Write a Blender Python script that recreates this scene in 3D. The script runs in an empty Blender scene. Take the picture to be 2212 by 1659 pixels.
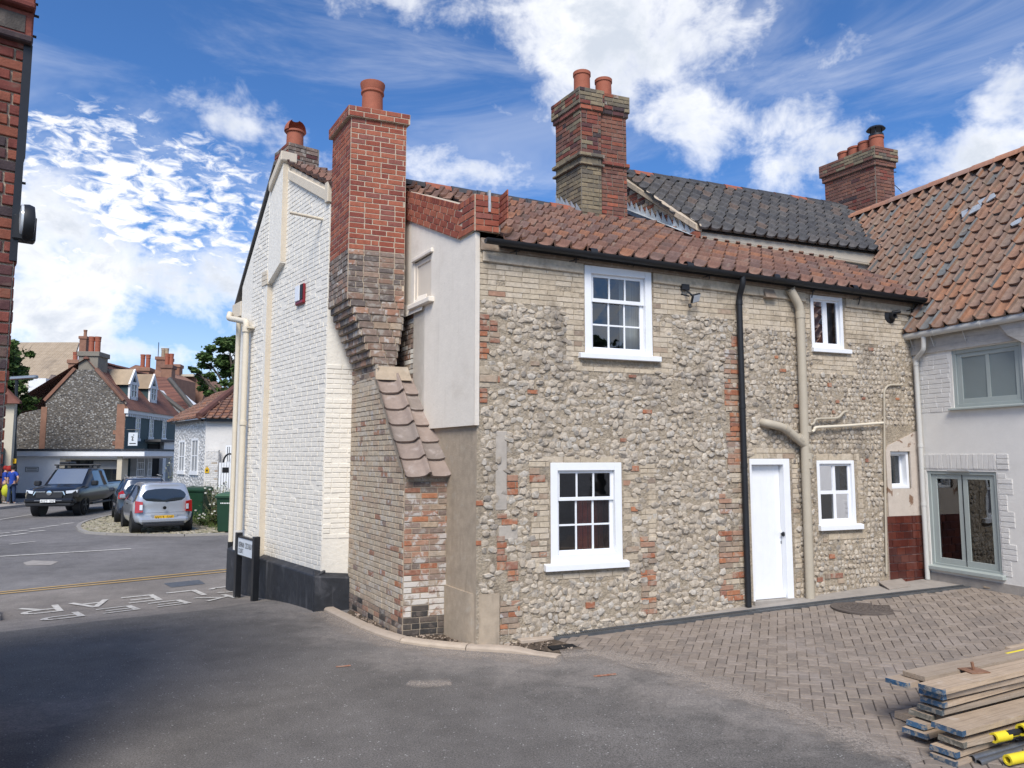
import bpy, bmesh, math, random
from mathutils import Vector as V, Matrix
R = random.Random(7)
rad = math.radians
SC = bpy.context.scene
COL = SC.collection

# ------------------------------------------------------------------ camera
# Photo measurements are taken on a 2212 x 1659 view of the photograph.
PW, PH, PF, HOR = 2212.0, 1659.0, 1591.0, 987.0
PITCH = math.atan((HOR - PH / 2) / PF)
CAM = V((0, 0, 2.05))
cd = bpy.data.cameras.new('camera'); co = bpy.data.objects.new('camera', cd); COL.objects.link(co)
cd.sensor_width = 36.0; cd.lens = 36.0 * PF / PW; cd.clip_start = 0.05; cd.clip_end = 3000
co.location = CAM; co.rotation_euler = (math.pi / 2 + PITCH, 0, 0)
SC.camera = co
cP, sP = math.cos(PITCH), math.sin(PITCH)

# ------------------------------------------------------------------ light and exposure
SUN_AZ, SUN_EL = math.atan2(-0.07, -1.0), rad(47)
SUN_DIR = V((math.sin(SUN_AZ) * math.cos(SUN_EL), math.cos(SUN_AZ) * math.cos(SUN_EL), math.sin(SUN_EL)))
sl = bpy.data.lights.new('sun', 'SUN'); sl.energy = 2.9; sl.angle = rad(28); sl.color = (1.0, 0.94, 0.85)
so = bpy.data.objects.new('sun', sl); COL.objects.link(so)
so.rotation_euler = (-SUN_DIR).to_track_quat('-Z', 'Y').to_euler()
so.location = (-20, 5, 30)
SC.view_settings.view_transform = 'Standard'; SC.view_settings.look = 'None'
SC.view_settings.exposure = 0.55; SC.view_settings.gamma = 1.0
SC.view_settings.use_curve_mapping = False
SC.render.engine = 'CYCLES'
SC.cycles.use_denoising = True
SC.cycles.max_bounces = 6; SC.cycles.transparent_max_bounces = 8
SC.cycles.sample_clamp_indirect = 6

# ------------------------------------------------------------------ pixel <-> world
def ray(px, py):
    x = (px - PW / 2) / PF; y = (PH / 2 - py) / PF
    return V((x, cP - y * sP, sP + y * cP))
def proj(p):
    d = V(p) - CAM
    zc = d.y * cP + d.z * sP
    if zc < 0.05: return None
    return (PW / 2 + PF * d.x / zc, PH / 2 - PF * (-d.y * sP + d.z * cP) / zc, zc)
def at_depth(px, py, Y):
    r = ray(px, py); return CAM + r * (Y / r.y)

# ------------------------------------------------------------------ world
class NT:
    def __init__(s, tree): s.t = tree
    def n(s, typ, **kw):
        nd = s.t.nodes.new(typ)
        for k, v in kw.items(): setattr(nd, k, v)
        return nd
    def l(s, a, b): s.t.links.new(a, b)
    def _in(s, sock, v):
        if isinstance(v, (int, float)): sock.default_value = v
        elif isinstance(v, (tuple, list)):
            sock.default_value = tuple(v) if len(v) == len(sock.default_value) else tuple(v) + (1.0,)
        else: s.l(v, sock)
    def m(s, op, a, b=0.0, c=0.0, clamp=False):
        nd = s.n('ShaderNodeMath', operation=op, use_clamp=clamp)
        s._in(nd.inputs[0], a); s._in(nd.inputs[1], b); s._in(nd.inputs[2], c)
        return nd.outputs[0]
    def smooth(s, v, a, b):
        nd = s.n('ShaderNodeMapRange', interpolation_type='SMOOTHSTEP')
        s._in(nd.inputs['Value'], v); nd.inputs['From Min'].default_value = a; nd.inputs['From Max'].default_value = b
        return nd.outputs[0]
    def lin(s, v, a, b, c=0.0, d=1.0):
        nd = s.n('ShaderNodeMapRange')
        s._in(nd.inputs['Value'], v)
        for k, x in (('From Min', a), ('From Max', b), ('To Min', c), ('To Max', d)): nd.inputs[k].default_value = x
        return nd.outputs[0]
    def noise(s, vec, scale, detail=5, rough=0.55, dist=0.0):
        nd = s.n('ShaderNodeTexNoise'); s._in(nd.inputs['Vector'], vec)
        nd.inputs['Scale'].default_value = scale; nd.inputs['Detail'].default_value = detail
        nd.inputs['Roughness'].default_value = rough; nd.inputs['Distortion'].default_value = dist
        return nd.outputs['Fac']
    def mix(s, f, a, b, mode='MIX'):
        nd = s.n('ShaderNodeMix', data_type='RGBA', blend_type=mode)
        s._in(nd.inputs[0], f); s._in(nd.inputs[6], a); s._in(nd.inputs[7], b)
        return nd.outputs[2]
    def mapping(s, vec, scale=(1, 1, 1), rot=(0, 0, 0), loc=(0, 0, 0)):
        nd = s.n('ShaderNodeMapping'); s.l(vec, nd.inputs[0])
        nd.inputs['Scale'].default_value = scale; nd.inputs['Rotation'].default_value = rot; nd.inputs['Location'].default_value = loc
        return nd.outputs[0]

SKY_STRENGTH = 0.12
wd = bpy.data.worlds.new('World'); SC.world = wd; wd.use_nodes = True
wt = NT(wd.node_tree); wd.node_tree.nodes.clear()
sky = wt.n('ShaderNodeTexSky', sky_type='NISHITA', sun_disc=False)
sky.sun_elevation = SUN_EL; sky.sun_rotation = SUN_AZ; sky.air_density = 1.0; sky.dust_density = 0.6; sky.ozone_density = 2.0
tc = wt.n('ShaderNodeTexCoord')
dirv = tc.outputs['Generated']
sep = wt.n('ShaderNodeSeparateXYZ'); wt.l(dirv, sep.inputs[0])
az = wt.m('ARCTAN2', sep.outputs[0], sep.outputs[1])
el = wt.m('ARCSINE', sep.outputs[2])
def px_dir(px, py):
    r = ray(px, py).normalized(); return math.atan2(r.x, r.y), math.asin(r.z)
n_big = wt.noise(dirv, 5.5, 6, 0.62, 0.25)
n_mid = wt.noise(wt.mapping(dirv, (1, 1, 1.6), loc=(3.1, 1.7, 0.4)), 13, 5, 0.64, 0.3)
n_fine = wt.noise(wt.mapping(dirv, (1, 1, 2.2), rot=(0, rad(25), 0)), 38, 5, 0.60, 0.5)
pert = wt.m('ADD', wt.m('MULTIPLY', wt.m('SUBTRACT', n_big, 0.5), 2.1), wt.m('MULTIPLY', wt.m('SUBTRACT', n_mid, 0.5), 1.5))
# cumulus banks: centre and half sizes as seen in the photograph, rotation in degrees
CUM = [(1340, 70, 270, 200, 0), (1200, 110, 120, 120, 0), (1470, 215, 130, 95, 20), (1765, 300, 95, 115, 10), (2140, 330, 190, 110, -20), (2190, 190, 90, 60, 0),
       (240, 585, 330, 90, 8), (110, 470, 160, 90, 0), (470, 600, 130, 90, 0), (90, 690, 200, 90, 0), (300, 760, 280, 45, 6), (515, 262, 90, 45, 8), (860, 5, 110, 45, 0),
       (1010, 365, 190, 45, 4), (640, 320, 120, 40, 20)]
blobs = []
for (x, y, hw, hh, rt) in CUM:
    a0, e0 = px_dir(x, y); blobs.append((a0, e0, hw / PF * 0.92, hh / PF * 0.92, rad(rt)))
for k in range(9):   # the same weather all round the horizon
    a0 = rad(62 + k * 236 / 8.0) ; e0 = rad(R.uniform(8, 42)); blobs.append((a0 if a0 < math.pi else a0 - 2 * math.pi, e0, R.uniform(.16, .30), R.uniform(.08, .17), R.uniform(-.2, .2)))
cover = None
for (a0, e0, wa, we, rt) in blobs:
    da = wt.m('SUBTRACT', az, a0); de = wt.m('SUBTRACT', el, e0)
    c_, s_ = math.cos(rt), math.sin(rt)
    x1 = wt.m('ADD', wt.m('MULTIPLY', da, c_ / wa), wt.m('MULTIPLY', de, -s_ / wa))
    y1 = wt.m('ADD', wt.m('MULTIPLY', da, s_ / we), wt.m('MULTIPLY', de, c_ / we))
    d2 = wt.m('ADD', wt.m('MULTIPLY', x1, x1), wt.m('MULTIPLY', y1, y1))
    b = wt.m('MULTIPLY', wt.m('SUBTRACT', 1.0, wt.m('SQRT', d2)), min(1.0, .25 + 4.2 * min(wa, we)))
    cover = b if cover is None else wt.m('MAXIMUM', cover, b)
dens = wt.smooth(wt.m('ADD', cover, pert), -0.22, 0.62)
# broken altocumulus field, low on the left and all round
def soft_band(a0, e0, wa, we):
    da = wt.m('DIVIDE', wt.m('SUBTRACT', az, a0), wa); de = wt.m('DIVIDE', wt.m('SUBTRACT', el, e0), we)
    return wt.m('SUBTRACT', 1.0, wt.m('SQRT', wt.m('ADD', wt.m('MULTIPLY', da, da), wt.m('MULTIPLY', de, de))))
a0, e0 = px_dir(250, 440)
alto = wt.m('MAXIMUM', soft_band(a0, e0, .25, .125), soft_band(2.4, .35, .7, .16))
altod = wt.smooth(wt.m('ADD', wt.m('MULTIPLY', wt.m('SUBTRACT', n_fine, 0.47), 4.2), wt.m('MULTIPLY', alto, 0.85)), 0.0, 1.25)
altod = wt.m('MULTIPLY', altod, wt.smooth(alto, 0.0, 0.30))
# high thin cirrus everywhere
n_ci = wt.noise(wt.mapping(dirv, (1.3, 1.3, 5.0), rot=(0.2, rad(38), 0.3)), 2.0, 6, 0.62, 0.7)
cir = wt.m('MULTIPLY', wt.smooth(n_ci, 0.44, 0.82), 0.36)
haze = wt.m('MULTIPLY', wt.smooth(el, 0.28, 0.0), 0.45)
al = wt.m('MAXIMUM', wt.m('MAXIMUM', dens, altod), wt.m('MAXIMUM', cir, haze), clamp=True)
shade = wt.m('MULTIPLY', wt.smooth(wt.m('ADD', wt.m('MULTIPLY', cover, 0.55), wt.m('MULTIPLY', n_mid, 1.2)), 0.55, 1.10), 0.85)
CW = 0.82 / SKY_STRENGTH
ccol = wt.mix(wt.m('MULTIPLY', shade, dens), (CW, CW, CW * 1.01), (CW * 0.50, CW * 0.56, CW * 0.66))
skc = wt.mix(1.0, sky.outputs[0], (0.37, 0.62, 0.92), 'MULTIPLY')
wcol = wt.mix(al, skc, ccol)
bg = wt.n('ShaderNodeBackground'); wt.l(wcol, bg.inputs[0]); bg.inputs[1].default_value = SKY_STRENGTH
wd.cycles.sampling_method = 'MANUAL'; wd.cycles.sample_map_resolution = 256
wo = wt.n('ShaderNodeOutputWorld'); wt.l(bg.outputs[0], wo.inputs[0])

# ------------------------------------------------------------------ materials
MATS = {}
def newmat(name):
    m = bpy.data.materials.new(name); m.use_nodes = True; MATS[name] = m
    t = NT(m.node_tree); b = m.node_tree.nodes['Principled BSDF']
    return m, t, b
def rnd_value(t):
    oi = t.n('ShaderNodeObjectInfo'); ge = t.n('ShaderNodeNewGeometry')
    return t.m('FRACT', t.m('ADD', t.m('MULTIPLY', oi.outputs['Random'], 3.7), t.m('MULTIPLY', ge.outputs['Random Per Island'], 5.3)))
def pmat(name, pal, rough=0.85, vary=0.25, vscale=14, dirt=None, dirt2=None, bump=0.25, bscale=60, spec=0.3, metal=0.0, coat=0.0, bumpd=0.01, constant=True, streak=None):
    """palette picked per piece + fine value noise + up to two patchy overlays + bump"""
    m, t, b = newmat(name)
    ge = t.n('ShaderNodeNewGeometry'); pos = ge.outputs['Position']
    if len(pal) > 1:
        rp = t.n('ShaderNodeValToRGB'); rp.color_ramp.interpolation = 'CONSTANT' if constant else 'LINEAR'
        el_ = rp.color_ramp.elements
        while len(el_) < len(pal): el_.new(0.5)
        for i, c in enumerate(pal):
            el_[i].position = i / len(pal); el_[i].color = tuple(c) + (1,)
        t.l(rnd_value(t), rp.inputs[0]); col = rp.outputs[0]
    else:
        rg = t.n('ShaderNodeRGB'); rg.outputs[0].default_value = tuple(pal[0]) + (1,); col = rg.outputs[0]
    if vary:
        nv = t.lin(t.noise(pos, vscale, 6, 0.6), 0.25, 0.75, 1 - vary, 1 + vary)
        cm = t.n('ShaderNodeCombineXYZ')
        for i in range(3): t.l(nv, cm.inputs[i])
        col = t.mix(1.0, col, cm.outputs[0], 'MULTIPLY')
    for k, d in enumerate((dirt, dirt2)):
        if d:
            c, lo, hi, sc = d[:4]; amt = d[4] if len(d) > 4 else 1.0
            f = t.smooth(t.noise(t.mapping(pos, loc=(5.3 * k + 1.1, 2.2, 7.7 * k)), sc, 8, 0.62, 0.4), lo, hi)
            if amt != 1.0: f = t.m('MULTIPLY', f, amt)
            col = t.mix(f, col, c)
    if streak:
        c, lo, hi, sx, sz, amt = streak[:6]
        if len(streak) > 6: mp = t.mapping(t.mapping(pos, rot=(0, 0, streak[6])), (sx, sz, sz))
        else: mp = t.mapping(pos, (sx, sx, sz))
        f = t.smooth(t.noise(mp, 1.0, 6, 0.6), lo, hi)
        col = t.mix(t.m('MULTIPLY', f, amt), col, c)
    t.l(col, b.inputs['Base Color'])
    b.inputs['Roughness'].default_value = rough; b.inputs['Metallic'].default_value = metal
    b.inputs['Specular IOR Level'].default_value = spec
    if coat: b.inputs['Coat Weight'].default_value = coat; b.inputs['Coat Roughness'].default_value = 0.04
    if bump:
        bp = t.n('ShaderNodeBump'); bp.inputs['Strength'].default_value = bump; bp.inputs['Distance'].default_value = bumpd
        t.l(t.noise(pos, bscale, 6, 0.65), bp.inputs['Height']); t.l(bp.outputs[0], b.inputs['Normal'])
    return m

pmat('red_brick', [(.27, .075, .048), (.32, .10, .06), (.22, .062, .045), (.35, .115, .07), (.25, .09, .07)], .9, .22, 18, ((.34, .22, .17), .60, .85, 9, .5), None, .5, 70)
pmat('dark_red_brick', [(.17, .05, .04), (.21, .065, .048), (.10, .045, .045), (.24, .08, .05), (.06, .042, .045)], .9, .28, 18, ((.18, .15, .11), .52, .8, 7, .6), None, .5, 70)
pmat('stack_brick', [(.19, .085, .06), (.22, .10, .07), (.17, .08, .06), (.20, .10, .078), (.155, .075, .06)], .92, .25, 18, ((.30, .24, .19), .56, .76, 8, .55), ((.09, .07, .06), .58, .76, 6, .6), .5, 70)
pmat('lichen_brick', [(.22, .18, .12), (.17, .14, .10), (.25, .20, .13), (.14, .12, .095)], .95, .3, 16, ((.10, .10, .075), .5, .8, 6, .6), ((.30, .12, .06), .63, .72, 5, .5), .5, 60)
pmat('orange_brick', [(.36, .145, .08), (.32, .125, .07), (.30, .145, .095), (.40, .17, .09), (.27, .125, .085)], .93, .28, 20, ((.40, .33, .26), .47, .68, 9, .8), None, .6, 70)
pmat('buff_brick', [(.52, .435, .325), (.50, .415, .31), (.54, .455, .35), (.47, .39, .29), (.53, .45, .35)], .95, .20, 22, ((.25, .20, .145), .52, .70, 6, .7), ((.58, .52, .44), .57, .68, 11, .6), .8, 60, streak=((.24, .195, .15), .52, .72, 3.0, 1.2, .5))
pmat('brown_brick', [(.35, .26, .19), (.31, .23, .17), (.39, .30, .22), (.36, .21, .145), (.28, .215, .165)], .95, .25, 20, ((.44, .38, .31), .52, .72, 10, .7), None, .6, 80)
pmat('worn_brick', [(.48, .395, .295), (.46, .375, .28), (.49, .41, .315), (.45, .35, .26), (.50, .43, .345)], .95, .22, 20, ((.54, .50, .45), .53, .68, 6, .8), ((.20, .16, .13), .60, .74, 9, .6), .6, 80)
pmat('patchy_brick', [(.33, .18, .125), (.30, .21, .16), (.38, .31, .245), (.27, .20, .165), (.36, .21, .145)], .95, .25, 20, ((.50, .47, .44), .50, .60, 8, .85), None, .6, 80)
pmat('limewashed_brick', [(.34, .22, .16), (.30, .24, .19), (.28, .17, .13)], .95, .2, 20, ((.62, .58, .53), .36, .50, 7, .92), ((.16, .13, .11), .62, .72, 6, .7), .6, 80)
pmat('sooty_brick', [(.17, .13, .11), (.20, .15, .125), (.23, .17, .14), (.14, .115, .105), (.25, .16, .12)], .95, .3, 20, ((.36, .33, .29), .50, .64, 10, .8), None, .6, 80)
pmat('tar_brick', [(.05, .046, .044), (.08, .068, .06), (.12, .095, .08)], .75, .3, 20, ((.16, .13, .11), .52, .66, 9, .7), None, .6, 80)
pmat('white_brick', [(.79, .745, .665), (.80, .755, .675), (.78, .735, .655)], .75, .06, 12, ((.60, .55, .47), .60, .82, 3, .5), None, .45, 55, .35)
pmat('grey_white_brick', [(.645, .62, .585), (.66, .635, .60)], .75, .06, 12, ((.50, .47, .43), .58, .8, 4, .5), None, .4, 55, .35)
pmat('white_wall', [(.79, .745, .665)], .8, .06, 10, ((.62, .57, .49), .58, .82, 2.4, .5), ((.50, .45, .38), .66, .78, 7, .4), .6, 22, .3, bumpd=.015)
pmat('cream_render', [(.80, .73, .635)], .85, .05, 6, ((.62, .55, .46), .52, .78, 1.7, .5), ((.55, .48, .40), .66, .74, 6, .5), .35, 26, .25, streak=((.60, .53, .44), .55, .75, 6, .5, .4))
pmat('cream_and_shade', [(.62, .545, .44)], .85, .06, 6, ((.60, .52, .42), .5, .8, 2.2, .5), None, .35, 30, .25)
pmat('bare_render', [(.40, .325, .245)], .95, .16, 9, ((.29, .24, .185), .5, .75, 2.6, .7), ((.47, .42, .35), .55, .75, 5, .6), .5, 45, streak=((.22, .18, .14), .55, .75, 9, 1.2, .5))
pmat('grey_render', [(.42, .375, .325)], .95, .14, 9, ((.26, .24, .215), .5, .75, 3, .7), None, .4, 45)
pmat('flint_mortar', [(.43, .355, .265)], .97, .30, 26, ((.22, .18, .14), .50, .70, 5, .75), ((.49, .44, .375), .52, .70, 7, .7), 1.0, 38, bumpd=.04, streak=((.18, .15, .12), .53, .72, 2.2, .9, .55))
pmat('flint', [(.49, .41, .315), (.42, .355, .28), (.52, .445, .35), (.35, .295, .235), (.56, .49, .40), (.46, .39, .305), (.22, .195, .17), (.48, .435, .375)], .85, .32, 34, ((.19, .16, .13), .53, .70, 11, .8), ((.47, .40, .32), .50, .60, 17, .8), .9, 70, .35, constant=False, streak=((.17, .14, .115), .53, .72, 2.2, .9, .55))
pmat('dark_flint', [(.05, .05, .055), (.32, .31, .30), (.12, .12, .125), (.22, .21, .205), (.40, .385, .37), (.08, .08, .09), (.27, .26, .25)], .6, .3, 30, None, None, .4, 60, .4)
pmat('dark_flint_mortar', [(.14, .125, .11)], .95, .2, 20, None, None, .5, 40)
pmat('white_flint', [(.66, .65, .63), (.70, .69, .67)], .8, .08, 14, ((.45, .44, .42), .6, .8, 9, .6), None, .5, 50)
pmat('black_plinth', [(.028, .030, .036)], .55, .35, 9, ((.11, .112, .125), .52, .74, 3.5, .6), ((.40, .36, .30), .72, .80, 7, .8), .4, 30, .4, streak=((.13, .13, .14), .55, .7, 8, .6, .6))
pmat('pantile', [(0.216, 0.115, 0.083), (0.243, 0.135, 0.099), (0.189, 0.105, 0.081), (0.261, 0.15, 0.109), (0.171, 0.105, 0.088), (0.225, 0.12, 0.088), (0.297, 0.14, 0.083), (0.198, 0.125, 0.104)], .85, .30, 18, ((.13, .09, .072), .50, .72, 2.6, .7), ((.33, .26, .20), .56, .70, 5, .55), .5, 60)
pmat('orange_pantile', [(0.243, 0.14, 0.095), (0.261, 0.15, 0.104), (0.216, 0.14, 0.106), (0.203, 0.15, 0.122), (0.243, 0.155, 0.117), (0.288, 0.145, 0.087), (0.225, 0.15, 0.117), (0.216, 0.145, 0.111), (0.234, 0.16, 0.122), (0.14, 0.145, 0.146), (0.252, 0.145, 0.101)], .85, .26, 14, ((.14, .105, .085), .49, .70, 1.5, .75), ((.31, .26, .19), .56, .70, 4, .55), .5, 60)
pmat('black_pantile', [(.085, .08, .078), (.10, .094, .09), (.07, .067, .067), (.115, .105, .098), (.09, .086, .084), (.08, .077, .076), (.105, .095, .088), (.14, .105, .085)], .6, .32, 16, ((.17, .155, .135), .52, .72, 2.0, .6), ((.05, .047, .045), .54, .74, 5, .6), .5, 60, .4)
pmat('ridge_tile', [(.05, .05, .055), (.07, .068, .07), (.30, .10, .06), (.055, .055, .06), (.06, .055, .055)], .7, .2, 12, None, None, .3, 50)
pmat('orange_ridge', [(.38, .19, .125), (.42, .20, .12), (.34, .20, .15)], .85, .2, 12, ((.24, .18, .15), .55, .75, 9, .6), None, .3, 50)
pmat('buttress_tile', [(0.258, 0.204, 0.175), (0.285, 0.223, 0.189), (0.235, 0.195, 0.17), (0.276, 0.209, 0.175)], .8, .14, 12, ((.46, .40, .37), .52, .75, 6, .6), ((.24, .19, .17), .6, .78, 8, .6), .3, 60)
pmat('terracotta', [(.33, .105, .062)], .75, .12, 12, ((.24, .08, .05), .5, .75, 5, .5), None, .15, 40)
pmat('lead', [(.40, .43, .46)], .55, .2, 9, ((.62, .65, .68), .52, .7, 6, .7), ((.22, .24, .26), .58, .74, 8, .6), .25, 30, .4, metal=.15)
pmat('dark_lead', [(.10, .115, .135)], .5, .25, 9, ((.42, .44, .46), .62, .72, 6, .7), None, .25, 30, .4)
pmat('lime_fillet', [(.50, .41, .31)], .95, .2, 14, ((.28, .23, .17), .5, .75, 8, .7), None, .7, 40)
pmat('beige_render', [(.44, .39, .325)], .9, .05, 5, ((.33, .29, .245), .55, .8, 1.8, .6), None, .2, 30)
pmat('white_gloss', [(.80, .81, .83)], .35, .03, 6, None, None, .06, 20, .5)
pmat('white_matt', [(.76, .765, .77)], .7, .05, 5, ((.55, .55, .55), .55, .8, 3, .4), None, .2, 30)
pmat('annex_paint', [(.72, .69, .645)], .75, .04, 6, ((.55, .52, .49), .5, .8, 1.4, .5), None, .22, 24)
pmat('weathered_wood', [(.43, .405, .375)], .9, .14, 9, None, None, .3, 40, streak=((.27, .25, .225), .5, .7, 3, 40, .6))
pmat('sage_paint', [(.35, .385, .365)], .5, .04, 5, None, None, .06, 20, .4)
pmat('black_metal', [(.010, .011, .014)], .38, .2, 10, None, None, .08, 30, .5)
pmat('black_plastic', [(.016, .017, .020)], .5, .15, 10, None, None, .05, 40, .4)
pmat('beige_pipe', [(.44, .385, .30)], .6, .05, 6, ((.38, .32, .25), .55, .8, 4, .5), None, .1, 30, .4)
pmat('grey_pipe', [(.55, .535, .50)], .55, .04, 6, None, None, .08, 30, .4)
pmat('cream_pipe', [(.66, .59, .47)], .6, .05, 6, ((.5, .44, .35), .6, .8, 4, .5), None, .1, 30, .4)
pmat('glazed_tile', [(.085, .022, .016), (.11, .030, .020), (.065, .018, .014), (.095, .024, .016)], .16, .25, 10, ((.24, .15, .13), .70, .78, 9, .6), None, .1, 20, .6)
pmat('tile_grout', [(.36, .27, .24)], .9, .1)
pmat('peeling_paint', [(.52, .45, .385)], .9, .08, 9, ((.20, .115, .07), .57, .61, 3.4, .95), ((.60, .56, .50), .60, .66, 8, .7), .5, 30)
pmat('boarded_cream', [(.70, .62, .52)], .7, .03, 6, None, None, .1, 20)
pmat('concrete', [(.33, .30, .27)], .93, .14, 9, ((.24, .215, .19), .5, .76, 2.8, .6), ((.42, .38, .34), .58, .74, 6, .5), .4, 60)
pmat('sandy_kerb', [(.47, .385, .30), (.44, .36, .285), (.49, .41, .325)], .93, .12, 9, ((.34, .28, .22), .55, .78, 5, .5), None, .4, 60)
pmat('earth', [(.10, .075, .055)], .97, .4, 12, ((.27, .21, .155), .52, .68, 6, .8), None, 1.0, 35, bumpd=.03)
pmat('paver', [(0.237, 0.193, 0.157), (0.259, 0.213, 0.174), (0.22, 0.181, 0.15), (0.275, 0.227, 0.189), (0.248, 0.204, 0.169), (0.209, 0.174, 0.146)], .9, .20, 16, ((.31, .265, .235), .50, .72, 1.3, .6), ((.14, .115, .10), .56, .75, 2.1, .55), .35, 90)
pmat('paver_joint', [(.075, .062, .052)], .97, .3, 20, ((.30, .245, .205), .47, .60, .75, .9), None, .5, 60)
pmat('gravel_sand', [(.38, .30, .235)], .97, .2, 24, ((.27, .22, .18), .5, .74, 5, .6), None, .8, 70)
pmat('drain_metal', [(.12, .125, .13)], .5, .2, 12, ((.25, .24, .225), .55, .75, 7, .5), None, .1, 40, .4, metal=.4)
pmat('iron_cover', [(.11, .09, .078)], .7, .2, 18, ((.2, .165, .14), .52, .75, 9, .6), None, .3, 60)
pmat('plank_wood', [(.46, .345, .24), (.41, .31, .215), (.38, .295, .22), (.49, .38, .275), (.35, .275, .205), (.42, .325, .235)], .88, .10, 10, ((.36, .27, .19), .55, .76, 3.5, .6), ((.60, .52, .43), .58, .76, 5, .55), .35, 40, streak=((.24, .175, .12), .46, .66, 2.2, 75, .6, rad(-28)))
pmat('plank_blue', [(0.05, 0.095, 0.156), (0.06, 0.09, 0.127), (0.045, 0.109, 0.193), (0.09, 0.104, 0.111), (0.15, 0.138, 0.111)], .75, .25, 20, ((.30, .26, .21), .48, .60, 26, .85), None, .4, 60)
pmat('ply_board', [(.34, .265, .19)], .9, .15, 9, ((.26, .2, .145), .5, .75, 3, .6), None, .3, 40)
pmat('grey_ply', [(.31, .27, .235)], .9, .15, 9, ((.23, .2, .175), .5, .75, 4, .6), None, .3, 40)
pmat('rust', [(.24, .125, .075)], .85, .25, 20, ((.35, .22, .15), .5, .7, 12, .6), None, .3, 60)
pmat('galvanised', [(.20, .205, .215)], .42, .15, 14, ((.33, .33, .33), .55, .75, 9, .5), None, .1, 40, .5, metal=.6)
pmat('yellow_foam', [(.76, .60, .03)], .6, .06, 9, ((.5, .37, .03), .58, .76, 8, .5), None, .1, 30, .4)
pmat('dark_inside', [(.012, .012, .013)], .9, 0, bump=0)
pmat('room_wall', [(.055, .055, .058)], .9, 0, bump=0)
pmat('red_cloth', [(0.18, 0.021, 0.015)], .9, .3, 4, bump=.3, bscale=6)
pmat('pale_blind', [(.34, .345, .345)], .9, .05, 4, bump=0, streak=((.22, .225, .23), .45, .6, 40, .2, .6))
pmat('frosted', [(.20, .235, .235)], .22, .04, 3, bump=0, spec=.5)
pmat('road_paint', [(.56, .53, .48)], .8, .12, 22, ((.24, .22, .195), .50, .66, 14, .75), None, .3, 80)
pmat('yellow_paint', [(.60, .38, .12)], .8, .15, 22, ((.2, .16, .1), .60, .74, 20, .7), None, .3, 80)
pmat('kerb_stone', [(.28, .26, .24), (.31, .29, .265)], .93, .12, 9, bump=.3)
pmat('sett', [(.30, .265, .19), (.34, .30, .22), (.24, .215, .16), (.38, .34, .27), (.27, .25, .17)], .95, .25, 20, ((.13, .14, .06), .56, .72, 4, .7), None, .4, 50)
pmat('sett_bed', [(.12, .11, .075)], .97, .3, 12, ((.07, .095, .03), .5, .7, 3, .7), None, .6, 50)
pmat('grass', [(.075, .115, .025), (.10, .14, .035), (.13, .15, .05), (.055, .09, .022)], .9, .2, 8, bump=0)
pmat('dry_stem', [(.24, .21, .11), (.17, .17, .07), (.30, .27, .17)], .9, .2, 8, bump=0)
pmat('leaf', [(.045, .085, .020), (.06, .11, .026), (.075, .125, .032), (.035, .068, .017), (.09, .135, .035)], .7, .2, 3, bump=0)
pmat('leaf_dark', [(.042, .08, .024), (.055, .10, .030), (.075, .125, .036), (.035, .066, .021)], .7, .2, 3, bump=0)
pmat('grey_leaf', [(.28, .30, .20), (.36, .38, .28), (.20, .24, .12), (.45, .45, .38)], .8, .2, 8, bump=0)
pmat('bark', [(.10, .08, .062)], .95, .3, 10, bump=.6, bscale=20)
pmat('bin_green', [(.010, .042, .020)], .5, .12, 5, ((.06, .11, .07), .58, .8, 4, .4), None, .06, 30, .4)
pmat('bin_lid', [(.05, .11, .06)], .5, .1, 5, None, None, .06, 30, .4)
pmat('teal_paint', [(.030, .062, .072)], .6, .1, 5, None, None, .1, 20, .4)
pmat('roof_brown', [(.16, .068, .05), (.19, .08, .058), (.13, .06, .048), (.21, .095, .07)], .9, .25, 2.2, ((.10, .06, .05), .52, .75, .8, .6), None, .4, 20)
pmat('roof_cream', [(.36, .275, .19), (.40, .31, .215), (.32, .24, .165), (.38, .30, .22)], .9, .2, 1.6, ((.25, .19, .13), .54, .76, .7, .5), None, .4, 14)
pmat('far_brick', [(.25, .13, .09), (.29, .16, .11), (.21, .115, .085)], .95, .2, 3, None, None, .4, 18)
pmat('far_cream', [(.55, .49, .38)], .9, .06, 1.5, bump=.1)
pmat('stone_chimney', [(.23, .205, .17)], .95, .14, 3, ((.16, .145, .12), .5, .75, 1.6, .5), None, .3, 20)
pmat('grey_slate', [(.11, .105, .10)], .8, .2, 4)
pmat('car_silver', [(.50, .525, .56)], .28, 0, bump=0, spec=.5, metal=.55, coat=.8)
pmat('car_black', [(.012, .013, .018)], .22, 0, bump=0, spec=.5, coat=1.0)
pmat('car_blue', [(.05, .062, .085)], .25, 0, bump=0, spec=.5, metal=.4, coat=1.0)
pmat('pickup_grey', [(.010, .011, .014)], .34, 0, bump=0, spec=.4, metal=.2, coat=.6)
pmat('windscreen', [(.40, .44, .48)], .05, 0, bump=0, metal=.75)
pmat('tyre', [(.012, .012, .012)], .85, .2, 20, bump=.2)
pmat('alloy', [(.42, .43, .44)], .35, 0, bump=0, metal=.8)
pmat('dark_alloy', [(.035, .035, .038)], .4, 0, bump=0, metal=.5)
pmat('car_glass', [(.018, .023, .026)], .04, 0, bump=0, spec=.9, coat=.6)
pmat('chrome', [(.68, .69, .70)], .15, 0, bump=0, metal=.95)
pmat('lamp_red', [(.40, .018, .015)], .2, 0, bump=0, spec=.6, coat=.6)
pmat('lamp_clear', [(.60, .63, .66)], .12, 0, bump=0, spec=.7, coat=.6)
pmat('plate_white', [(.78, .78, .76)], .5, 0, bump=0)
pmat('plate_yellow', [(.72, .42, .03)], .5, 0, bump=0)
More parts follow.
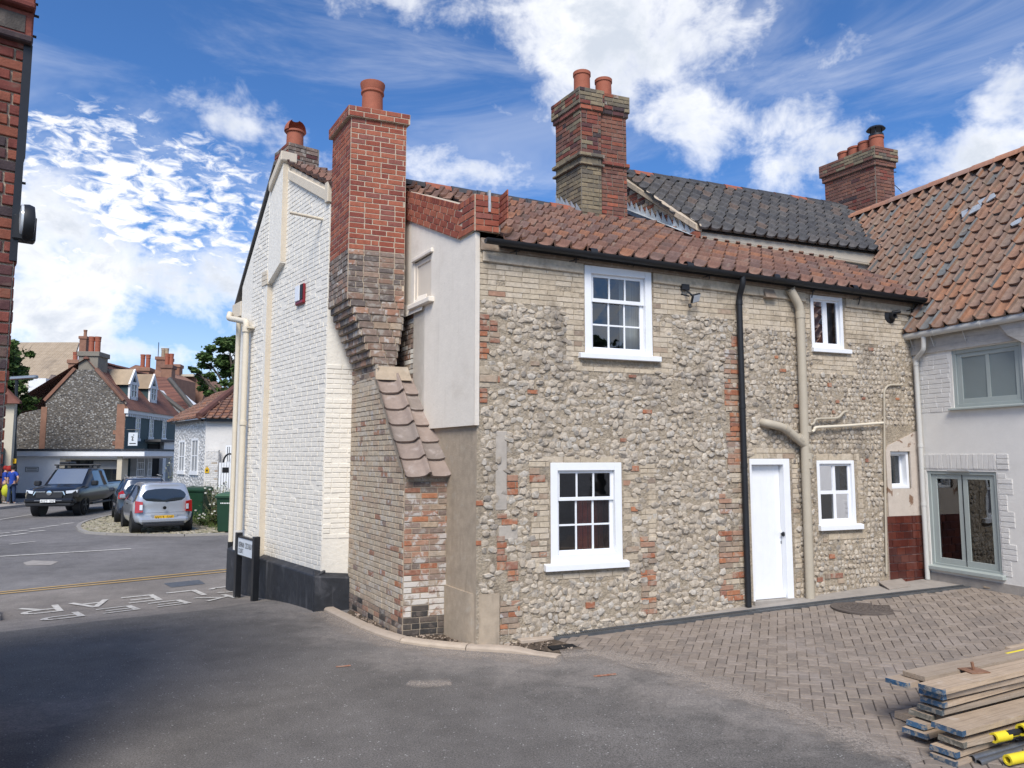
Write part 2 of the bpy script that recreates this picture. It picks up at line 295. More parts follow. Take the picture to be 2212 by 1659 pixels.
pmat('ink', [(.008, .008, .009)], .7, 0, bump=0)
pmat('sign_white', [(.66, .70, .74)], .45, .03, 4, bump=0)
pmat('sign_yellow', [(.62, .38, .02)], .5, .05, 4, bump=0)
pmat('skin', [(.50, .30, .22)], .6, .06, 10, bump=0)
pmat('shirt_blue', [(.018, .055, .30)], .85, .15, 9, bump=.2)
pmat('jeans', [(.030, .050, .105)], .9, .2, 12, bump=.3)
pmat('khaki', [(.22, .19, .14)], .9, .2, 12, bump=.3)
pmat('pale_shirt', [(.30, .37, .48)], .9, .1, 9, bump=.2)
pmat('navy', [(.012, .016, .045)], .9, .1, 9, bump=.2)
pmat('hat_red', [(.26, .018, .014)], .8, .2, 9, bump=.2)
pmat('bag_yellow', [(.46, .47, .03)], .7, .2, 12, bump=.2)
pmat('hair', [(.02, .015, .012)], .8, .2, 12, bump=.2)
pmat('shoe', [(.42, .41, .40)], .8, .1, 12, bump=.1)
pmat('white_blossom', [(.62, .62, .55)], .9, .1, 9, bump=0)
pmat('red_housing', [(.22, .012, .018)], .35, .1, 9, bump=0, spec=.5)

def glass_mat():
    m, t, b = newmat('window_glass')
    out = [n for n in m.node_tree.nodes if n.type == 'OUTPUT_MATERIAL'][0]
    tr = t.n('ShaderNodeBsdfTransparent'); tr.inputs[0].default_value = (.80, .84, .84, 1)
    gl = t.n('ShaderNodeBsdfGlossy'); gl.inputs['Roughness'].default_value = 0.015; gl.inputs[0].default_value = (.95, .97, 1, 1)
    fr = t.n('ShaderNodeFresnel'); fr.inputs[0].default_value = 1.55
    ge = t.n('ShaderNodeNewGeometry')
    bp = t.n('ShaderNodeBump'); bp.inputs['Strength'].default_value = .05; bp.inputs['Distance'].default_value = .02
    t.l(t.noise(ge.outputs['Position'], 3.5, 2), bp.inputs['Height'])
    t.l(bp.outputs[0], gl.inputs['Normal'])
    f = t.m('ADD', t.m('MULTIPLY', fr.outputs[0], 1.5), .05, clamp=True)
    mx = t.n('ShaderNodeMixShader'); t.l(f, mx.inputs[0]); t.l(tr.outputs[0], mx.inputs[1]); t.l(gl.outputs[0], mx.inputs[2])
    t.l(mx.outputs[0], out.inputs[0])
glass_mat()

def dust_mat(name, c1, c2):
    m, t, b = newmat(name); ge = t.n('ShaderNodeNewGeometry'); pos = ge.outputs['Position']
    uv = t.n('ShaderNodeUVMap'); uv.uv_map = 'UVMap'; sx = t.n('ShaderNodeSeparateXYZ'); t.l(uv.outputs[0], sx.inputs[0])
    edge = t.m('SUBTRACT', 1.0, t.m('ABSOLUTE', t.m('SUBTRACT', t.m('MULTIPLY', sx.outputs[1], 2.0), 1.0)))
    f = t.m('ADD', edge, t.m('MULTIPLY', t.m('SUBTRACT', t.noise(pos, 3.0, 9, .75, .4), .5), 2.2))
    a = t.m('MULTIPLY', t.smooth(f, .25, .95), t.lin(t.noise(pos, 55, 4, .75), .32, .62, .15, .9))
    t.l(t.mix(t.noise(pos, 22, 5, .7), c1, c2), b.inputs['Base Color']); t.l(a, b.inputs['Alpha']); b.inputs['Roughness'].default_value = .97
dust_mat('loose_dust', (.33, .28, .235), (.42, .36, .305))
def asphalt_mat(name, base, speck, dust, dust_lo, dust_hi, spk=.70):
    m, t, b = newmat(name)
    ge = t.n('ShaderNodeNewGeometry'); pos = ge.outputs['Position']
    col = t.mix(t.lin(t.noise(pos, 75, 6, .8), .34, .66), tuple(c * .35 for c in base), tuple(c * 1.75 for c in base))
    grain = t.lin(t.noise(pos, 42, 8, .85), .38, .62)
    col = t.mix(t.m('MULTIPLY', grain, t.m('MULTIPLY', t.smooth(t.noise(t.mapping(pos, rot=(0, 0, .5)), .55, 8, .62, .5), dust_lo, dust_hi), .7)), col, dust)
    col = t.mix(t.m('MULTIPLY', t.smooth(t.noise(t.mapping(pos, (1, 4, 1), rot=(0, 0, .6)), 2.2, 7, .65), .58, .80), .35), col, dust)
    vo = t.n('ShaderNodeTexVoronoi'); vo.inputs['Scale'].default_value = 30; t.l(pos, vo.inputs['Vector'])
    sp = t.smooth(vo.outputs['Distance'], .26, .08)
    sp = t.m('MULTIPLY', sp, t.smooth(t.noise(pos, 9, 3), .52, .60))
    col = t.mix(t.m('MULTIPLY', t.smooth(t.noise(pos, 34, 5, .75), .56, .72), .45), col, dust)
    col = t.mix(t.m('MULTIPLY', sp, spk), col, speck)
    st = t.smooth(t.noise(t.mapping(pos, (2.6, 22, 1), rot=(0, 0, rad(-20))), 1.6, 4, .6), .745, .80)
    col = t.mix(t.m('MULTIPLY', st, .6), col, speck)
    cm = t.n('ShaderNodeCombineXYZ'); mod = t.m('MULTIPLY', t.lin(t.noise(pos, .45, 6, .6, .4), .3, .7, .78, 1.28), t.lin(t.noise(pos, 3.2, 6, .7), .3, .7, .86, 1.16))
    for i in range(3): t.l(mod, cm.inputs[i])
    col = t.mix(1.0, col, cm.outputs[0], 'MULTIPLY')
    t.l(col, b.inputs['Base Color']); b.inputs['Roughness'].default_value = .88; b.inputs['Specular IOR Level'].default_value = .25
    bp = t.n('ShaderNodeBump'); bp.inputs['Strength'].default_value = .7; bp.inputs['Distance'].default_value = .006
    t.l(t.noise(pos, 120, 4, .75), bp.inputs['Height']); t.l(bp.outputs[0], b.inputs['Normal'])
asphalt_mat('new_tarmac', (.130, .119, .108), (.55, .53, .50), (.16, .148, .138), .50, .80)
asphalt_mat('street_tarmac', (.158, .148, .142), (.30, .29, .28), (.18, .172, .165), .48, .78, .3)
asphalt_mat('old_tarmac', (.20, .178, .158), (.36, .33, .30), (.25, .215, .185), .44, .74, .4)

# ------------------------------------------------------------------ object helpers
WORLD_OF = {}
def link(o, parent=None, origin=None):
    COL.objects.link(o)
    if parent is not None:
        o.parent = parent
        w = WORLD_OF.get(parent.name)
        if w is not None: o.matrix_parent_inverse = w.inverted()
    return o
def props(o, label=None, cat=None, group=None, kind=None):
    if label: o['label'] = label
    if cat: o['category'] = cat
    if group: o['group'] = group
    if kind: o['kind'] = kind
    return o
def thing(name, loc, label, cat, group=None):
    o = bpy.data.objects.new(name, None); o.empty_display_size = 0.3; o.location = loc
    COL.objects.link(o); WORLD_OF[o.name] = Matrix.Translation(V(loc))
    return props(o, label, cat, group)

class MB:
    def __init__(s): s.v = []; s.f = []; s.mi = []
    def add(s, vs, fs, mi=0):
        n = len(s.v); s.v += [tuple(v) for v in vs]; s.f += [tuple(i + n for i in f) for f in fs]; s.mi += [mi] * len(fs); return s
    def hexa(s, p, mi=0):   # 8 corners: bottom ring 0-3, top ring 4-7
        return s.add(p, [(3, 2, 1, 0), (4, 5, 6, 7), (0, 1, 5, 4), (1, 2, 6, 5), (2, 3, 7, 6), (3, 0, 4, 7)], mi)
    def box(s, fr, s0, s1, z0, z1, o0, o1, mi=0):
        P = fr.pt
        return s.hexa([P(s0, z0, o1), P(s1, z0, o1), P(s1, z0, o0), P(s0, z0, o0), P(s0, z1, o1), P(s1, z1, o1), P(s1, z1, o0), P(s0, z1, o0)], mi)
    def obox(s, c, ax, ay, az_, mi=0):
        c = V(c); ax = V(ax); ay = V(ay); az_ = V(az_)
        return s.hexa([c - ax - ay - az_, c + ax - ay - az_, c + ax + ay - az_, c - ax + ay - az_, c - ax - ay + az_, c + ax - ay + az_, c + ax + ay + az_, c - ax + ay + az_], mi)
    def prism(s, poly, d, mi=0):   # planar polygon pushed along d
        n = len(poly); a = [V(p) for p in poly]; b = [p + V(d) for p in a]
        return s.add(a + b, [tuple(range(n)), tuple(range(2 * n - 1, n - 1, -1))] + [(i, i + n, (i + 1) % n + n, (i + 1) % n) for i in range(n)], mi)
    def quad(s, a, b, c, d, mi=0): return s.add([a, b, c, d], [(0, 1, 2, 3)], mi)
    def tube(s, pts, r, seg=10, cap=True, mi=0):
        pts = [V(p) for p in pts]; rs = r if isinstance(r, (list, tuple)) else [r] * len(pts)
        vs = []; prev = None
        for i, p in enumerate(pts):
            t = (pts[min(i + 1, len(pts) - 1)] - pts[max(i - 1, 0)]).normalized()
            if prev is None:
                a = t.cross(V((0, 0, 1)));
                if a.length < .1: a = t.cross(V((1, 0, 0)))
                a.normalize()
            else: a = (prev - t * prev.dot(t)).normalized()
            prev = a; b = t.cross(a)
            for k in range(seg):
                w = 2 * math.pi * k / seg; vs.append(p + (a * math.cos(w) + b * math.sin(w)) * rs[i])
        fs = []
        for i in range(len(pts) - 1):
            for k in range(seg):
                fs.append((i * seg + k, i * seg + (k + 1) % seg, (i + 1) * seg + (k + 1) % seg, (i + 1) * seg + k))
        if cap: fs += [tuple(range(seg - 1, -1, -1)), tuple(range((len(pts) - 1) * seg, len(pts) * seg))]
        return s.add(vs, fs, mi)
    def lathe(s, c, prof, seg=20, axis=None, mi=0, closed=False):
        c = V(c); zz = V(axis or (0, 0, 1)).normalized(); xx = zz.cross(V((0, 1, 0)))
        if xx.length < .1: xx = zz.cross(V((1, 0, 0)))
        xx.normalize(); yy = zz.cross(xx); vs = []
        for (r, z) in prof:
            for k in range(seg):
                w = 2 * math.pi * k / seg; vs.append(c + zz * z + (xx * math.cos(w) + yy * math.sin(w)) * r)
        fs = [(i * seg + k, i * seg + (k + 1) % seg, (i + 1) * seg + (k + 1) % seg, (i + 1) * seg + k) for i in range(len(prof) - 1) for k in range(seg)]
        if not closed: fs += [tuple(range(seg - 1, -1, -1)), tuple(range((len(prof) - 1) * seg, len(prof) * seg))]
        return s.add(vs, fs, mi)
    def mesh(s, name, mats, smooth=False, angle=None):
        me = bpy.data.meshes.new(name); me.from_pydata(s.v, [], s.f)
        for m in ([mats] if isinstance(mats, str) else mats): me.materials.append(MATS[m])
        if any(s.mi): me.polygons.foreach_set('material_index', s.mi)
        if smooth:
            me.polygons.foreach_set('use_smooth', [True] * len(s.f))
            if smooth != 'all':
                try: me.set_sharp_from_angle(angle=rad(angle or 40))
                except Exception: pass
        me.update(); return me
    def build(s, name, mats, parent=None, smooth=False, kind=None, label=None, bevel=0, cat=None, group=None, angle=None):
        me = s.mesh(name, mats, smooth, angle)
        bm = bmesh.new(); bm.from_mesh(me); bmesh.ops.recalc_face_normals(bm, faces=bm.faces)
        if bevel:
            bmesh.ops.bevel(bm, geom=[e for e in bm.edges if e.is_manifold and e.calc_face_angle(0) > .5], offset=bevel, segments=1, affect='EDGES', clamp_overlap=True)
        bm.to_mesh(me); bm.free()
        o = bpy.data.objects.new(name, me); link(o, parent)
        return props(o, label, cat, group, kind)

class Frame:
    """vertical plane: origin, direction (deg from +Y to +X), s runs left to right as the viewer sees it, outward normal to the viewer"""
    def __init__(s, o, deg):
        s.o = V((o[0], o[1], 0)); s.deg = deg
        s.u = V((math.sin(rad(deg)), math.cos(rad(deg)), 0)); s.n = V((s.u.y, -s.u.x, 0))
    def pt(s, a, z, off=0.0):
        p = s.o + s.u * a + s.n * off; return V((p.x, p.y, z))
    def px(s, x, y, off=0.0):
        r = ray(x, y); o = s.o + s.n * off
        k = (o - CAM).dot(s.n) / r.dot(s.n); p = CAM + r * k
        return ((p - o).dot(s.u), p.z)
    def s_at(s, x, off=0.0): return s.px(x, HOR, off)[0]
    def shift(s, a, off=0.0, deg=None): return Frame(s.pt(a, 0, off), s.deg if deg is None else deg)
    def mat(s, a, z, off, w, d, h, tilt=0.0):
        c, si = math.cos(tilt), math.sin(tilt); up = V((0, 0, 1))
        X = (s.u * c + up * si) * w; Z = (up * c - s.u * si) * h; Y = -s.n * d; p = s.pt(a, z, off)
        return Matrix(((X.x, Y.x, Z.x, p.x), (X.y, Y.y, Z.y, p.y), (X.z, Y.z, Z.z, p.z), (0, 0, 0, 1)))

PIECE = {}
def piece_mesh(kind, var, mat):
    key = (kind, var, mat)
    if key in PIECE: return PIECE[key]
    r = random.Random(hash((kind, var)) & 0xffff if False else (len(kind) * 97 + var * 13))
    b = MB(); smooth = False
    if kind == 'brick':          # outward is -Y, unit size, slightly uneven arrises
        j = lambda a: r.uniform(-a, a)
        ring = [(-.5, -.5), (.5, -.5), (.5, .5), (-.5, .5)]
        v = [(x, .3, z) for x, z in ring] + [(x + j(.006), -.75, z + j(.02)) for x, z in ring] + [((abs(x) - .022) * (1 if x > 0 else -1) + j(.008), -1 + j(.08), (abs(z) - .06) * (1 if z > 0 else -1) + j(.025)) for x, z in ring]
        b.add(v, [(i, (i + 1) % 4, 4 + (i + 1) % 4, 4 + i) for i in range(4)] + [(4 + i, 4 + (i + 1) % 4, 8 + (i + 1) % 4, 8 + i) for i in range(4)] + [(8, 9, 10, 11)])
    elif kind == 'flint':
        n = 9 if var % 2 else 7; rr = [r.uniform(.74, 1.14) for _ in range(n)]
        v = []
        sh = (r.uniform(-.1, .1), r.uniform(-.1, .12))
        for (q, d) in ((1.0, .1), (r.uniform(.82, .95), -r.uniform(.4, .75)), (r.uniform(.5, .68), -r.uniform(.8, 1.0))):
            for i in range(n):
                w = 2 * math.pi * i / n; pw = 0.86
                cx = math.copysign(abs(math.cos(w)) ** pw, math.cos(w)); cz = math.copysign(abs(math.sin(w)) ** pw, math.sin(w))
                v.append((.5 * q * rr[i] * cx + sh[0] * (1 - q), d + r.uniform(-.16, .16), .5 * q * rr[i] * cz + sh[1] * (1 - q)))
        v.append((sh[0] * .6, -1, sh[1] * .6))
        f = [(L * n + i, L * n + (i + 1) % n, (L + 1) * n + (i + 1) % n, (L + 1) * n + i) for L in range(2) for i in range(n)] + [(2 * n + i, 2 * n + (i + 1) % n, 3 * n) for i in range(n)]
        b.add(v, f); smooth = True
    elif kind == 'pantile':      # x across, y up the slope, z out; roll at the left edge, trough to the right
        prof = [(-.56, -.004), (-.553, .048), (-.50, .074), (-.43, .068), (-.37, .030), (-.28, .002), (-.08, -.014), (.20, -.014), (.38, -.004), (.49, .022), (.53, .048)]
        prof = [(-x, z) for x, z in reversed(prof)]
        v = []
        for (y, dz, dx) in ((-.5, .036, 0), (.5, 0, 0)):
            for (x, z) in prof: v.append((x + dx + r.uniform(-.006, .006), y + r.uniform(-.008, .008), z + dz + r.uniform(-.002, .002)))
        n = len(prof)
        for (x, z) in prof: v.append((x, -.5 + r.uniform(-.004, .004), z + .036 - .034))
        b.add(v, [(i, i + 1, n + i + 1, n + i) for i in range(n - 1)] + [(2 * n + i, 2 * n + i + 1, i + 1, i) for i in range(n - 1)]); smooth = True
    elif kind == 'paver':        # lies flat, top is +Z
        j = lambda a: r.uniform(-a, a)
        ring = [(-.5, -.5), (.5, -.5), (.5, .5), (-.5, .5)]
        v = [(x, y, -1) for x, y in ring] + [(x, y, -.12) for x, y in ring] + [((abs(x) - .022) * (1 if x > 0 else -1), (abs(y) - .04) * (1 if y > 0 else -1), j(.04)) for x, y in ring]
        b.add(v, [(i, (i + 1) % 4, 4 + (i + 1) % 4, 4 + i) for i in range(4)] + [(4 + i, 4 + (i + 1) % 4, 8 + (i + 1) % 4, 8 + i) for i in range(4)] + [(8, 9, 10, 11)])
    me = b.mesh(kind, mat, smooth=True if smooth else False, angle=32 if kind == 'flint' else 50)
    PIECE[key] = me; return me

class Pieces:
    """pieces of one part: the 300 that show largest become objects of their own, the rest one joined 'stuff' part"""
    def __init__(s, name, parent, kind, limit=300): s.name = name; s.parent = parent; s.kind = kind; s.limit = limit; s.it = []
    def add(s, M, mat, var=None):
        s.it.append((M, mat, R.randrange(12 if s.kind == 'flint' else 6) if var is None else var))
    def flush(s):
        def size(t):
            M = t[0]; q = proj(M.to_translation())
            if q is None or not (-30 < q[0] < PW + 30 and -30 < q[1] < PH + 30): return 0
            c = M.col; a = [V(c[0][:3]).length, V(c[1][:3]).length, V(c[2][:3]).length]; a.sort()
            return a[2] * a[1] / q[2] ** 2
        s.it.sort(key=size, reverse=True)
        for (M, mat, var) in s.it[:s.limit]:
            o = bpy.data.objects.new(s.name, piece_mesh(s.kind, var, mat)); link(o, s.parent)
            o.matrix_world = M; o.matrix_basis = M
        rest = s.it[s.limit:]
        if rest:
            mats = sorted({t[1] for t in rest}); b = MB(); sm = False
            for (M, mat, var) in rest:
                me = piece_mesh(s.kind, var, mat)
                b.add([M @ v.co for v in me.vertices], [tuple(p.vertices) for p in me.polygons], mats.index(mat))
            me = b.mesh(s.name, mats, smooth=True if s.kind in ('flint', 'pantile') else False, angle=32 if s.kind == 'flint' else 50)
            o = bpy.data.objects.new(s.name, me); link(o, s.parent); o['kind'] = 'stuff'
        s.it = []

def brick_rows(P, fr, s0, s1, z0, z1, pick, L=.225, Hc=.075, depth=.008, joint=.010, allow=None, off=0.0, wob=.003, half=True):
    n = max(1, round((z1 - z0) / Hc)); hc = (z1 - z0) / n
    for i in range(n):
        z = z0 + (i + .5) * hc; a = s0 - (L / 2 if (i % 2 and half) else 0) - R.uniform(0, .01)
        while a < s1:
            w = L * R.uniform(.97, 1.03) if R.random() > .12 else L * .5
            b0, b1 = max(a, s0), min(a + w, s1); a += w
            if b1 - b0 < .035: continue
            c = (b0 + b1) / 2
            if allow and not allow(c, z, b1 - b0): continue
            m = pick(c, z)
            if m is None: continue
            P.add(fr.mat(c, z, off, b1 - b0 - joint, depth * R.uniform(.6, 1.3), hc - joint, R.uniform(-1, 1) * wob), m)

def tiles(P, o, e, w, cols, rows, mat, cw=.235, gauge=.30, keep=None, jit=.004):
    """o: eaves left corner, e: unit along eaves, w: unit up the slope"""
    o = V(o); e = V(e).normalized(); w = V(w).normalized(); n = e.cross(w).normalized()
    for j in range(rows):
        for i in range(cols):
            c = o + e * ((i + .5) * cw + R.uniform(-jit, jit)) + w * ((j + .5) * gauge + R.uniform(-jit, jit) * 1.5) + n * (.012 + R.uniform(-.004, .006))
            if keep and not keep(c): continue
            tw = R.uniform(-.012, .012)
            X = (e + w * tw) * cw; Y = (w - e * tw - n * .07) * (gauge * 1.2); Z = n
            P.add(Matrix(((X.x, Y.x, Z.x, c.x), (X.y, Y.y, Z.y, c.y), (X.z, Y.z, Z.z, c.z), (0, 0, 0, 1))), mat)

def wall_grid(mb, fr, s0, s1, z0, z1, holes, depth=.30, off=0.0, mi=0, ztop=None):
    """front sheet of a wall with rectangular openings, with reveals; ztop(s) trims the upper edge"""
    ss = sorted({s0, s1} | {x for h in holes for x in h[:2] if s0 < x < s1}); zs = sorted({z0, z1} | {x for h in holes for x in h[2:4] if z0 < x < z1})
    for i in range(len(ss) - 1):
        for k in range(len(zs) - 1):
            cs, cz = (ss[i] + ss[i + 1]) / 2, (zs[k] + zs[k + 1]) / 2
            if any(h[0] < cs < h[1] and h[2] < cz < h[3] for h in holes): continue
            mb.quad(fr.pt(ss[i], zs[k], off), fr.pt(ss[i + 1], zs[k], off), fr.pt(ss[i + 1], zs[k + 1], off), fr.pt(ss[i], zs[k + 1], off), mi)
    for (a, b, c, d) in holes:
        P = fr.pt
        mb.quad(P(a, c, off), P(a, d, off), P(a, d, off - depth), P(a, c, off - depth), mi)
        mb.quad(P(b, c, off), P(b, c, off - depth), P(b, d, off - depth), P(b, d, off), mi)
        mb.quad(P(a, d, off), P(b, d, off), P(b, d, off - depth), P(a, d, off - depth), mi)
        mb.quad(P(a, c, off), P(a, c, off - depth), P(b, c, off - depth), P(b, c, off), mi)

# zoom-view readings -> photo view (2212 wide)
def ZF(x0, y0, sc): return lambda x, y: ((x0 + x / sc) * .92167, (y0 + y / sc) * .92167)
Z1 = ZF(0, 700, 2.764); Z3 = ZF(500, 150, 2.553); Z4 = ZF(500, 700, 1.951); Z5 = ZF(1080, 500, 2.766); Z6 = ZF(1080, 950, 2.766)
Z7 = ZF(1700, 550, 3.0157); Z8 = ZF(1700, 950, 3.0157); ZP = ZF(1900, 1350, 3.686); ZR = ZF(0, 1200, 2.766); ZC = ZF(1250, 150, 3.6867)
ZT = ZF(1400, 250, 2.212); ZK = ZF(0, 1050, 7.9); ZV = ZF(260, 1080, 7.373); ZD = ZF(80, 760, 4.254); ZQ = ZF(700, 1350, 2.4578); ZS = ZF(540, 1220, 8.293)
def rect(fr, Zf, x0, y0, x1, y1, off=0.0):
    """rectangle on a wall from its top-left and bottom-right readings, averaged over the four corners"""
    a = fr.px(*Zf(x0, y0), off); b = fr.px(*Zf(x1, y1), off); c = fr.px(*Zf(x1, y0), off); d = fr.px(*Zf(x0, y1), off)
    return (a[0], b[0], b[1], a[1])
# ------------------------------------------------------------------ plan of the place
C0 = (-0.43, 9.02)                       # corner of the flint wing
FL = Frame(C0, 69)                       # courtyard wall of the flint wing
GB = Frame(C0, 180 - 30.5)               # its gable end (s runs back as negative)
s_b = GB.s_at(965); BF = GB.shift(s_b, 0, 69)           # buttress front, s <= 0
BW = -BF.s_at(874)                                       # buttress width
LF = BF.shift(-BW, 0, 180 - 30.5)                        # left flank of buttress and stack
B_DEEP = -LF.s_at(808)                                   # buttress depth in front of the stack
s_w = LF.s_at(757); WR = LF.shift(s_w, 0, 69)            # white return, s <= 0
w_ret = -WR.s_at(700)
E0 = WR.pt(-w_ret, 0)
WG = Frame((E0.x, E0.y), 180 - 38)                       # white painted gable wall, s <= 0
W_LEN = -WG.s_at(511)
FL_LEN = FL.s_at(1983)
AN = FL.shift(FL_LEN, 0, 180 - 21)                       # annex wall, s >= 0 towards the camera

def G(x, y):
    t = (x - C0[0]) * FL.u.x + (y - C0[1]) * FL.u.y
    rise = .054 * min(max(t, 0), 9.0)
    q = -((x - E0.x) * WG.u.x + (y - E0.y) * WG.u.y)
    sm = lambda v, a, b: (lambda k: k * k * (3 - 2 * k))(min(max((v - a) / (b - a), 0), 1))
    return -.235 + rise - .25 * sm(q, 0, 4.2) + .27 * sm(q, 5, 12)
def ground(px, py, off=0.0):
    z = -.3; r = ray(px, py)
    for _ in range(14):
        p = CAM + r * ((z - CAM.z) / r.z); z = G(p.x, p.y) + off
    return V((p.x, p.y, z))
def gz(p, off=0.0): return V((p[0], p[1], G(p[0], p[1]) + off))
def sheet(name, pts, mat, off, cell=.5, thick=0):
    bm = bmesh.new(); bm.faces.new([bm.verts.new((p[0], p[1], 0)) for p in pts])
    xs = [p[0] for p in pts]; ys = [p[1] for p in pts]
    for ax, lo, hi in ((0, min(xs), max(xs)), (1, min(ys), max(ys))):
        k = math.ceil(lo / cell)
        while k * cell < hi:
            co_ = [0, 0, 0]; no = [0, 0, 0]; co_[ax] = k * cell; no[ax] = 1
            bmesh.ops.bisect_plane(bm, geom=bm.verts[:] + bm.edges[:] + bm.faces[:], plane_co=co_, plane_no=no); k += 1
    bmesh.ops.triangulate(bm, faces=[f for f in bm.faces if len(f.verts) > 4])
    for v in bm.verts: v.co.z = G(v.co.x, v.co.y) + off
    bmesh.ops.recalc_face_normals(bm, faces=bm.faces)
    if bm.faces[:] and sum(f.normal.z for f in bm.faces) < 0: bmesh.ops.reverse_faces(bm, faces=bm.faces)
    me = bpy.data.meshes.new(name); bm.to_mesh(me); bm.free(); me.materials.append(MATS[mat])
    o = bpy.data.objects.new(name, me); COL.objects.link(o); return o
def inside(p, poly):
    c = False; n = len(poly)
    for i in range(n):
        a, b = poly[i], poly[i - 1]
        if (a[1] > p[1]) != (b[1] > p[1]) and p[0] < (b[0] - a[0]) * (p[1] - a[1]) / (b[1] - a[1]) + a[0]: c = not c
    return c
print('PLAN', 'butt', s_b, BW, B_DEEP, 'ret', s_w, w_ret, 'E', E0, 'W_LEN', W_LEN, 'FL_LEN', FL_LEN)
print('eaves', FL.px(1045, 512), FL.px(1985, 640), 'top stack', )
# ------------------------------------------------------------------ ground
def axis(lo, hi, c, far):
    a = []; x = lo
    while x <= hi + 1e-6: a.append(round(x, 3)); x += c
    d = c; l = [lo]; h = [hi]
    while l[-1] > -far: d *= 1.5; l.append(l[-1] - d)
    d = c
    while h[-1] < far: d *= 1.5; h.append(h[-1] + d)
    return sorted(set(l[1:] + a + h[1:]))
gx, gy = axis(-16, 12, .5, 900), axis(-4, 34, .5, 900)
mb = MB(); mb.v = [(x, y, G(x, y)) for y in gy for x in gx]
nx = len(gx); mb.f = [(j * nx + i, j * nx + i + 1, (j + 1) * nx + i + 1, (j + 1) * nx + i) for j in range(len(gy) - 1) for i in range(nx - 1)]; mb.mi = [0] * len(mb.f)
mb.build('ground', 'street_tarmac', kind='structure', smooth='all')
gp = lambda *pts: [ground(*p) for p in pts]
o = sheet('apron', gp((-90, 1296), (497, 1237), (505, 1266), (575, 1280), (600, 1297), (520, 1308), (433, 1321), (333, 1331), (233, 1341), (100, 1356), (0, 1368), (-90, 1380)), 'old_tarmac', .004); o['kind'] = 'structure'
front = [(0, 1367), (100, 1355), (233, 1340), (333, 1330), (433, 1320), (520, 1307), (600, 1296), (650, 1302), (700, 1318), (755, 1344), (820, 1374), (870, 1389), (950, 1398), (1060, 1404), (1150, 1412), (1210, 1422), (1290, 1419), (1420, 1446), (1560, 1496), (1700, 1546), (1850, 1602), (1960, 1655)]
o = sheet('yard_tarmac', gp((-60, 1375), *front) + [V((3.6, 3.2, 0)), V((5, -5, 0)), V((-9, -5, 0)), V((-9, 10, 0))], 'new_tarmac', .008); o['kind'] = 'structure'
# dust from the building work lies on the new tarmac near the kerb
def add_dust():
    m = MATS['new_tarmac']; t = NT(m.node_tree); b = m.node_tree.nodes['Principled BSDF']
    col = b.inputs['Base Color'].links[0].from_socket
    ge = t.n('ShaderNodeNewGeometry'); pos = ge.outputs['Position']; tot = None
    for (p, r) in ((ground(760, 1365), 1.2), (ground(960, 1415), 1.3), (ground(1150, 1430), 1.2), (ground(1300, 1440), 1.3), (ground(1500, 1490), 1.1), (ground(640, 1310), 1.8), (ground(1680, 1560), .9), (ground(40, 1560), .9)):
        vm = t.n('ShaderNodeVectorMath', operation='DISTANCE'); t.l(pos, vm.inputs[0]); vm.inputs[1].default_value = p
        f = t.m('SUBTRACT', 1.0, t.m('DIVIDE', vm.outputs['Value'], r)); tot = f if tot is None else t.m('MAXIMUM', tot, f)
    f = t.smooth(t.m('ADD', tot, t.m('MULTIPLY', t.m('SUBTRACT', t.noise(pos, 2.2, 9, .72, .6), .5), 2.2)), .12, .95)
    f = t.m('MULTIPLY', f, t.lin(t.noise(pos, 38, 8, .85), .36, .62, .05, 1.0))
    col = t.mix(t.m('MULTIPLY', f, .8), col, (.34, .30, .265))
    t.l(col, b.inputs['Base Color'])
add_dust()
def dust_band(name, pts, half, off, n_across=4):
    """band of loose dust along a line, thinning out to both edges"""
    P = [V(p) for p in pts]; seq = []
    for p, q in zip(P, P[1:]):
        k = max(1, int((q - p).length / .2)); seq += [p.lerp(q, i / k) for i in range(k)]
    seq.append(P[-1]); vs = []; uv = []
    for i, p in enumerate(seq):
        t = seq[min(i + 1, len(seq) - 1)] - seq[max(i - 1, 0)]; t.z = 0; t.normalize(); n = V((t.y, -t.x, 0))
        for j in range(n_across + 1):
            v = j / n_across; q = p + n * (v - .5) * 2 * half; vs.append((q.x, q.y, G(q.x, q.y) + off)); uv.append((i / len(seq), v))
    m = n_across + 1; fs = [(i * m + j, i * m + j + 1, (i + 1) * m + j + 1, (i + 1) * m + j) for i in range(len(seq) - 1) for j in range(n_across)]
    me = bpy.data.meshes.new(name); me.from_pydata(vs, [], fs); me.materials.append(MATS['loose_dust']); ul = me.uv_layers.new(name='UVMap')
    for lp in me.loops: ul.data[lp.index].uv = uv[lp.vertex_index]
    o = bpy.data.objects.new(name, me); COL.objects.link(o); o['kind'] = 'stuff'; return o
mid_ = gp((1215, 1420), (1290, 1414), (1420, 1441), (1560, 1490), (1700, 1540), (1850, 1597), (1985, 1652))
props(dust_band('sand_dust', mid_, .42, .0205), 'pale sandy dust drifted along the edge of the paving', 'dust')
props(dust_band('sand_dust', gp((690, 1322), (760, 1356), (825, 1385), (880, 1398), (960, 1410), (1070, 1418), (1210, 1432)), .38, .0125), 'pale sandy dust spread along the outside of the new kerb', 'dust')
props(dust_band('sand_dust', gp((880, 1478), (925, 1480), (975, 1478)), .22, .0125), 'small round patch of pale dust on the dark tarmac', 'dust')
strip = gp((1120, 1372), (1187, 1379), (1640, 1321), (1860, 1294), (2088, 1268), (2150, 1272)) + [AN.pt(.9, 0), AN.pt(0, 0), FL.pt(FL_LEN, 0, -.1), FL.pt(.6, 0, -.1)]
o = sheet('concrete_strip', strip, 'concrete', .022); o['kind'] = 'structure'
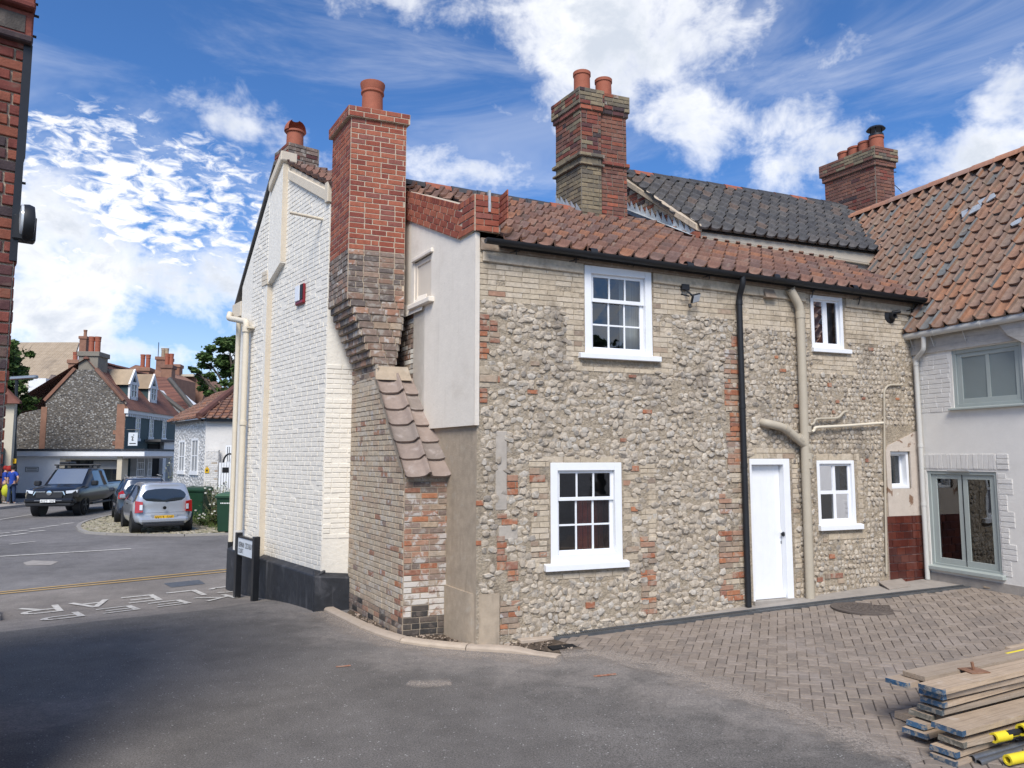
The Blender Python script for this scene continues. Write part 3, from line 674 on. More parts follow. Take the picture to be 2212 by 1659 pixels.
# block paving in herringbone
pave = gp((1195, 1386), (1640, 1326), (1860, 1299), (2088, 1272)) + [AN.pt(.5, 0, -.05), AN.pt(5.5, 0, -.05), V((9.5, 3.2, 0)), V((3.6, 3.2, 0))] + gp((1960, 1650), (1850, 1597), (1700, 1541), (1560, 1491), (1420, 1441), (1290, 1414))
bed = sheet('courtyard', pave, 'paver_joint', .006); bed['kind'] = 'structure'
PV = Pieces('paver', bed, 'paver', 300)
ua = V((math.sin(rad(20)), math.cos(rad(20)), 0)); ub = V((ua.y, -ua.x, 0))
mhc = ground(*Z8(990, 1440)); a = .1
o_ = V((3.0, 8.0, 0))
for k in range(-110, 111):
    for j in range(-40, 41):
        for horiz in (0, 1):
            x, y = (k + 4 * j) * a, (k + horiz) * a
            cx, cy = (x + a, y + a / 2) if not horiz else (x + a / 2, y + a)
            p = o_ + ub * cx + ua * cy
            if not (-2 < p.x < 10 and 3 < p.y < 13): continue
            if not inside(p, pave): continue
            if (p - mhc).xy.length < .34: continue
            X = (ub if not horiz else ua) * .193; Y = (ua if not horiz else -ub) * .094
            dz = V((0, 0, G(p.x, p.y)))
            gu = lambda d: V((d.x, d.y, (G(p.x + d.x, p.y + d.y) - G(p.x - d.x, p.y - d.y)) / 2))
            X = gu(X); Y = gu(Y); c = V((p.x, p.y, G(p.x, p.y) + .015 + R.uniform(-.002, .002)))
            PV.add(Matrix(((X.x, Y.x, 0, c.x), (X.y, Y.y, 0, c.y), (X.z, Y.z, .05, c.z), (0, 0, 0, 1))), 'paver')
PV.flush()
mh = thing('manhole_cover', gz(mhc), 'round rusty iron manhole cover set in the herringbone paving', 'manhole')
b = MB(); b.lathe(gz(mhc, .0), [(.43, 0), (.43, .0195), (.33, .0195), (.33, .024), (.295, .024), (.29, .018), (.01, .018)], 28); b.build('rim', 'iron_cover', mh)
b = MB(); b.lathe(gz(mhc, .0), [(.285, .0), (.285, .023), (.01, .023)], 28)
for r_ in (.06, .12, .18, .24):
    for q in range(int(r_ * 90)):
        w = 2 * math.pi * q / int(r_ * 90); p = gz(mhc, .026) + V((math.cos(w) * r_, math.sin(w) * r_, 0)); b.obox(p, V((-math.sin(w), math.cos(w), 0)) * .016, V((math.cos(w), math.sin(w), 0)) * .012, V((0, 0, .004)))
b.build('cover', 'iron_cover', mh)
# slot drain along the wall
dl = gp((1187, 1381), (1640, 1322.5), (1860, 1296), (2088, 1270))
dr = thing('channel_drain', gz(dl[0]), 'long narrow metal slot drain between concrete strip and block paving', 'drain')
def strip_box(b, p, q, w, z0, z1, side=0):
    p, q = V(p), V(q); t = (q - p).normalized(); n = V((t.y, -t.x, 0))
    b.hexa([p + n * (side - w) + V((0, 0, z0)), p + n * (side + w) + V((0, 0, z0)), q + n * (side + w) + V((0, 0, z0)), q + n * (side - w) + V((0, 0, z0)),
            p + n * (side - w) + V((0, 0, z1)), p + n * (side + w) + V((0, 0, z1)), q + n * (side + w) + V((0, 0, z1)), q + n * (side - w) + V((0, 0, z1))])
b = MB(); b2 = MB()
for p, q in zip(dl, dl[1:]):
    p, q = gz(p), gz(q)
    for sd in (-.062, .062): strip_box(b, p, q, .011, .0, .036, sd)
    n_ = int((q - p).length / .03)
    for i in range(n_):
        a0, a1 = p.lerp(q, (i + .1) / n_), p.lerp(q, (i + .55) / n_); strip_box(b2, a0, a1, .05, .018, .030)
b.build('rail', 'drain_metal', dr); o = b2.build('grate', 'drain_metal', dr)
b = MB()
for p, q in zip(dl, dl[1:]): strip_box(b, gz(p), gz(q), .05, .0, .020)
b.build('channel', 'dark_inside', dr)
# kerb round the corner, three long precast lengths
kpts = [(703, 1317), (728, 1330), (757, 1344), (787, 1359), (820, 1372), (845, 1380), (872, 1388), (915, 1395), (962, 1400), (1010, 1404), (1062, 1407), (1110, 1410), (1155, 1414), (1208, 1421)]
kp = gp(*kpts); kt = thing('kerb', gz(kp[6]), 'curved new sandy kerb edging the trench around the house corner', 'kerb')
for (i0, i1) in ((0, 3), (3, 6), (6, 9), (9, 13)):
    b = MB(); seq = kp[i0:i1 + 1]; ring = []
    for i, p in enumerate(seq):
        gi = i0 + i; t = (kp[min(gi + 1, len(kp) - 1)] - kp[max(gi - 1, 0)]); t.z = 0; t.normalize(); n = V((t.y, -t.x, 0))
        if i == 0: p = p + t * .006
        if i == len(seq) - 1: p = p - t * .006
        base = gz(p); sh = 1.0 if gi < len(kp) - 2 else .45
        ring.append([base + n * o2 + V((0, 0, z2)) for (o2, z2) in ((.065, -.05), (.065, .035 * sh), (.045, .058 * sh), (.01, .064 * sh), (-.065, .064 * sh), (-.065, -.05))])
    m_ = 6
    for rg in ring: b.v += [tuple(v) for v in rg]
    for i in range(len(ring) - 1):
        for k in range(m_): b.f.append((i * m_ + k, i * m_ + (k + 1) % m_, (i + 1) * m_ + (k + 1) % m_, (i + 1) * m_ + k))
    b.f += [tuple(range(m_)), tuple(range((len(ring) - 1) * m_, len(ring) * m_))]; b.mi = [0] * len(b.f)
    b.build('kerb_stone', 'sandy_kerb', kt)
tre = gp((745, 1330), (757, 1341), (790, 1357), (822, 1369), (872, 1382.5), (962, 1391), (1062, 1398), (1155, 1406), (1205, 1414), (1262, 1404), (1200, 1385), (1120, 1368)) + [FL.pt(.5, 0, -.25), BF.pt(0, 0, -.1), LF.pt(-.3, 0, -.1), LF.pt(s_w, 0, -.1)]
o = sheet('trench', tre, 'earth', .018, .25); o['kind'] = 'structure'
b = MB()
for k in range(420):
    q = kp[R.randrange(2, 13)]; p = V((q.x, q.y, 0)) + V((R.uniform(-.25, .5), R.uniform(-.02, .42), 0))
    if not inside(p, tre): continue
    r_ = R.uniform(.008, .035); c = gz(p, .02)
    b.add([c + V((R.uniform(-1, 1), R.uniform(-1, 1), R.uniform(-.4, .9))) * r_ for _ in range(6)], [(0, 1, 2), (0, 2, 3), (0, 3, 4), (0, 4, 1), (5, 2, 1), (5, 3, 2), (5, 4, 3), (5, 1, 4)])
b.build('rubble', 'gravel_sand', kind='stuff', label='loose earth and stones in the trench behind the kerb', cat='rubble')
b = MB(); c = gz(ground(1155, 1386), .03); b.obox(c, FL.u * .22, FL.n * .09, V((0, 0, .022))); c2 = gz(ground(1100, 1392), .02)
b.build('concrete_slab', 'sandy_kerb', bevel=.006, label='broken concrete slab lying at the end of the slot drain', cat='slab')
b = MB(); c = gz(ground(1215, 1402), .0); b.obox(c + V((0, 0, .02)), FL.u * .16, FL.n * .07, V((0, 0, .012)))
b.build('open_pit', 'dark_inside', label='small dark open pit beside the end of the kerb', cat='pit')

# ------------------------------------------------------------------ paint on the road
def strokes(name, quads, mat, label, cat, group=None):
    b = MB()
    for q in quads: b.quad(*[gz(p, .016) for p in q])
    return b.build(name, mat, label=label, cat=cat, group=group)
def painted_line(name, pts, w, mat, label, off=.012, group=None):
    P = [V(p) for p in pts]; b = MB()
    for p, q in zip(P, P[1:]):
        t = (q - p); t.z = 0; L = t.length; t.normalize(); n = V((t.y, -t.x, 0)); k = max(1, int(L / .5))
        for i in range(k):
            a0, a1 = p + t * L * i / k, p + t * L * (i + 1) / k
            b.quad(gz(a0 - n * w / 2, off), gz(a0 + n * w / 2, off), gz(a1 + n * w / 2, off), gz(a1 - n * w / 2, off))
    return b.build(name, mat, label=label, cat='road marking', group=group)
LET = {   # strokes in a 1 x 1.35 box: (x0,y0,x1,y1,width)
 'K': [(.08, 0, .08, 1.35), (.92, 1.35, .12, .62), (.35, .80, .95, 0)], 'E': [(.08, 0, .08, 1.35), (0, 1.30, .92, 1.30), (0, .70, .78, .70), (0, .05, .92, .05)],
 'P': [(.08, 0, .08, 1.35), (0, 1.30, .70, 1.30), (.70, 1.30, .90, 1.12), (.90, 1.12, .90, .82), (.90, .82, .70, .62), (.70, .62, 0, .62)],
 'C': [(.92, 1.10, .72, 1.30), (.72, 1.30, .28, 1.30), (.28, 1.30, .08, 1.05), (.08, 1.05, .08, .30), (.08, .30, .28, .05), (.28, .05, .72, .05), (.72, .05, .92, .25)],
 'L': [(.08, 0, .08, 1.35), (0, .05, .92, .05)], 'A': [(.04, 0, .50, 1.32), (.50, 1.32, .96, 0), (.22, .45, .78, .45)],
 'R': [(.08, 0, .08, 1.35), (0, 1.30, .70, 1.30), (.70, 1.30, .90, 1.12), (.90, 1.12, .90, .85), (.90, .85, .70, .68), (.70, .68, 0, .68), (.45, .68, .95, 0)],
 'O': [(.92, 1.05, .72, 1.30), (.72, 1.30, .28, 1.30), (.28, 1.30, .08, 1.05), (.08, 1.05, .08, .30), (.08, .30, .28, .05), (.28, .05, .72, .05), (.72, .05, .92, .30), (.92, .30, .92, 1.05)],
 'N': [(.08, 0, .08, 1.35), (.08, 1.35, .92, 0), (.92, 0, .92, 1.35)], 'M': [(.06, 0, .06, 1.35), (.06, 1.35, .5, .4), (.5, .4, .94, 1.35), (.94, 1.35, .94, 0)],
 'D': [(.08, 0, .08, 1.35), (0, 1.3, .6, 1.3), (.6, 1.3, .92, .95), (.92, .95, .92, .4), (.92, .4, .6, .05), (.6, .05, 0, .05)],
 'Y': [(.04, 1.35, .5, .65), (.96, 1.35, .5, .65), (.5, .65, .5, 0)], 'U': [(.08, 1.35, .08, .3), (.08, .3, .3, .05), (.3, .05, .7, .05), (.7, .05, .92, .3), (.92, .3, .92, 1.35)],
 'T': [(0, 1.3, 1, 1.3), (.5, 1.3, .5, 0)], 'S': [(.9, 1.15, .7, 1.3), (.7, 1.3, .3, 1.3), (.3, 1.3, .1, 1.1), (.1, 1.1, .1, .85), (.1, .85, .9, .5), (.9, .5, .9, .25), (.9, .25, .7, .05), (.7, .05, .3, .05), (.3, .05, .08, .2)],
 'H': [(.08, 0, .08, 1.35), (.92, 0, .92, 1.35), (.08, .7, .92, .7)], 'Z': [(.05, 1.3, .95, 1.3), (.95, 1.3, .05, .05), (.05, .05, .95, .05)], 'V': [(.04, 1.35, .5, 0), (.96, 1.35, .5, 0)],
 'G': [(.92, 1.10, .72, 1.30), (.72, 1.30, .28, 1.30), (.28, 1.30, .08, 1.05), (.08, 1.05, .08, .30), (.08, .30, .28, .05), (.28, .05, .72, .05), (.72, .05, .92, .30), (.92, .30, .92, .65), (.92, .65, .55, .65)],
 '2': [(.08, 1.1, .3, 1.3), (.3, 1.3, .7, 1.3), (.7, 1.3, .92, 1.05), (.92, 1.05, .05, .05), (.05, .05, .95, .05)], '3': [(.08, 1.3, .9, 1.3), (.9, 1.3, .45, .75), (.45, .75, .9, .55), (.9, .55, .9, .25), (.9, .25, .7, .05), (.7, .05, .1, .1)],
 '1': [(.5, 0, .5, 1.35), (.5, 1.35, .25, 1.1)], 'X': [(.05, 0, .95, 1.35), (.05, 1.35, .95, 0)],
 'i': [(.30, .05, .50, .85), (.15, .80, .50, .85), (.30, .05, .62, .15), (.56, 1.10, .60, 1.30)]}
def letter_quads(ch, o, ex, ey, w):
    """ex, ey: full letter width and unit height vectors; w: stroke width in letter units"""
    out = []
    for (x0, y0, x1, y1) in LET[ch]:
        dx, dy = x1 - x0, y1 - y0; l = math.hypot(dx, dy) or 1; nx_, ny_ = -dy / l * w / 2, dx / l * w / 2
        f = lambda x, y: o + ex * x + ey * y
        out.append((f(x0 + nx_, y0 + ny_), f(x0 - nx_, y0 - ny_), f(x1 - nx_, y1 - ny_), f(x1 + nx_, y1 + ny_)))
    return out
def road_word(word, p0, p1, mat='road_paint', hgt=.72, lw=.58, label=''):
    """p0: reader's left end (picture right) of the base line, p1: reader's right end; letters' tops point to the camera"""
    ex = (p1 - p0); ex.z = 0; L = ex.length; ex.normalize(); ey = V((WG.u.x, WG.u.y, 0)); n = len(word); step = L / n; qs = []
    for i, ch in enumerate(word):
        qs += letter_quads(ch, p0 + ex * (step * (i + .5) - lw / 2), ex * lw, ey * (hgt / 1.35), .17)
    return strokes('road_lettering', qs, mat, label, 'road marking')
road_word('KEEP', ground(*ZR(1500, 534)), ground(*ZR(180, 690)), label='worn white word KEEP painted on the apron, nearer the dark tarmac')
road_word('CLEAR', ground(*ZR(1560, 478)), ground(*ZR(70, 638)), label='worn white word CLEAR painted on the apron, nearer the yellow lines')
for k, dy in enumerate((0, 5)):
    painted_line('yellow_line', gp((-60, 1286 + dy * .8), (497, 1230 + dy)), .055, 'yellow_paint', ('outer' if k == 0 else 'inner') + ' of the two parallel yellow lines across the alley mouth', group='double yellow lines')
painted_line('white_line', gp(ZR(-60, 294), ZR(850, 240)), .10, 'road_paint', 'long thin white line on the street beside the yellow lines')
painted_line('white_line', gp(ZR(-60, 60), ZR(215, 16)), .10, 'road_paint', 'white line running along the street under the pickup')
painted_line('white_line', gp(ZR(60, 212), ZR(232, 192)), .09, 'road_paint', 'short worn white line stub in the middle of the street')
for (x0, y0, x1, y1) in ((390, 82, 475, 72), (295, 97, 385, 87), (195, 111, 290, 102), (188, 131, 290, 121), (82, 129, 180, 120), (72, 152, 180, 138), (-30, 143, 62, 136), (-30, 163, 60, 152)):
    painted_line('lane_dash', gp(ZR(x0, y0), ZR(x1, y1)), .16, 'road_paint', 'short white give-way dash on the street by the cobbled island', group='give-way dashes')
o = sheet('service_cover', gp(ZR(1060, 465), ZR(1290, 443), ZR(1330, 468), ZR(1110, 492)), 'drain_metal', .010); props(o, 'grey rectangular metal service cover set in the apron', 'manhole')
o = sheet('road_patch', gp(ZR(150, 330), ZR(210, 315), ZR(380, 322), ZR(330, 345), ZR(170, 348)), 'concrete', .006); props(o, 'small pale repaired patch in the street tarmac', 'patch')
for (pts, lab) in (([ZQ(215, 530), ZQ(300, 522)], 'small orange paint mark on the tarmac before the brick buttress'), ([ZQ(1700, 585), ZQ(1830, 572)], 'faint orange survey mark on the tarmac near the paving edge')):
    painted_line('survey_mark', gp(*pts), .05, 'orange_brick', lab, off=.0135)
# ------------------------------------------------------------------ shared building parts
def window(parent, fr, r, cols, rowz, mat='white_gloss', fw=.075, bar=.022, off=.012, recess=.05, sill=None, stile=.045, rail=None, room='room_wall', depth=1.0, name='window', glass='window_glass', label=None, botw=None, room_on=True):
    """r outer rectangle; cols pane columns; rowz list of relative heights of the rows from the bottom; rail = index of the row boundary that is a meeting rail"""
    s0, s1, z0, z1 = r; b = MB(); botw = botw or fw
    o0, o1 = -recess - .06, off
    b.box(fr, s0, s0 + fw, z0, z1, o0, o1); b.box(fr, s1 - fw, s1, z0, z1, o0, o1)
    b.box(fr, s0 + fw, s1 - fw, z1 - fw, z1, o0, o1 - .002); b.box(fr, s0 + fw, s1 - fw, z0, z0 + botw, o0, o1 - .002)
    f = b.build(name, mat, parent, bevel=.004, label=label)
    i0, i1, k0, k1 = s0 + fw, s1 - fw, z0 + botw, z1 - fw
    tot = sum(rowz); cuts = [k0]
    for h in rowz: cuts.append(cuts[-1] + (k1 - k0) * h / tot)
    sb = MB(); up = recess; lo = recess + .028
    def sash(a, c, d, q, o):
        sb.box(fr, a, a + stile, d, q, -o - .03, -o); sb.box(fr, c - stile, c, d, q, -o - .03, -o)
        sb.box(fr, a + stile, c - stile, q - stile * .8, q, -o - .03, -o - .001); sb.box(fr, a + stile, c - stile, d, d + stile * (1.0), -o - .03, -o - .001)
    groups = [(0, len(rowz))] if rail is None else [(0, rail), (rail, len(rowz))]
    for gi, (g0, g1) in enumerate(groups):
        o = lo if (rail is not None and gi == 0) else up
        d, q = cuts[g0], cuts[g1]
        if rail is not None:
            if gi == 0: q += .022
            else: d -= .022
        sash(i0, i1, d, q, o)
        a0, a1, d0, d1 = i0 + stile, i1 - stile, d + stile, q - stile * .8
        rr = rowz[g0:g1]; tt = sum(rr); zc = [d0]
        for h in rr: zc.append(zc[-1] + (d1 - d0) * h / tt)
        gb = MB()
        for c in range(1, cols):
            x = a0 + (a1 - a0) * c / cols; gb.box(fr, x - bar / 2, x + bar / 2, d0, d1, -o - .024, -o - .004)
        for z in zc[1:-1]: gb.box(fr, a0, a1, z - bar / 2, z + bar / 2, -o - .026, -o - .006)
        if gb.v: gb.build('glazing_bar', mat, f)
        for c in range(cols):
            for k in range(len(rr)):
                x0, x1 = a0 + (a1 - a0) * c / cols, a0 + (a1 - a0) * (c + 1) / cols
                pb = MB(); j = [R.uniform(-.0015, .0015) for _ in range(4)]
                pb.quad(fr.pt(x0, zc[k], -o - .016 + j[0]), fr.pt(x1, zc[k], -o - .016 + j[1]), fr.pt(x1, zc[k + 1], -o - .016 + j[2]), fr.pt(x0, zc[k + 1], -o - .016 + j[3]))
                pb.build('pane', glass, f)
    sb.build('sash', mat, f, bevel=.003)
    if sill:
        a, c, zt, th, pr = sill; b = MB(); P = fr.pt
        b.hexa([P(a, zt - th, pr), P(c, zt - th, pr), P(c, zt - th, -recess), P(a, zt - th, -recess), P(a, zt - .008, pr), P(c, zt - .008, pr), P(c, zt + .01, -recess), P(a, zt + .01, -recess)])
        b.build('sill', mat, f, bevel=.004)
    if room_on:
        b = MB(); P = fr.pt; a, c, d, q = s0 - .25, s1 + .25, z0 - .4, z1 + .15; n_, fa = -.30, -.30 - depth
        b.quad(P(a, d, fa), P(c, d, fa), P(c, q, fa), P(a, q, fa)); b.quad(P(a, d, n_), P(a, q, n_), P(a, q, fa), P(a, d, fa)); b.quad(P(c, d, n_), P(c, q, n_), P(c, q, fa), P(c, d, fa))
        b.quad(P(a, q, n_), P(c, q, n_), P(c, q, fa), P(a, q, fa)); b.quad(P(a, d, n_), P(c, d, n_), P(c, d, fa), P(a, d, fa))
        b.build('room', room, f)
    return f
def polyline_on(fr, Zf, pts, off): return [fr.pt(*fr.px(*Zf(*p), off), off) for p in pts]
def round_corners(pts, r=.06, n=4):
    P = [V(p) for p in pts]; out = [P[0]]
    for i in range(1, len(P) - 1):
        a, b, c = P[i - 1], P[i], P[i + 1]; d0 = min(r, (a - b).length * .45); d1 = min(r, (c - b).length * .45)
        p0 = b + (a - b).normalized() * d0; p1 = b + (c - b).normalized() * d1
        for k in range(n + 1):
            t = k / n; out.append(p0 * (1 - t) ** 2 + b * 2 * t * (1 - t) + p1 * t * t)
    return out + [P[-1]]
def ridge_run(parent, a, b, mat, r=.11, L=.42, name='ridge_tile'):
    a, b = V(a), V(b); d = b - a; n = max(1, int(d.length / L)); t = d.normalized(); sd = t.cross(V((0, 0, 1))).normalized(); up = sd.cross(t)
    for i in range(n):
        p, q = a + d * (i / n) , a + d * ((i + .985) / n); m = MB(); N = 7
        for P_, rr in ((p, r * 1.04), (q, r * .97)):
            for k in range(N): w = math.pi * k / (N - 1); m.v.append(tuple(P_ + sd * math.cos(w) * rr * 1.1 + up * (math.sin(w) * rr - r * .35)))
        m.f = [(k, k + 1, N + k + 1, N + k) for k in range(N - 1)] + [tuple(range(N)), tuple(range(2 * N - 1, N - 1, -1))]; m.mi = [0] * len(m.f)
        m.build(name, mat, parent, smooth=True, angle=50)
def pot(parent, c, h, r, flare=True, name='chimney_pot', mat='terracotta'):
    pr = [(r * 1.02, -.05), (r, .03), (r * .96, h * .72), (r * 1.08, h * .74), (r * 1.08, h * .78), (r * 1.0, h * .80), (r * 1.16, h * .97), (r * 1.16, h), (r * .95, h), (r * .85, h * .6), (r * .85, h * .55)] if flare else [(r * 1.05, -.05), (r, .05), (r * .97, h * .86), (r * 1.07, h * .88), (r * 1.07, h), (r * .9, h), (r * .85, h * .6), (r * .84, h * .55)]
    return MB().lathe(c, pr, 20).build(name, mat, parent, smooth=True, angle=35)

# ------------------------------------------------------------------ flint wing
FH = thing('flint_cottage', gz(C0), 'old flint and brick cottage wing with red pantiles facing the paved courtyard', 'house')
ze0, ze1 = FL.px(1040, 524)[1], FL.px(1985, 652)[1]
zeave = lambda s: ze0 + (ze1 - ze0) * s / FL_LEN
Z0 = -.45
w_up = rect(FL, Z5, 800, 335, 1243, 950); w_lo = rect(FL, Z6, 580, 372, 1048, 1020)
w_ru = rect(FL, Z7, 597, 425, 838, 815); w_rl = rect(FL, Z8, 642, 390, 925, 850); w_sm = rect(FL, Z8, 1157, 325, 1312, 588)
door = rect(FL, Z8, 168, 378, 485, 1375); door = (door[0], door[1], FL.px(*Z8(320, 1380))[1], door[3])
holes = [w_up, w_lo, w_ru, w_rl, w_sm, door]
print('holes', [tuple(round(x, 2) for x in h) for h in holes], 'eaves', ze0, ze1)
b = MB(); wall_grid(b, FL, .0, FL_LEN + .3, Z0, max(ze0, ze1), holes)
# gable end and the closed sides behind
gtop = lambda s: GB.px(*Z3(1320, 900))[1]
b.quad(GB.pt(-7, Z0), GB.pt(0, Z0), GB.pt(0, ze0 + .1), GB.pt(-7, ze0 + .1), 1)
ga, gk = GB.px(*Z3(1148, 925)), GB.px(*Z3(1500, 1055))
b.add([GB.pt(-7, ze0 + .1), GB.pt(0, ze0 + .1), GB.pt(gk[0], gk[1] + .1), GB.pt(ga[0], ga[1] + .1), GB.pt(-7, ga[1] + .1)], [(0, 1, 2, 3, 4)], 1)
FW = b.build('wall', ['flint_mortar', 'bare_render'], FH)
FLP = Pieces('flint', FW, 'flint'); BRP = Pieces('brick', FW, 'brick')
hit = lambda s, z, hs, m=.0: any(h[0] - m < s < h[1] + m and h[2] - m < z < h[3] + m for h in hs)
sill_holes = [(FL.px(*Z5(775, 950))[0], FL.px(*Z5(1300, 960))[0], w_up[2] - .10, w_up[2] + .05), (FL.px(*Z6(550, 1040))[0], FL.px(*Z6(1092, 1010))[0], w_lo[2] - .10, w_lo[2] + .05), (w_rl[0], w_rl[1] + .12, w_rl[2] - .08, w_rl[2]), (w_ru[0], w_ru[1] + .10, w_ru[2] - .07, w_ru[2])]
allh = holes + sill_holes
rl = lambda Zf, *L: [rect(FL, Zf, *q) for q in L]
peel = rect(FL, Z8, 1120, 185, 1385, 775); red = rect(FL, Z8, 1138, 778, 1390, 1245)
peel = (peel[0], FL_LEN, peel[2], peel[3]); red = (red[0], FL_LEN - .005, -.2, peel[2])
plain = rl(Z6, (225, 165, 300, 680), (245, 780, 370, 870)) + rl(Z6, (0, 1235, 245, 1530)) + rl(Z5, (1370, 1090, 1425, 1260))
orange = rl(Z5, (118, 650, 185, 985), (185, 690, 255, 845), (118, 1045, 255, 1100), (118, 1130, 180, 1265), (450, 955, 512, 992), (428, 1140, 500, 1175), (838, 1030, 882, 1056), (1085, 1044, 1138, 1070), (1175, 1270, 1240, 1302), (1750, 795, 1805, 870), (1705, 1140, 1815, 1250), (1740, 1290, 1815, 1480), (1030, 1455, 1075, 1485)) + \
    rl(Z6, (300, 305, 370, 345), (296, 450, 372, 582), (442, 405, 512, 450), (442, 450, 548, 500), (232, 700, 300, 735), (262, 735, 370, 775), (230, 845, 300, 1010), (230, 1015, 372, 1065), (300, 1070, 375, 1140), (240, 1120, 305, 1210), (245, 1200, 268, 1250), (1098, 390, 1155, 430), (1100, 655, 1148, 690), (1068, 915, 1155, 950), (1170, 1170, 1225, 1205), (805, 1275, 870, 1315), (1755, 1080, 1840, 1118), (1805, 1165, 1850, 1200), (470, 690, 496, 720), (260, 1375, 385, 1410), (95, 615, 148, 652), (95, 875, 135, 910), (80, 1085, 145, 1118)) + \
    rl(Z7, (40, 715, 92, 775), (0, 1095, 105, 1140), (40, 1330, 110, 1370), (0, 1400, 100, 1460), (1008, 795, 1045, 825), (718, 1045, 748, 1080), (775, 1165, 805, 1195), (750, 1240, 778, 1268), (345, 850, 375, 880), (480, 1195, 515, 1228), (1200, 1150, 1232, 1172), (960, 1145, 990, 1170), (380, 945, 430, 975)) + \
    rl(Z8, (700, 1190, 840, 1260), (645, 1215, 690, 1250), (495, 1160, 530, 1250), (690, 940, 720, 970), (985, 375, 1020, 405), (730, 1050, 775, 1085))
buff = rl(Z5, (118, 180, 800, 620), (118, 620, 190, 650), (680, 620, 800, 1000), (1243, 345, 1870, 700), (1243, 700, 1375, 1040), (700, 985, 1375, 1050), (118, 990, 190, 1045), (118, 1100, 190, 1130)) + \
    rl(Z6, (440, 330, 575, 400), (560, 330, 1060, 372), (455, 500, 575, 1050), (1050, 375, 1160, 1000), (1160, 380, 1270, 470), (1210, 470, 1265, 650), (1150, 640, 1270, 740), (1215, 735, 1272, 860), (550, 1060, 1095, 1100)) + \
    rl(Z7, (100, 300, 600, 700), (600, 815, 935, 1000), (835, 420, 1345, 800), (120, 1240, 165, 1300)) + rl(Z8, (170, 300, 490, 378), (465, 378, 540, 1150), (640, 340, 945, 390), (925, 390, 985, 900), (640, 870, 1000, 940))
brown = rl(Z5, (1700, 880, 1830, 1140), (1715, 1250, 1830, 1660)) + rl(Z6, (1160, 850, 1275, 1350), (1665, 470, 1840, 700), (1665, 780, 1850, 1260), (250, 1270, 385, 1480), (450, 880, 560, 1020), (1720, 0, 1840, 470))
flintpatch = rl(Z6, (1095, 480, 1210, 600), (1095, 740, 1215, 850), (1700, 480, 1790, 590), (1720, 720, 1800, 800), (1150, 1000, 1225, 1070))
lower_flint_z = -1
for hs, pick in ((orange, 'orange'), (brown, 'brown'), (buff, 'buff')):
    for (s0, s1, z0, z1) in hs:
        if pick == 'orange': pk = lambda s, z: R.choice(['orange_brick'] * 5 + ['brown_brick'])
        elif pick == 'brown': pk = lambda s, z: R.choice(['brown_brick', 'brown_brick', 'buff_brick', 'patchy_brick', 'orange_brick'])
        else: pk = lambda s, z: 'buff_brick' if R.random() > .03 else 'brown_brick'
        def ok(s, z, w, pick=pick):
            if pick == 'orange' and R.random() < .10: return False
            if pick == 'buff' and R.random() < .04: return False
            if hit(s, z, allh, .02) or s < .02 or s > FL_LEN - .03 or z > zeave(s) - .02: return False
            if pick != 'orange' and hit(s, z, orange, .015): return False
            if pick != 'orange' and hit(s, z, flintpatch + plain): return False
            if pick == 'buff' and hit(s, z, brown): return False
            if hit(s, z, [peel, red], .02): return False
            return True
        brick_rows(BRP, FL, s0, s1, z0, z1, pk, L=.235, Hc=.072, depth=.014 if pick != 'buff' else .007, joint=.013 if pick != 'buff' else .008, allow=ok, wob=.008)
blk = allh + [peel, red] + orange
zrow = -.40
while zrow < 4.0:
    hr = R.uniform(.064, .100); s = .03 + R.uniform(0, .06)
    while s < FL_LEN - .05:
        right = s > 4.35
        w = R.choice([R.uniform(.06, .10), R.uniform(.08, .135), R.uniform(.10, .17)]) if not right else R.uniform(.06, .11)
        c, z = s + w / 2, zrow + hr / 2 + (R.uniform(-.03, .03) if not right else R.uniform(-.012, .012))
        s += w * .90
        if z > zeave(c) - .15 or z < G(*FL.pt(c, 0).xy) - .03: continue
        if hit(c, z, plain[:2], R.uniform(-.05, .01)) or hit(c, z, plain[2:]) or hit(c, z, allh + [peel, red], .065) or hit(c, z, blk, R.uniform(.0, .045)): continue
        if hit(c, z, buff + brown, R.uniform(-.09, .03)) and not hit(c, z, flintpatch): continue
        if right: ww, hh = w * R.uniform(.86, 1.0), hr * R.uniform(.9, 1.12)
        else: ww, hh = w * R.uniform(.92, 1.18), hr * R.uniform(.85, 1.30)
        if R.random() < .10 and not right: ww *= 1.3; hh *= 1.35
        FLP.add(FL.mat(c, z, R.uniform(-.02, -.002), ww, R.uniform(.012, .036), hh, R.uniform(-.35, .35)), 'flint')
    zrow += hr * .88
FLP.flush(); BRP.flush()
b = MB()
for (s0, s1, z0, z1) in plain[:2]: b.box(FL, s0, s1, z0, z1, -.05, .008)
b.build('render_patch', 'grey_render', FW, bevel=.01)
# rounded rendered base at the corner
b = MB(); rb = plain[2]; zt = rb[3]
pl = []
for k in range(7):
    w = math.pi / 2 * k / 6
    pl.append(None)
co_ = .03
A_, B_ = GB.pt(0, 0, co_), FL.pt(0, 0, co_); den = GB.u.x * FL.u.y - GB.u.y * FL.u.x; tX = ((B_.x - A_.x) * FL.u.y - (B_.y - A_.y) * FL.u.x) / den; Xc = A_ + GB.u * tX
arc = round_corners([GB.pt(s_b + .02, 0, co_), Xc, FL.pt(rb[1], 0, co_)], .30, 8) + [FL.pt(rb[1], 0, -.05), GB.pt(s_b, 0, -.05)]
b.prism([V((p.x, p.y, Z0)) for p in arc], V((0, 0, zt - Z0)))
b.build('corner_render', 'bare_render', FH, smooth=True, angle=50)
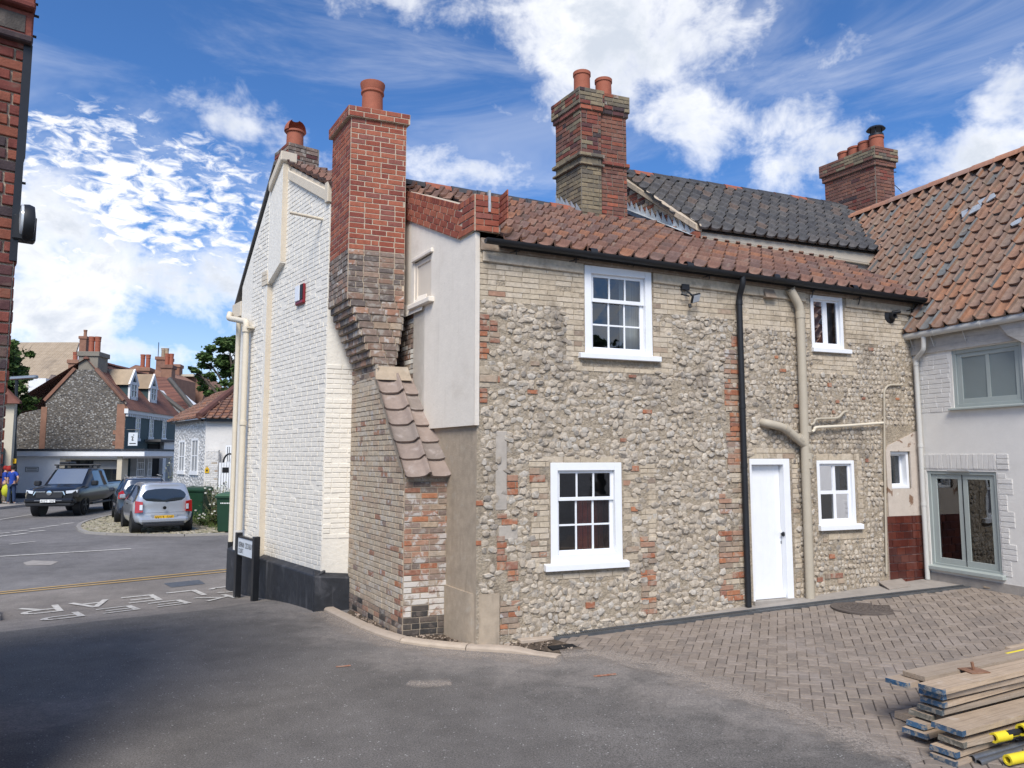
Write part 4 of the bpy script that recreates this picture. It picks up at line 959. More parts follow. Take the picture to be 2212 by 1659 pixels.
# cream render panel on the gable
zc = GB.px(1000, 921)[1]; sl_ = GB.s_at(921); su_ = GB.px(*Z3(1145, 1200))[0]; zst = GB.px(*Z3(1225, 1650))[1]
zmid = GB.px(*Z3(1225, 1470))[1]
poly = [(sl_, zc), (.035, zc + .0), (.035, gk[1] + .02), (gk[0], gk[1] + .02), (su_ - .25, ga[1] + .14), (su_ - .25, zmid), (sl_, zmid)]
wn = rect(GB, Z3, 1222, 1185, 1322, 1425); print('cream window', wn)
wn = (wn[0], wn[1], GB.px(*Z3(1270, 1425))[1], GB.px(*Z3(1270, 1165))[1])
b = MB(); ring = [GB.pt(s, z, .045) for s, z in poly]
b.add([GB.pt(wn[0], zc, .045), GB.pt(wn[1], zc, .045)], [])
b = MB()
CPO = .05; P = lambda s, z: GB.pt(s, z, CPO)
zt_at = lambda s: gk[1] + .03 + (max(gk[0] - s, 0)) * ((ga[1] + .12 - gk[1]) / (gk[0] - ga[0]))
b.add([P(wn[1], zc), P(.035, zc), P(.035, gk[1] + .03), P(gk[0], gk[1] + .03), P(wn[1], zt_at(wn[1]))], [(0, 1, 2, 3, 4)])
b.add([P(wn[0], wn[3]), P(wn[1], wn[3]), P(wn[1], zt_at(wn[1])), P(wn[0], zt_at(wn[0]))], [(0, 1, 2, 3)])
b.add([P(wn[0], zc), P(wn[1], zc), P(wn[1], wn[2]), P(wn[0], wn[2])], [(0, 1, 2, 3)])
sL = su_ - .30
b.add([P(sL, zmid), P(wn[0], zmid), P(wn[0], zt_at(wn[0])), P(sL, zt_at(sL))], [(0, 1, 2, 3)])
b.add([P(sl_, zc), P(wn[0], zc), P(wn[0], zmid), P(sl_, zmid)], [(0, 1, 2, 3)])
for (a_, c_) in (((wn[0], wn[2]), (wn[0], wn[3])), ((wn[0], wn[3]), (wn[1], wn[3])), ((wn[1], wn[3]), (wn[1], wn[2])), ((wn[1], wn[2]), (wn[0], wn[2])), ((sl_, zc), (.035, zc)), ((sl_, zmid), (sl_, zc))):
    b.quad(GB.pt(*a_, CPO), GB.pt(*c_, CPO), GB.pt(*c_, .0), GB.pt(*a_, .0))
b.quad(GB.pt(.035, zc, CPO), GB.pt(.035, gk[1] + .03, CPO), GB.pt(.02, gk[1] + .03, -.02), GB.pt(.02, zc, -.02))
b.quad(GB.pt(wn[0], wn[2],   .006), GB.pt(wn[1], wn[2],   .006), GB.pt(wn[1], wn[3],   .006), GB.pt(wn[0], wn[3],   .006))
b.build('render_panel', 'cream_render', FH, label='smooth cream rendered upper gable')
b = MB(); a0, a1, d0, d1 = wn
b.box(GB, a0, a0 + .07, d0, d1, 0, .034); b.box(GB, a1 - .07, a1, d0, d1, 0, .034); b.box(GB, a0 + .07, a1 - .07, d1 - .08, d1, 0, .032); b.box(GB, a0 + .07, a1 - .07, d0, d0 + .06, 0, .032)
bw = b.build('blind_window', 'boarded_cream', FH, bevel=.005, label='small boarded window painted cream')
b = MB(); b.box(GB, a0 + .07, a1 - .07, d0 + .06, d1 - .08, .0, .016); b.build('board', 'boarded_cream', bw)
b = MB(); b.box(GB, a0 - .06, a1 + .10, d0 - .07, d0 - .0, 0, .13); b.build('sill', 'cream_render', bw, bevel=.008)
b = MB(); b.box(GB, a0 - .04, a1 + .06, d1 + .0, d1 + .06, 0, .085); b.build('shade_ledge', 'cream_render', bw, bevel=.01)  # ledge added over the boarded window so its shade draws a darker line
# raked brick parapet
ua_, uk_ = GB.px(*Z3(1150, 748)), GB.px(*Z3(1510, 838))
zlk = gk[1]; zuk = uk_[1]
sB = ga[0] - .25; ksl = (ga[1] - gk[1]) / (gk[0] - ga[0]); usl = (ua_[1] - uk_[1]) / (uk_[0] - ua_[0])
lo_ = lambda s: zlk + max(gk[0] - s, 0) * ksl
up_ = lambda s: zuk + max(gk[0] - s, 0) * usl
para = [(.06, zlk), (.06, zuk), (gk[0], zuk), (sB, up_(sB)), (sB, lo_(sB)), (gk[0], zlk)]
b = MB(); b.prism([GB.pt(s, z, .075) for s, z in para], -GB.n * .37)
PA = b.build('parapet', 'lime_fillet', FH, label='raked brick parapet with kneeler')
PP = Pieces('brick', PA, 'brick')
ncs = 5
for i in range(ncs):
    s = .055; k = 0
    soldier = (i == ncs - 1)
    while s > sB:
        L = .225 if not soldier else .075
        if k == 0 and i % 2: L = .11
        a_, c_ = s - L, s; m_ = (a_ + c_) / 2
        hh = (up_(m_) - lo_(m_)) / ncs * (1 if True else 1)
        z = lo_(m_) + hh * (i + .5); tl = 0 if m_ > gk[0] else -math.atan((ksl + usl) / 2)
        PP.add(GB.mat(m_, z, .073, L - .012, .012, hh - .013, tl), 'red_brick'); s -= L; k += 1
FE = Frame(GB.pt(.06, 0, .073), 69)
brick_rows(PP, FE, .005, .32, zlk, zuk, lambda s, z: 'red_brick', depth=.012)
brick_rows(PP, FE.shift(.33, 0, 69 + 90), 0, .3, zlk + .1, zuk, lambda s, z: 'red_brick', depth=.012)
PP.flush()
b = MB(); b.box(FE, .0, .33, zlk, zuk - .002, -.4, -.004); b.build('kneeler', 'lime_fillet', PA)
b = MB(); b.box(FE, .17, .20, zuk - .22, zuk + .06, -.01, .03); b.build('lead_clip', 'lead', PA)
# ---------------------------------------------------------------- roof of the wing
PITCH_R = rad(29.4); wv = (-FL.n * math.cos(PITCH_R) + V((0, 0, 1)) * math.sin(PITCH_R)); wn_ = FL.u.cross(wv)
eo = FL.pt(.26, ze0 - .01, .17); ev = (FL.pt(FL_LEN + .12, ze1 - .01, .17) - eo); e_len = ev.length; ev.normalize()
RL = 3.45
def roof_pt(px, py):
    r = ray(px, py); n = ev.cross(wv); k = (eo - CAM).dot(n) / r.dot(n); return CAM + r * k
b = MB(); th = ev.cross(wv).normalized() * -.05
q = [eo, eo + ev * e_len, eo + ev * (e_len + .8) + wv * RL, eo + wv * RL]
q = [p + th * .6 for p in q]; b.prism(q, th)
RF = b.build('roof', 'dark_inside', FH, label='weathered red pantile roof')
RP = Pieces('pantile', RF, 'pantile')
ncol = int(e_len / .238) + 1
tiles(RP, eo, ev, wv, ncol, 11, 'pantile', cw=e_len / ncol, gauge=RL / 11)
tiles(RP, eo - ev * (3 * e_len / ncol) + wv * (RL / 11 * 8), ev, wv, 3, 3, 'pantile', cw=e_len / ncol, gauge=RL / 11)
RP.flush()
ridge_run(RF, eo + wv * RL - ev * .7 + wn_ * .02, eo + wv * RL + ev * 3.3 + wn_ * .02, 'ridge_tile', .12)
# far slope closing the ridge
b = MB(); p0, p1 = eo + wv * RL - ev * .7, eo + wv * RL + ev * 3.3; bk = (-FL.n * 2.2 - V((0, 0, 1.3))); b.quad(p0, p1, p1 + bk, p0 + bk); b.build('far_slope', 'roof_brown', FH)
b = MB(); b.quad(eo + wv * 2.7 - ev * .7 + th, eo + wv * 2.7 + th, eo + wv * RL + th, eo + wv * RL - ev * .7 + th); b.build('rear_slope', 'roof_brown', FH)
# gutter, brackets and spikes
gA, gB_ = FL.pt(.04, ze0 + .0, .19), FL.pt(FL_LEN + .10, ze1 + .0, .19)
b = MB(); N = 9; dv = (gB_ - gA).normalized()
for p in (gA, gB_):
    for k in range(N):
        w = math.pi * k / (N - 1); b.v.append(tuple(p + FL.n * math.cos(w) * .062 - V((0, 0, 1)) * math.sin(w) * .062))
for p in (gA, gB_):
    for k in range(N):
        w = math.pi * k / (N - 1); b.v.append(tuple(p + FL.n * math.cos(w) * .054 - V((0, 0, 1)) * math.sin(w) * .054))
b.f = [(k, k + 1, N + k + 1, N + k) for k in range(N - 1)] + [(2 * N + k, 3 * N + k, 3 * N + k + 1, 2 * N + k + 1) for k in range(N - 1)] + [tuple(range(N)), tuple(range(N, 2 * N)), (0, N, 3 * N, 2 * N), (N - 1, 3 * N - 1, 4 * N - 1, 2 * N - 1)]; b.mi = [0] * len(b.f)
for k in range(1, 5):
    p = gA.lerp(gB_, k / 5); b.tube([p - dv * .05 - V((0, 0, .0)), p + dv * .05], .066, 12, False)
gut = b.build('gutter', 'black_plastic', FH, smooth=True, angle=40)
b = MB(); b.box(FL, .0, FL_LEN, 0, 1, 0, 0) if False else None
b.hexa([FL.pt(.03, ze0 - .10, .05), FL.pt(FL_LEN, ze1 - .10, .05), FL.pt(FL_LEN, ze1 - .10, .0), FL.pt(.03, ze0 - .10, .0), FL.pt(.03, ze0 + .05, .05), FL.pt(FL_LEN, ze1 + .05, .05), FL.pt(FL_LEN, ze1 + .05, 0), FL.pt(.03, ze0 + .05, 0)])
b.build('fascia', 'brown_brick', FH)
# corbelled string course under the eaves
b = MB()
for (x0, x1) in ((.06, w_up[0] - .02), (w_up[1] + .02, w_ru[0] - .1), (w_ru[1] + .06, FL_LEN - .02)):
    b.hexa([FL.pt(x0, zeave(x0) - .24, .035), FL.pt(x1, zeave(x1) - .24, .035), FL.pt(x1, zeave(x1) - .24, 0), FL.pt(x0, zeave(x0) - .24, 0), FL.pt(x0, zeave(x0) - .10, .035), FL.pt(x1, zeave(x1) - .10, .035), FL.pt(x1, zeave(x1) - .10, 0), FL.pt(x0, zeave(x0) - .10, 0)])
b.build('string_course', 'buff_brick', FH, bevel=.008)
for (x, y) in ((350, 245), (735, 300), (1105, 325), (1595, 405)):
    s, z = FL.px(*Z5(x, y), .05); b = MB(); b.tube([FL.pt(s, z, -.02), FL.pt(s, z, .12)], .008, 6); b.tube([FL.pt(s, z - .06, .1), FL.pt(s, z + .10, .14)], .008, 6); b.tube([FL.pt(s - .07, z - .03, .05), FL.pt(s + .07, z + .01, .05)], .007, 6); b.build('gutter_bracket', 'black_metal', FH)
for (x, y) in ((605, 400), (935, 450), (1310, 530)):
    s, z = FL.px(*Z7(x, y), .05); b = MB(); b.tube([FL.pt(s, z, -.02), FL.pt(s, z, .12)], .008, 6); b.tube([FL.pt(s, z - .10, .06), FL.pt(s, z + .08, .12)], .008, 6); b.tube([FL.pt(s - .08, z - .02, .04), FL.pt(s + .08, z + .01, .05)], .007, 6); b.build('gutter_bracket', 'black_metal', FH)
# ---------------------------------------------------------------- windows and door
sx = lambda Zf, x, y: FL.px(*Zf(x, y), .06)[0]
wu = window(FH, FL, w_up, 3, [1, 1, 1.05], fw=.10, sill=(sx(Z5, 775, 950), sx(Z5, 1300, 965), w_up[2] + .045, .075, .075), rail=2, recess=.035, stile=.05, botw=.09, label='white sash window of nine panes above the flint wall')
wl = window(FH, FL, w_lo, 3, [1, 1, 1.05], fw=.10, sill=(sx(Z6, 550, 1040), sx(Z6, 1092, 1010), w_lo[2] + .035, .085, .075), rail=2, recess=.035, stile=.045, botw=.14, label='white sash window of nine panes at ground level')
for f_, r_, d in ((wu, w_up, 0), (wl, w_lo, 1)):
    if d:
        b = MB(); n_ = 14; a_, c_ = r_[0] + (r_[1] - r_[0]) * .56, r_[1] + .1
        for k in range(n_):
            s0, s1 = a_ + (c_ - a_) * k / n_, a_ + (c_ - a_) * (k + 1) / n_; o0, o1 = -.42 - .05 * (k % 2), -.42 - .05 * ((k + 1) % 2)
            b.quad(FL.pt(s0, r_[2] - .2, o0), FL.pt(s1, r_[2] - .2, o1), FL.pt(s1, r_[2] + .78, o1), FL.pt(s0, r_[2] + .78, o0))
        b.build('red_cover', 'red_cloth', f_, smooth='all')
    else:
        b = MB(); b.quad(FL.pt(r_[1] - .38, r_[2], -.22), FL.pt(r_[1] - .02, r_[2], -.22), FL.pt(r_[1] - .02, r_[3], -.22), FL.pt(r_[1] - .38, r_[3], -.22)); b.build('blind', 'pale_blind', f_)
wr = window(FH, FL, w_ru, 2, [1], fw=.055, bar=.075, sill=(w_ru[0] - .01, sx(Z7, 903, 835), w_ru[2] + .01, .07, .05), recess=.03, stile=.035, label='narrow white casement pair high on the wall')
b = MB(); b.quad(FL.pt(w_ru[0] + .42, w_ru[2], -.2), FL.pt(w_ru[1], w_ru[2], -.2), FL.pt(w_ru[1], w_ru[3], -.2), FL.pt(w_ru[0] + .42, w_ru[3], -.2)); b.build('blind', 'pale_blind', wr)
wr2 = window(FH, FL, w_rl, 2, [1, 1], fw=.05, bar=.05, sill=(w_rl[0] - .01, sx(Z8, 982, 840), w_rl[2] + .03, .08, .06), recess=.03, stile=.04, botw=.07, label='white four-pane casement beside the soil pipe')
b = MB(); b.quad(FL.pt(w_rl[0] + .5, w_rl[2], -.25), FL.pt(w_rl[0] + .68, w_rl[2], -.25), FL.pt(w_rl[0] + .68, w_rl[3], -.25), FL.pt(w_rl[0] + .5, w_rl[3], -.25)); b.build('curtain', 'pale_blind', wr2)
wr3 = window(FH, FL, w_sm, 1, [1], fw=.045, recess=.12, stile=.03, off=-.02, label='small deep white window over the glazed tiles')
b = MB(); b.quad(FL.pt(w_sm[0] + .05, w_sm[2], -.30), FL.pt(w_sm[1], w_sm[2], -.30), FL.pt(w_sm[1], w_sm[3], -.30), FL.pt(w_sm[0] + .05, w_sm[3], -.30)); b.build('blind', 'pale_blind', wr3)
# plank door
d0, d1, dz0, dz1 = door
b = MB(); fwj = .085
b.box(FL, d0, d0 + fwj * .4, dz0, dz1, -.20, .01); b.box(FL, d1 - fwj * 1.3, d1, dz0, dz1, -.20, .012); b.box(FL, d0 + fwj * .4, d1 - fwj * 1.3, dz1 - .085, dz1, -.20, .010)
DO = b.build('door', 'white_gloss', FH, bevel=.004, label='plain white plank door with black knob')
a0, a1 = d0 + fwj * .4 + .004, d1 - fwj * 1.3 - .004
for k in range(5):
    b = MB(); x0, x1 = a0 + (a1 - a0) * k / 5, a0 + (a1 - a0) * (k + 1) / 5; b.box(FL, x0 + .0003, x1 - .0003, dz0 + .02, dz1 - .09, -.13, -.085); b.build('plank', 'white_gloss', DO, bevel=.0015)
b = MB(); b.hexa([FL.pt(a0, dz0 + .02, -.03), FL.pt(a1, dz0 + .02, -.03), FL.pt(a1, dz0 + .02, -.09), FL.pt(a0, dz0 + .02, -.09), FL.pt(a0, dz0 + .06, -.03), FL.pt(a1, dz0 + .06, -.03), FL.pt(a1, dz0 + .11, -.09), FL.pt(a0, dz0 + .11, -.09)]); b.build('weather_bar', 'white_gloss', DO)
ks, kz = FL.px(*Z8(408, 910), -.04)
b = MB(); b.lathe(FL.pt(ks, kz, -.085), [(.012, 0), (.012, .03), (.03, .04), (.034, .055), (.026, .07), (.008, .074)], 14, FL.n); b.build('knob', 'black_metal', DO, smooth=True)
b = MB(); b.box(FL, ks - .03, ks + .012, kz - .05, kz + .05, -.085, -.079); b.build('latch_plate', 'white_matt', DO, bevel=.003)
b = MB(); b.box(FL, ks - .012, ks + .006, kz - .14, kz - .10, -.085, -.081); b.build('keyhole', 'galvanised', DO)
b = MB(); b.box(FL, d0 - .02, d1 + .02, Z0, dz0 + .012, -.2, .06); b.build('threshold', 'concrete', FH)
# ---------------------------------------------------------------- peeling panel and glazed tiles
b = MB(); b.box(FL, peel[0], FL_LEN, peel[2], w_sm[2], -.02, .022); b.box(FL, peel[0], w_sm[0], w_sm[2], w_sm[3], -.02, .022); b.box(FL, w_sm[1], FL_LEN, w_sm[2], w_sm[3], -.02, .022)
pz = peel[3]; b.prism([FL.pt(peel[0], w_sm[3], .022), FL.pt(FL_LEN, w_sm[3], .022), FL.pt(FL_LEN, pz + .02, .022), FL.pt(peel[0] + .05, pz - .22, .022)], -FL.n * .04)
b.build('peeling_panel', 'peeling_paint', FH)
b = MB(); b.box(FL, red[0], red[1], red[2], red[3], -.02, .012); GT = b.build('glazed_dado', 'tile_grout', FH, label='dado of glossy dark red glazed brick tiles')
TP = Pieces('glazed_tile', GT, 'brick'); brick_rows(TP, FL, red[0], red[1], red[3] - 11 * .118, red[3], lambda s, z: 'glazed_tile', L=.165, Hc=.118, depth=.016, joint=.007, off=.010, wob=0); TP.flush()
# ---------------------------------------------------------------- pipes and fittings
def pipe(pts, r, mat, name='pipe', collars=(), label=None, seg=14, fr=FL, par=None):
    b = MB(); b.tube(round_corners(pts, .09, 5), r, seg)
    for (p, q) in collars: b.tube([p, q], r * 1.13, seg)
    return b.build(name, mat, par or FH, smooth=True, angle=45, label=label)
dp0 = FL.px(*Z7(95, 330), .09); dp1 = FL.px(*Z7(120, 1100), .09); dsx = FL.px(*Z8(172, 1430), .09)
zg = G(*FL.pt(dsx[0], 0, .09).xy) + .03
xm = (dp1[0] + dsx[0]) / 2
pipe([FL.pt(xm - .02, zeave(xm) - .04, .19), FL.pt(xm - .02, zeave(xm) - .16, .19), FL.pt(xm, zeave(xm) - .30, .075), FL.pt(xm, zg, .075)], .042, 'black_plastic', 'downpipe', [(FL.pt(xm, z, .075), FL.pt(xm, z + .06, .075)) for z in (zeave(xm) - .42, zeave(xm) - 1.9, 1.9)], 'black rainwater downpipe')
t0 = FL.px(*Z7(530, 545), .10); t1 = FL.px(*Z8(600, 1345), .10); zg = G(*FL.pt(t1[0], 0, .1).xy) + .02
h0 = FL.px(*Z7(462, 392), .10)
so_ = (t0[0] * .5 + t1[0] * .5)
SP = pipe([FL.pt(h0[0], h0[1], .10), FL.pt(t0[0], t0[1] + .06, .10), FL.pt(t0[0] * .8 + t1[0] * .2, t0[1] - .3, .10), FL.pt(t1[0], zg, .10)], .062, 'beige_pipe', 'soil_pipe', [(FL.pt(t0[0], t0[1] - .10, .10), FL.pt(t0[0], t0[1] + .0, .10))] + [(FL.pt(x_, z_, .10), FL.pt(x_, z_ + .09, .10)) for (x_, z_) in (FL.px(*Z8(575, 190), .10), FL.px(*Z8(580, 380), .10), FL.px(*Z8(582, 445), .10))], 'thick beige soil pipe')
hd = (FL.pt(h0[0], h0[1], .10) - FL.pt(t0[0], t0[1] + .06, .10)).normalized(); p = FL.pt(h0[0], h0[1], .10)
b = MB(); b.lathe(p, [(.055, .0), (.055, .004)], 14, hd); b.build('pipe_mouth', 'dark_inside', SP)
b = MB(); sd = hd.cross(FL.n).normalized()
for k in (-2, -1, 0, 1, 2): b.obox(p + sd * k * .022 + hd * .012, sd * .004, FL.n * .055, hd * .01)
b.build('pipe_grille', 'beige_pipe', SP)
q0, q1 = FL.px(*Z7(290, 1330), .10), FL.px(*Z7(590, 1510), .10)
b0, b1 = FL.px(*Z7(410, 1360), .1), FL.px(*Z7(510, 1430), .1)
pipe([FL.pt(q0[0] + .02, q0[1] + .02, -.1), FL.pt(q0[0], q0[1], .08), FL.pt(q0[0] + .3, q0[1] - .06, .11), FL.pt(q1[0], q1[1], .10)], .060, 'beige_pipe', 'branch_pipe', [(FL.pt(b0[0], b0[1], .11), FL.pt(b0[0] + .07, b0[1] - .045, .11)), (FL.pt(b1[0], b1[1], .105), FL.pt(b1[0] + .07, b1[1] - .05, .105))])
pipe(polyline_on(FL, Z7, [(600, 1345), (628, 1335), (632, 1302), (800, 1297), (835, 1252), (862, 1250)], .07), .018, 'beige_pipe', 'waste_pipe')
pipe(polyline_on(FL, Z7, [(610, 1392), (628, 1385), (630, 1362), (850, 1350), (1115, 1330)], .07), .021, 'cream_pipe', 'waste_pipe')
pipe(polyline_on(FL, Z7, [(1250, 1062), (1150, 1062), (1122, 1100)], .03) + [FL.pt(FL.px(*Z8(1125, 400), .03)[0], FL.px(*Z8(1125, 400), .03)[1], .03), FL.pt(FL.px(*Z8(1140, 1200), .03)[0], .3, .03)], .016, 'beige_pipe', 'conduit')
s, z = FL.px(*Z7(295, 415)); b = MB(); b.hexa([FL.pt(s - .09, z - .08, .10), FL.pt(s + .10, z - .08, .10), FL.pt(s + .10, z - .08, 0), FL.pt(s - .09, z - .08, 0), FL.pt(s - .09, z + .11, .01), FL.pt(s + .10, z + .11, .01), FL.pt(s + .10, z + .11, 0), FL.pt(s - .09, z + .11, 0)]); b.build('vent_hood', 'brown_brick', FH, bevel=.004)
s, z = FL.px(*Z7(1160, 580)); b = MB(); b.lathe(FL.pt(s, z, 0), [(.11, 0), (.11, .012), (.05, .03), (.045, .10), (.035, .10), (.035, .05)], 18, FL.n); b.tube([FL.pt(s + .02, z + .06, .02), FL.pt(s + .14, z + .08, .08)], .03, 10); b.build('flue_outlet', 'black_plastic', FH, smooth=True, angle=35)
s, z = FL.px(*Z5(1445, 485)); b = MB(); b.box(FL, s - .06, s + .06, z - .035, z + .045, 0, .06); b.tube([FL.pt(s, z - .03, .04), FL.pt(s, z - .07, .10), FL.pt(s + .06, z - .13, .12)], .014, 8)
LT = b.build('floodlight', 'black_plastic', FH, bevel=.004, label='small black security floodlight with sensor')
cc = FL.pt(s + .10, z - .16, .13); nd = (FL.n * .8 + FL.u * .35 - V((0, 0, .45))).normalized(); ax = FL.u * .9 + V((0, 0, .12)); ax = (ax - nd * ax.dot(nd)).normalized(); ay = nd.cross(ax)
b = MB(); b.obox(cc, ax * .085, ay * .065, nd * .018); b.build('lamp_head', 'black_plastic', LT, bevel=.012)
b = MB(); b.obox(cc + nd * .019, ax * .068, ay * .05, nd * .003); b.build('lamp_glass', 'lamp_clear', LT)
b = MB(); b.tube([FL.pt(s + .03, z - .24, .09), FL.pt(s + .03, z - .29, .10)], .022, 10); b.tube([FL.pt(s - .10, z - .11, .08), FL.pt(s + .02, z - .13, .09)], .012, 8); b.build('sensor', 'black_plastic', LT)

# ---------------------------------------------------------------- buttress and red stack (parts of the wing)
SF = LF.shift(-B_DEEP, 0, 69)                                        # front of the stack, s >= 0 to the right
z_t0 = LF.px(*Z4(893, 800))[1]; z_t1 = LF.px(*Z4(735, 360))[1]
z_c0 = SF.px(*Z4(735, 300))[1]; z_c1 = SF.px(*Z3(826, 1365))[1]
s_u = SF.px(*Z3(815, 800))[0]; s_r = SF.px(*Z3(1150, 800))[0]; s_rl = SF.px(*Z4(828, 300))[0]
UL = SF.shift(s_u, 0, 180 - 30.5); dep = -UL.px(*Z3(712, 620))[0]
z_top = SF.px(*Z3(812, 250))[1]; z_red = SF.px(*Z3(815, 1105))[1]
print('stack', 'z_t', z_t0, z_t1, 'corbel', z_c0, z_c1, 's', s_u, s_r, s_rl, 'dep', dep, 'top', z_top, z_red)
b = MB(); Q = lambda s, z, o=0: LF.pt(s, z, o)
zt_f = lambda s: z_t0 + (z_t1 - z_t0) * min(1, -s / B_DEEP)
# buttress body: sloping top
near = [LF.pt(0, Z0, -.004), BF.pt(.3, Z0, -.004), BF.pt(.3, z_t0, -.004), LF.pt(0, z_t0, -.004)]
far = [SF.pt(0.004, Z0, 0), SF.pt(BW + .3, Z0, 0), SF.pt(BW + .3, z_t1, 0), SF.pt(0.004, z_t1, 0)]
b.add(near + far, [(0, 1, 2, 3), (7, 6, 5, 4), (0, 3, 7, 4), (1, 5, 6, 2), (3, 2, 6, 7)])
b.hexa([LF.pt(-B_DEEP, Z0, -.004), SF.pt(BW + .3, Z0, -.004), LF.pt(s_w - .6, Z0, -BW - .3), LF.pt(s_w - .6, Z0, -.004), LF.pt(-B_DEEP, z_c0, -.004), SF.pt(BW + .3, z_c0 - .6, -.004), LF.pt(s_w - .6, z_c0, -BW - .3), LF.pt(s_w - .6, z_c0, -.004)])
BU = b.build('buttress', 'bare_render', FH, label='battered brick buttress with tiled slope')
BP = Pieces('brick', BU, 'brick')
gzz = lambda fr, s: G(*fr.pt(s, 0).xy)
def pick_left(s, z):
    h = z - gzz(LF, s)
    if h < .28: return R.choice(['tar_brick', 'brown_brick', 'sooty_brick', 'brown_brick'])
    if s > -.22 and R.random() < .5: return 'orange_brick' if h < 1.2 else 'brown_brick'
    return R.choice(['worn_brick'] * 9 + ['patchy_brick', 'buff_brick'])
brick_rows(BP, LF, s_w + .01, -.004, Z0 + .1, z_c0, pick_left, L=.225, Hc=.073, depth=.010, joint=.012, allow=lambda s, z, w: z < zt_f(s) - .05 or s < -B_DEEP, off=-.004)
def pick_front(s, z):
    h = z - gzz(BF, s)
    if h < .33 + .1 * math.sin(s * 17): return 'tar_brick'
    if h < .72 + .15 * math.sin(s * 9 + 1): return 'limewashed_brick'
    return R.choice(['patchy_brick'] * 4 + ['orange_brick', 'brown_brick', 'sooty_brick'])
brick_rows(BP, BF, -BW + .004, .02, Z0 + .1, z_t0 - .03, pick_front, Hc=.075, depth=.012, joint=.012, off=-.004)
BP.flush()
sd = (SF.pt(0, z_t1) - LF.pt(0, z_t0)); sL = sd.length; wB = sd.normalized(); eB = BF.u.copy(); nB = eB.cross(wB).normalized()
TB = Pieces('buttress_tile', BU, 'pantile')
Wt = BW + .10
tiles(TB, LF.pt(.05, z_t0 - .06, .03) + nB * .03, eB, wB, 2, 6, 'buttress_tile', cw=Wt / 2, gauge=(sL + .02) / 6, jit=.006)
TB.flush()
b = MB(); b.add([LF.pt(.0, z_t0 - .10, .006), LF.pt(.0, z_t0 + .05, .02), SF.pt(0, z_t1 + .10, 0) - SF.u * .02, SF.pt(0, z_t1 - .06, 0) - SF.u * .006], [(0, 1, 2, 3)])
b.prism([SF.pt(-.03, z_t1 - .05, .16), SF.pt(Wt * .75, z_t1 - .05, .16), SF.pt(Wt * .7, z_t1 + .16, .02), SF.pt(-.0, z_t1 + .16, .02)], -SF.n * .02)
b.build('mortar_fillet', 'bare_render', BU)
# the stack itself
b = MB(); nC = 10
def sec(z0, z1, sl, sr, ovf=0.0):
    gb_ = -LF.u * (dep + 2 * ovf)
    a_ = [SF.pt(sl, z0, ovf), SF.pt(sr, z0, ovf)]; c_ = [SF.pt(sl, z1, ovf), SF.pt(sr, z1, ovf)]
    b.hexa([a_[0], a_[1], a_[1] + gb_, a_[0] + gb_, c_[0], c_[1], c_[1] + gb_, c_[0] + gb_])
sec(z_t1 - .2, z_c0, .0, s_rl)
steps = []
for i in range(nC):
    f = (i + 1) / nC; steps.append((z_c0 + (z_c1 - z_c0) * i / nC, z_c0 + (z_c1 - z_c0) * (i + 1) / nC, s_u * f, s_rl + (s_r - s_rl) * min(1, f * 1.3)))
for (a, c, l, r_) in steps: sec(a, c, l, r_, .002)
sec(z_c1, z_top - .16, s_u, s_r); sec(z_top - .16, z_top - .004, s_u - .045, s_r + .045, .045)
ST = b.build('chimney', 'lime_fillet', FH, label='tall new red brick chimney stack on corbelled base')
SPc = Pieces('brick', ST, 'brick')
def face_bricks(z0, z1, sl, sr, pick, ov=0.0, **kw):
    brick_rows(SPc, SF, sl, sr, z0, z1, pick, off=ov, **kw)
    fl_ = SF.shift(sl, ov, 180 - 30.5); brick_rows(SPc, fl_, -dep - 2 * ov, 0, z0, z1, pick, **kw)
    fr_ = Frame(SF.pt(sr, 0, ov), -30.5); brick_rows(SPc, fr_, 0, dep, z0, z1, pick, **kw)
rk = lambda s, z: 'red_brick'
ncap = 2
face_bricks(z_top - .16, z_top, s_u - .045, s_r + .045, rk, .045, Hc=.08, depth=.006, joint=.015)
face_bricks(z_red, z_top - .16, s_u, s_r, rk, Hc=.078, depth=.006, joint=.015)
sk = lambda s, z: R.choice(['sooty_brick'] * 5 + ['patchy_brick'])
face_bricks(z_c1, z_red, s_u, s_r, sk, Hc=.076, depth=.012, joint=.014)
for (a, c, l, r_) in steps:
    face_bricks(a, c, l, r_, lambda s, z: R.choice(['sooty_brick'] * 3 + ['brown_brick', 'patchy_brick']), .002, Hc=c - a, depth=.022, joint=.014)
face_bricks(z_t1, z_c0, 0, s_rl, lambda s, z: R.choice(['sooty_brick', 'brown_brick']), Hc=.076, depth=.010, joint=.014)
SPc.flush()
pc = SF.pt((s_u + s_r) / 2 - .03, z_top, -dep * .5); hpot = .62
pot(ST, pc, .62, .165)
b = MB(); b.lathe(pc + V((0, 0, -.01)), [(.30, 0), (.26, .05), (.17, .09), (.1, .09)], 14); b.build('flaunching', 'lime_fillet', ST, smooth=True)
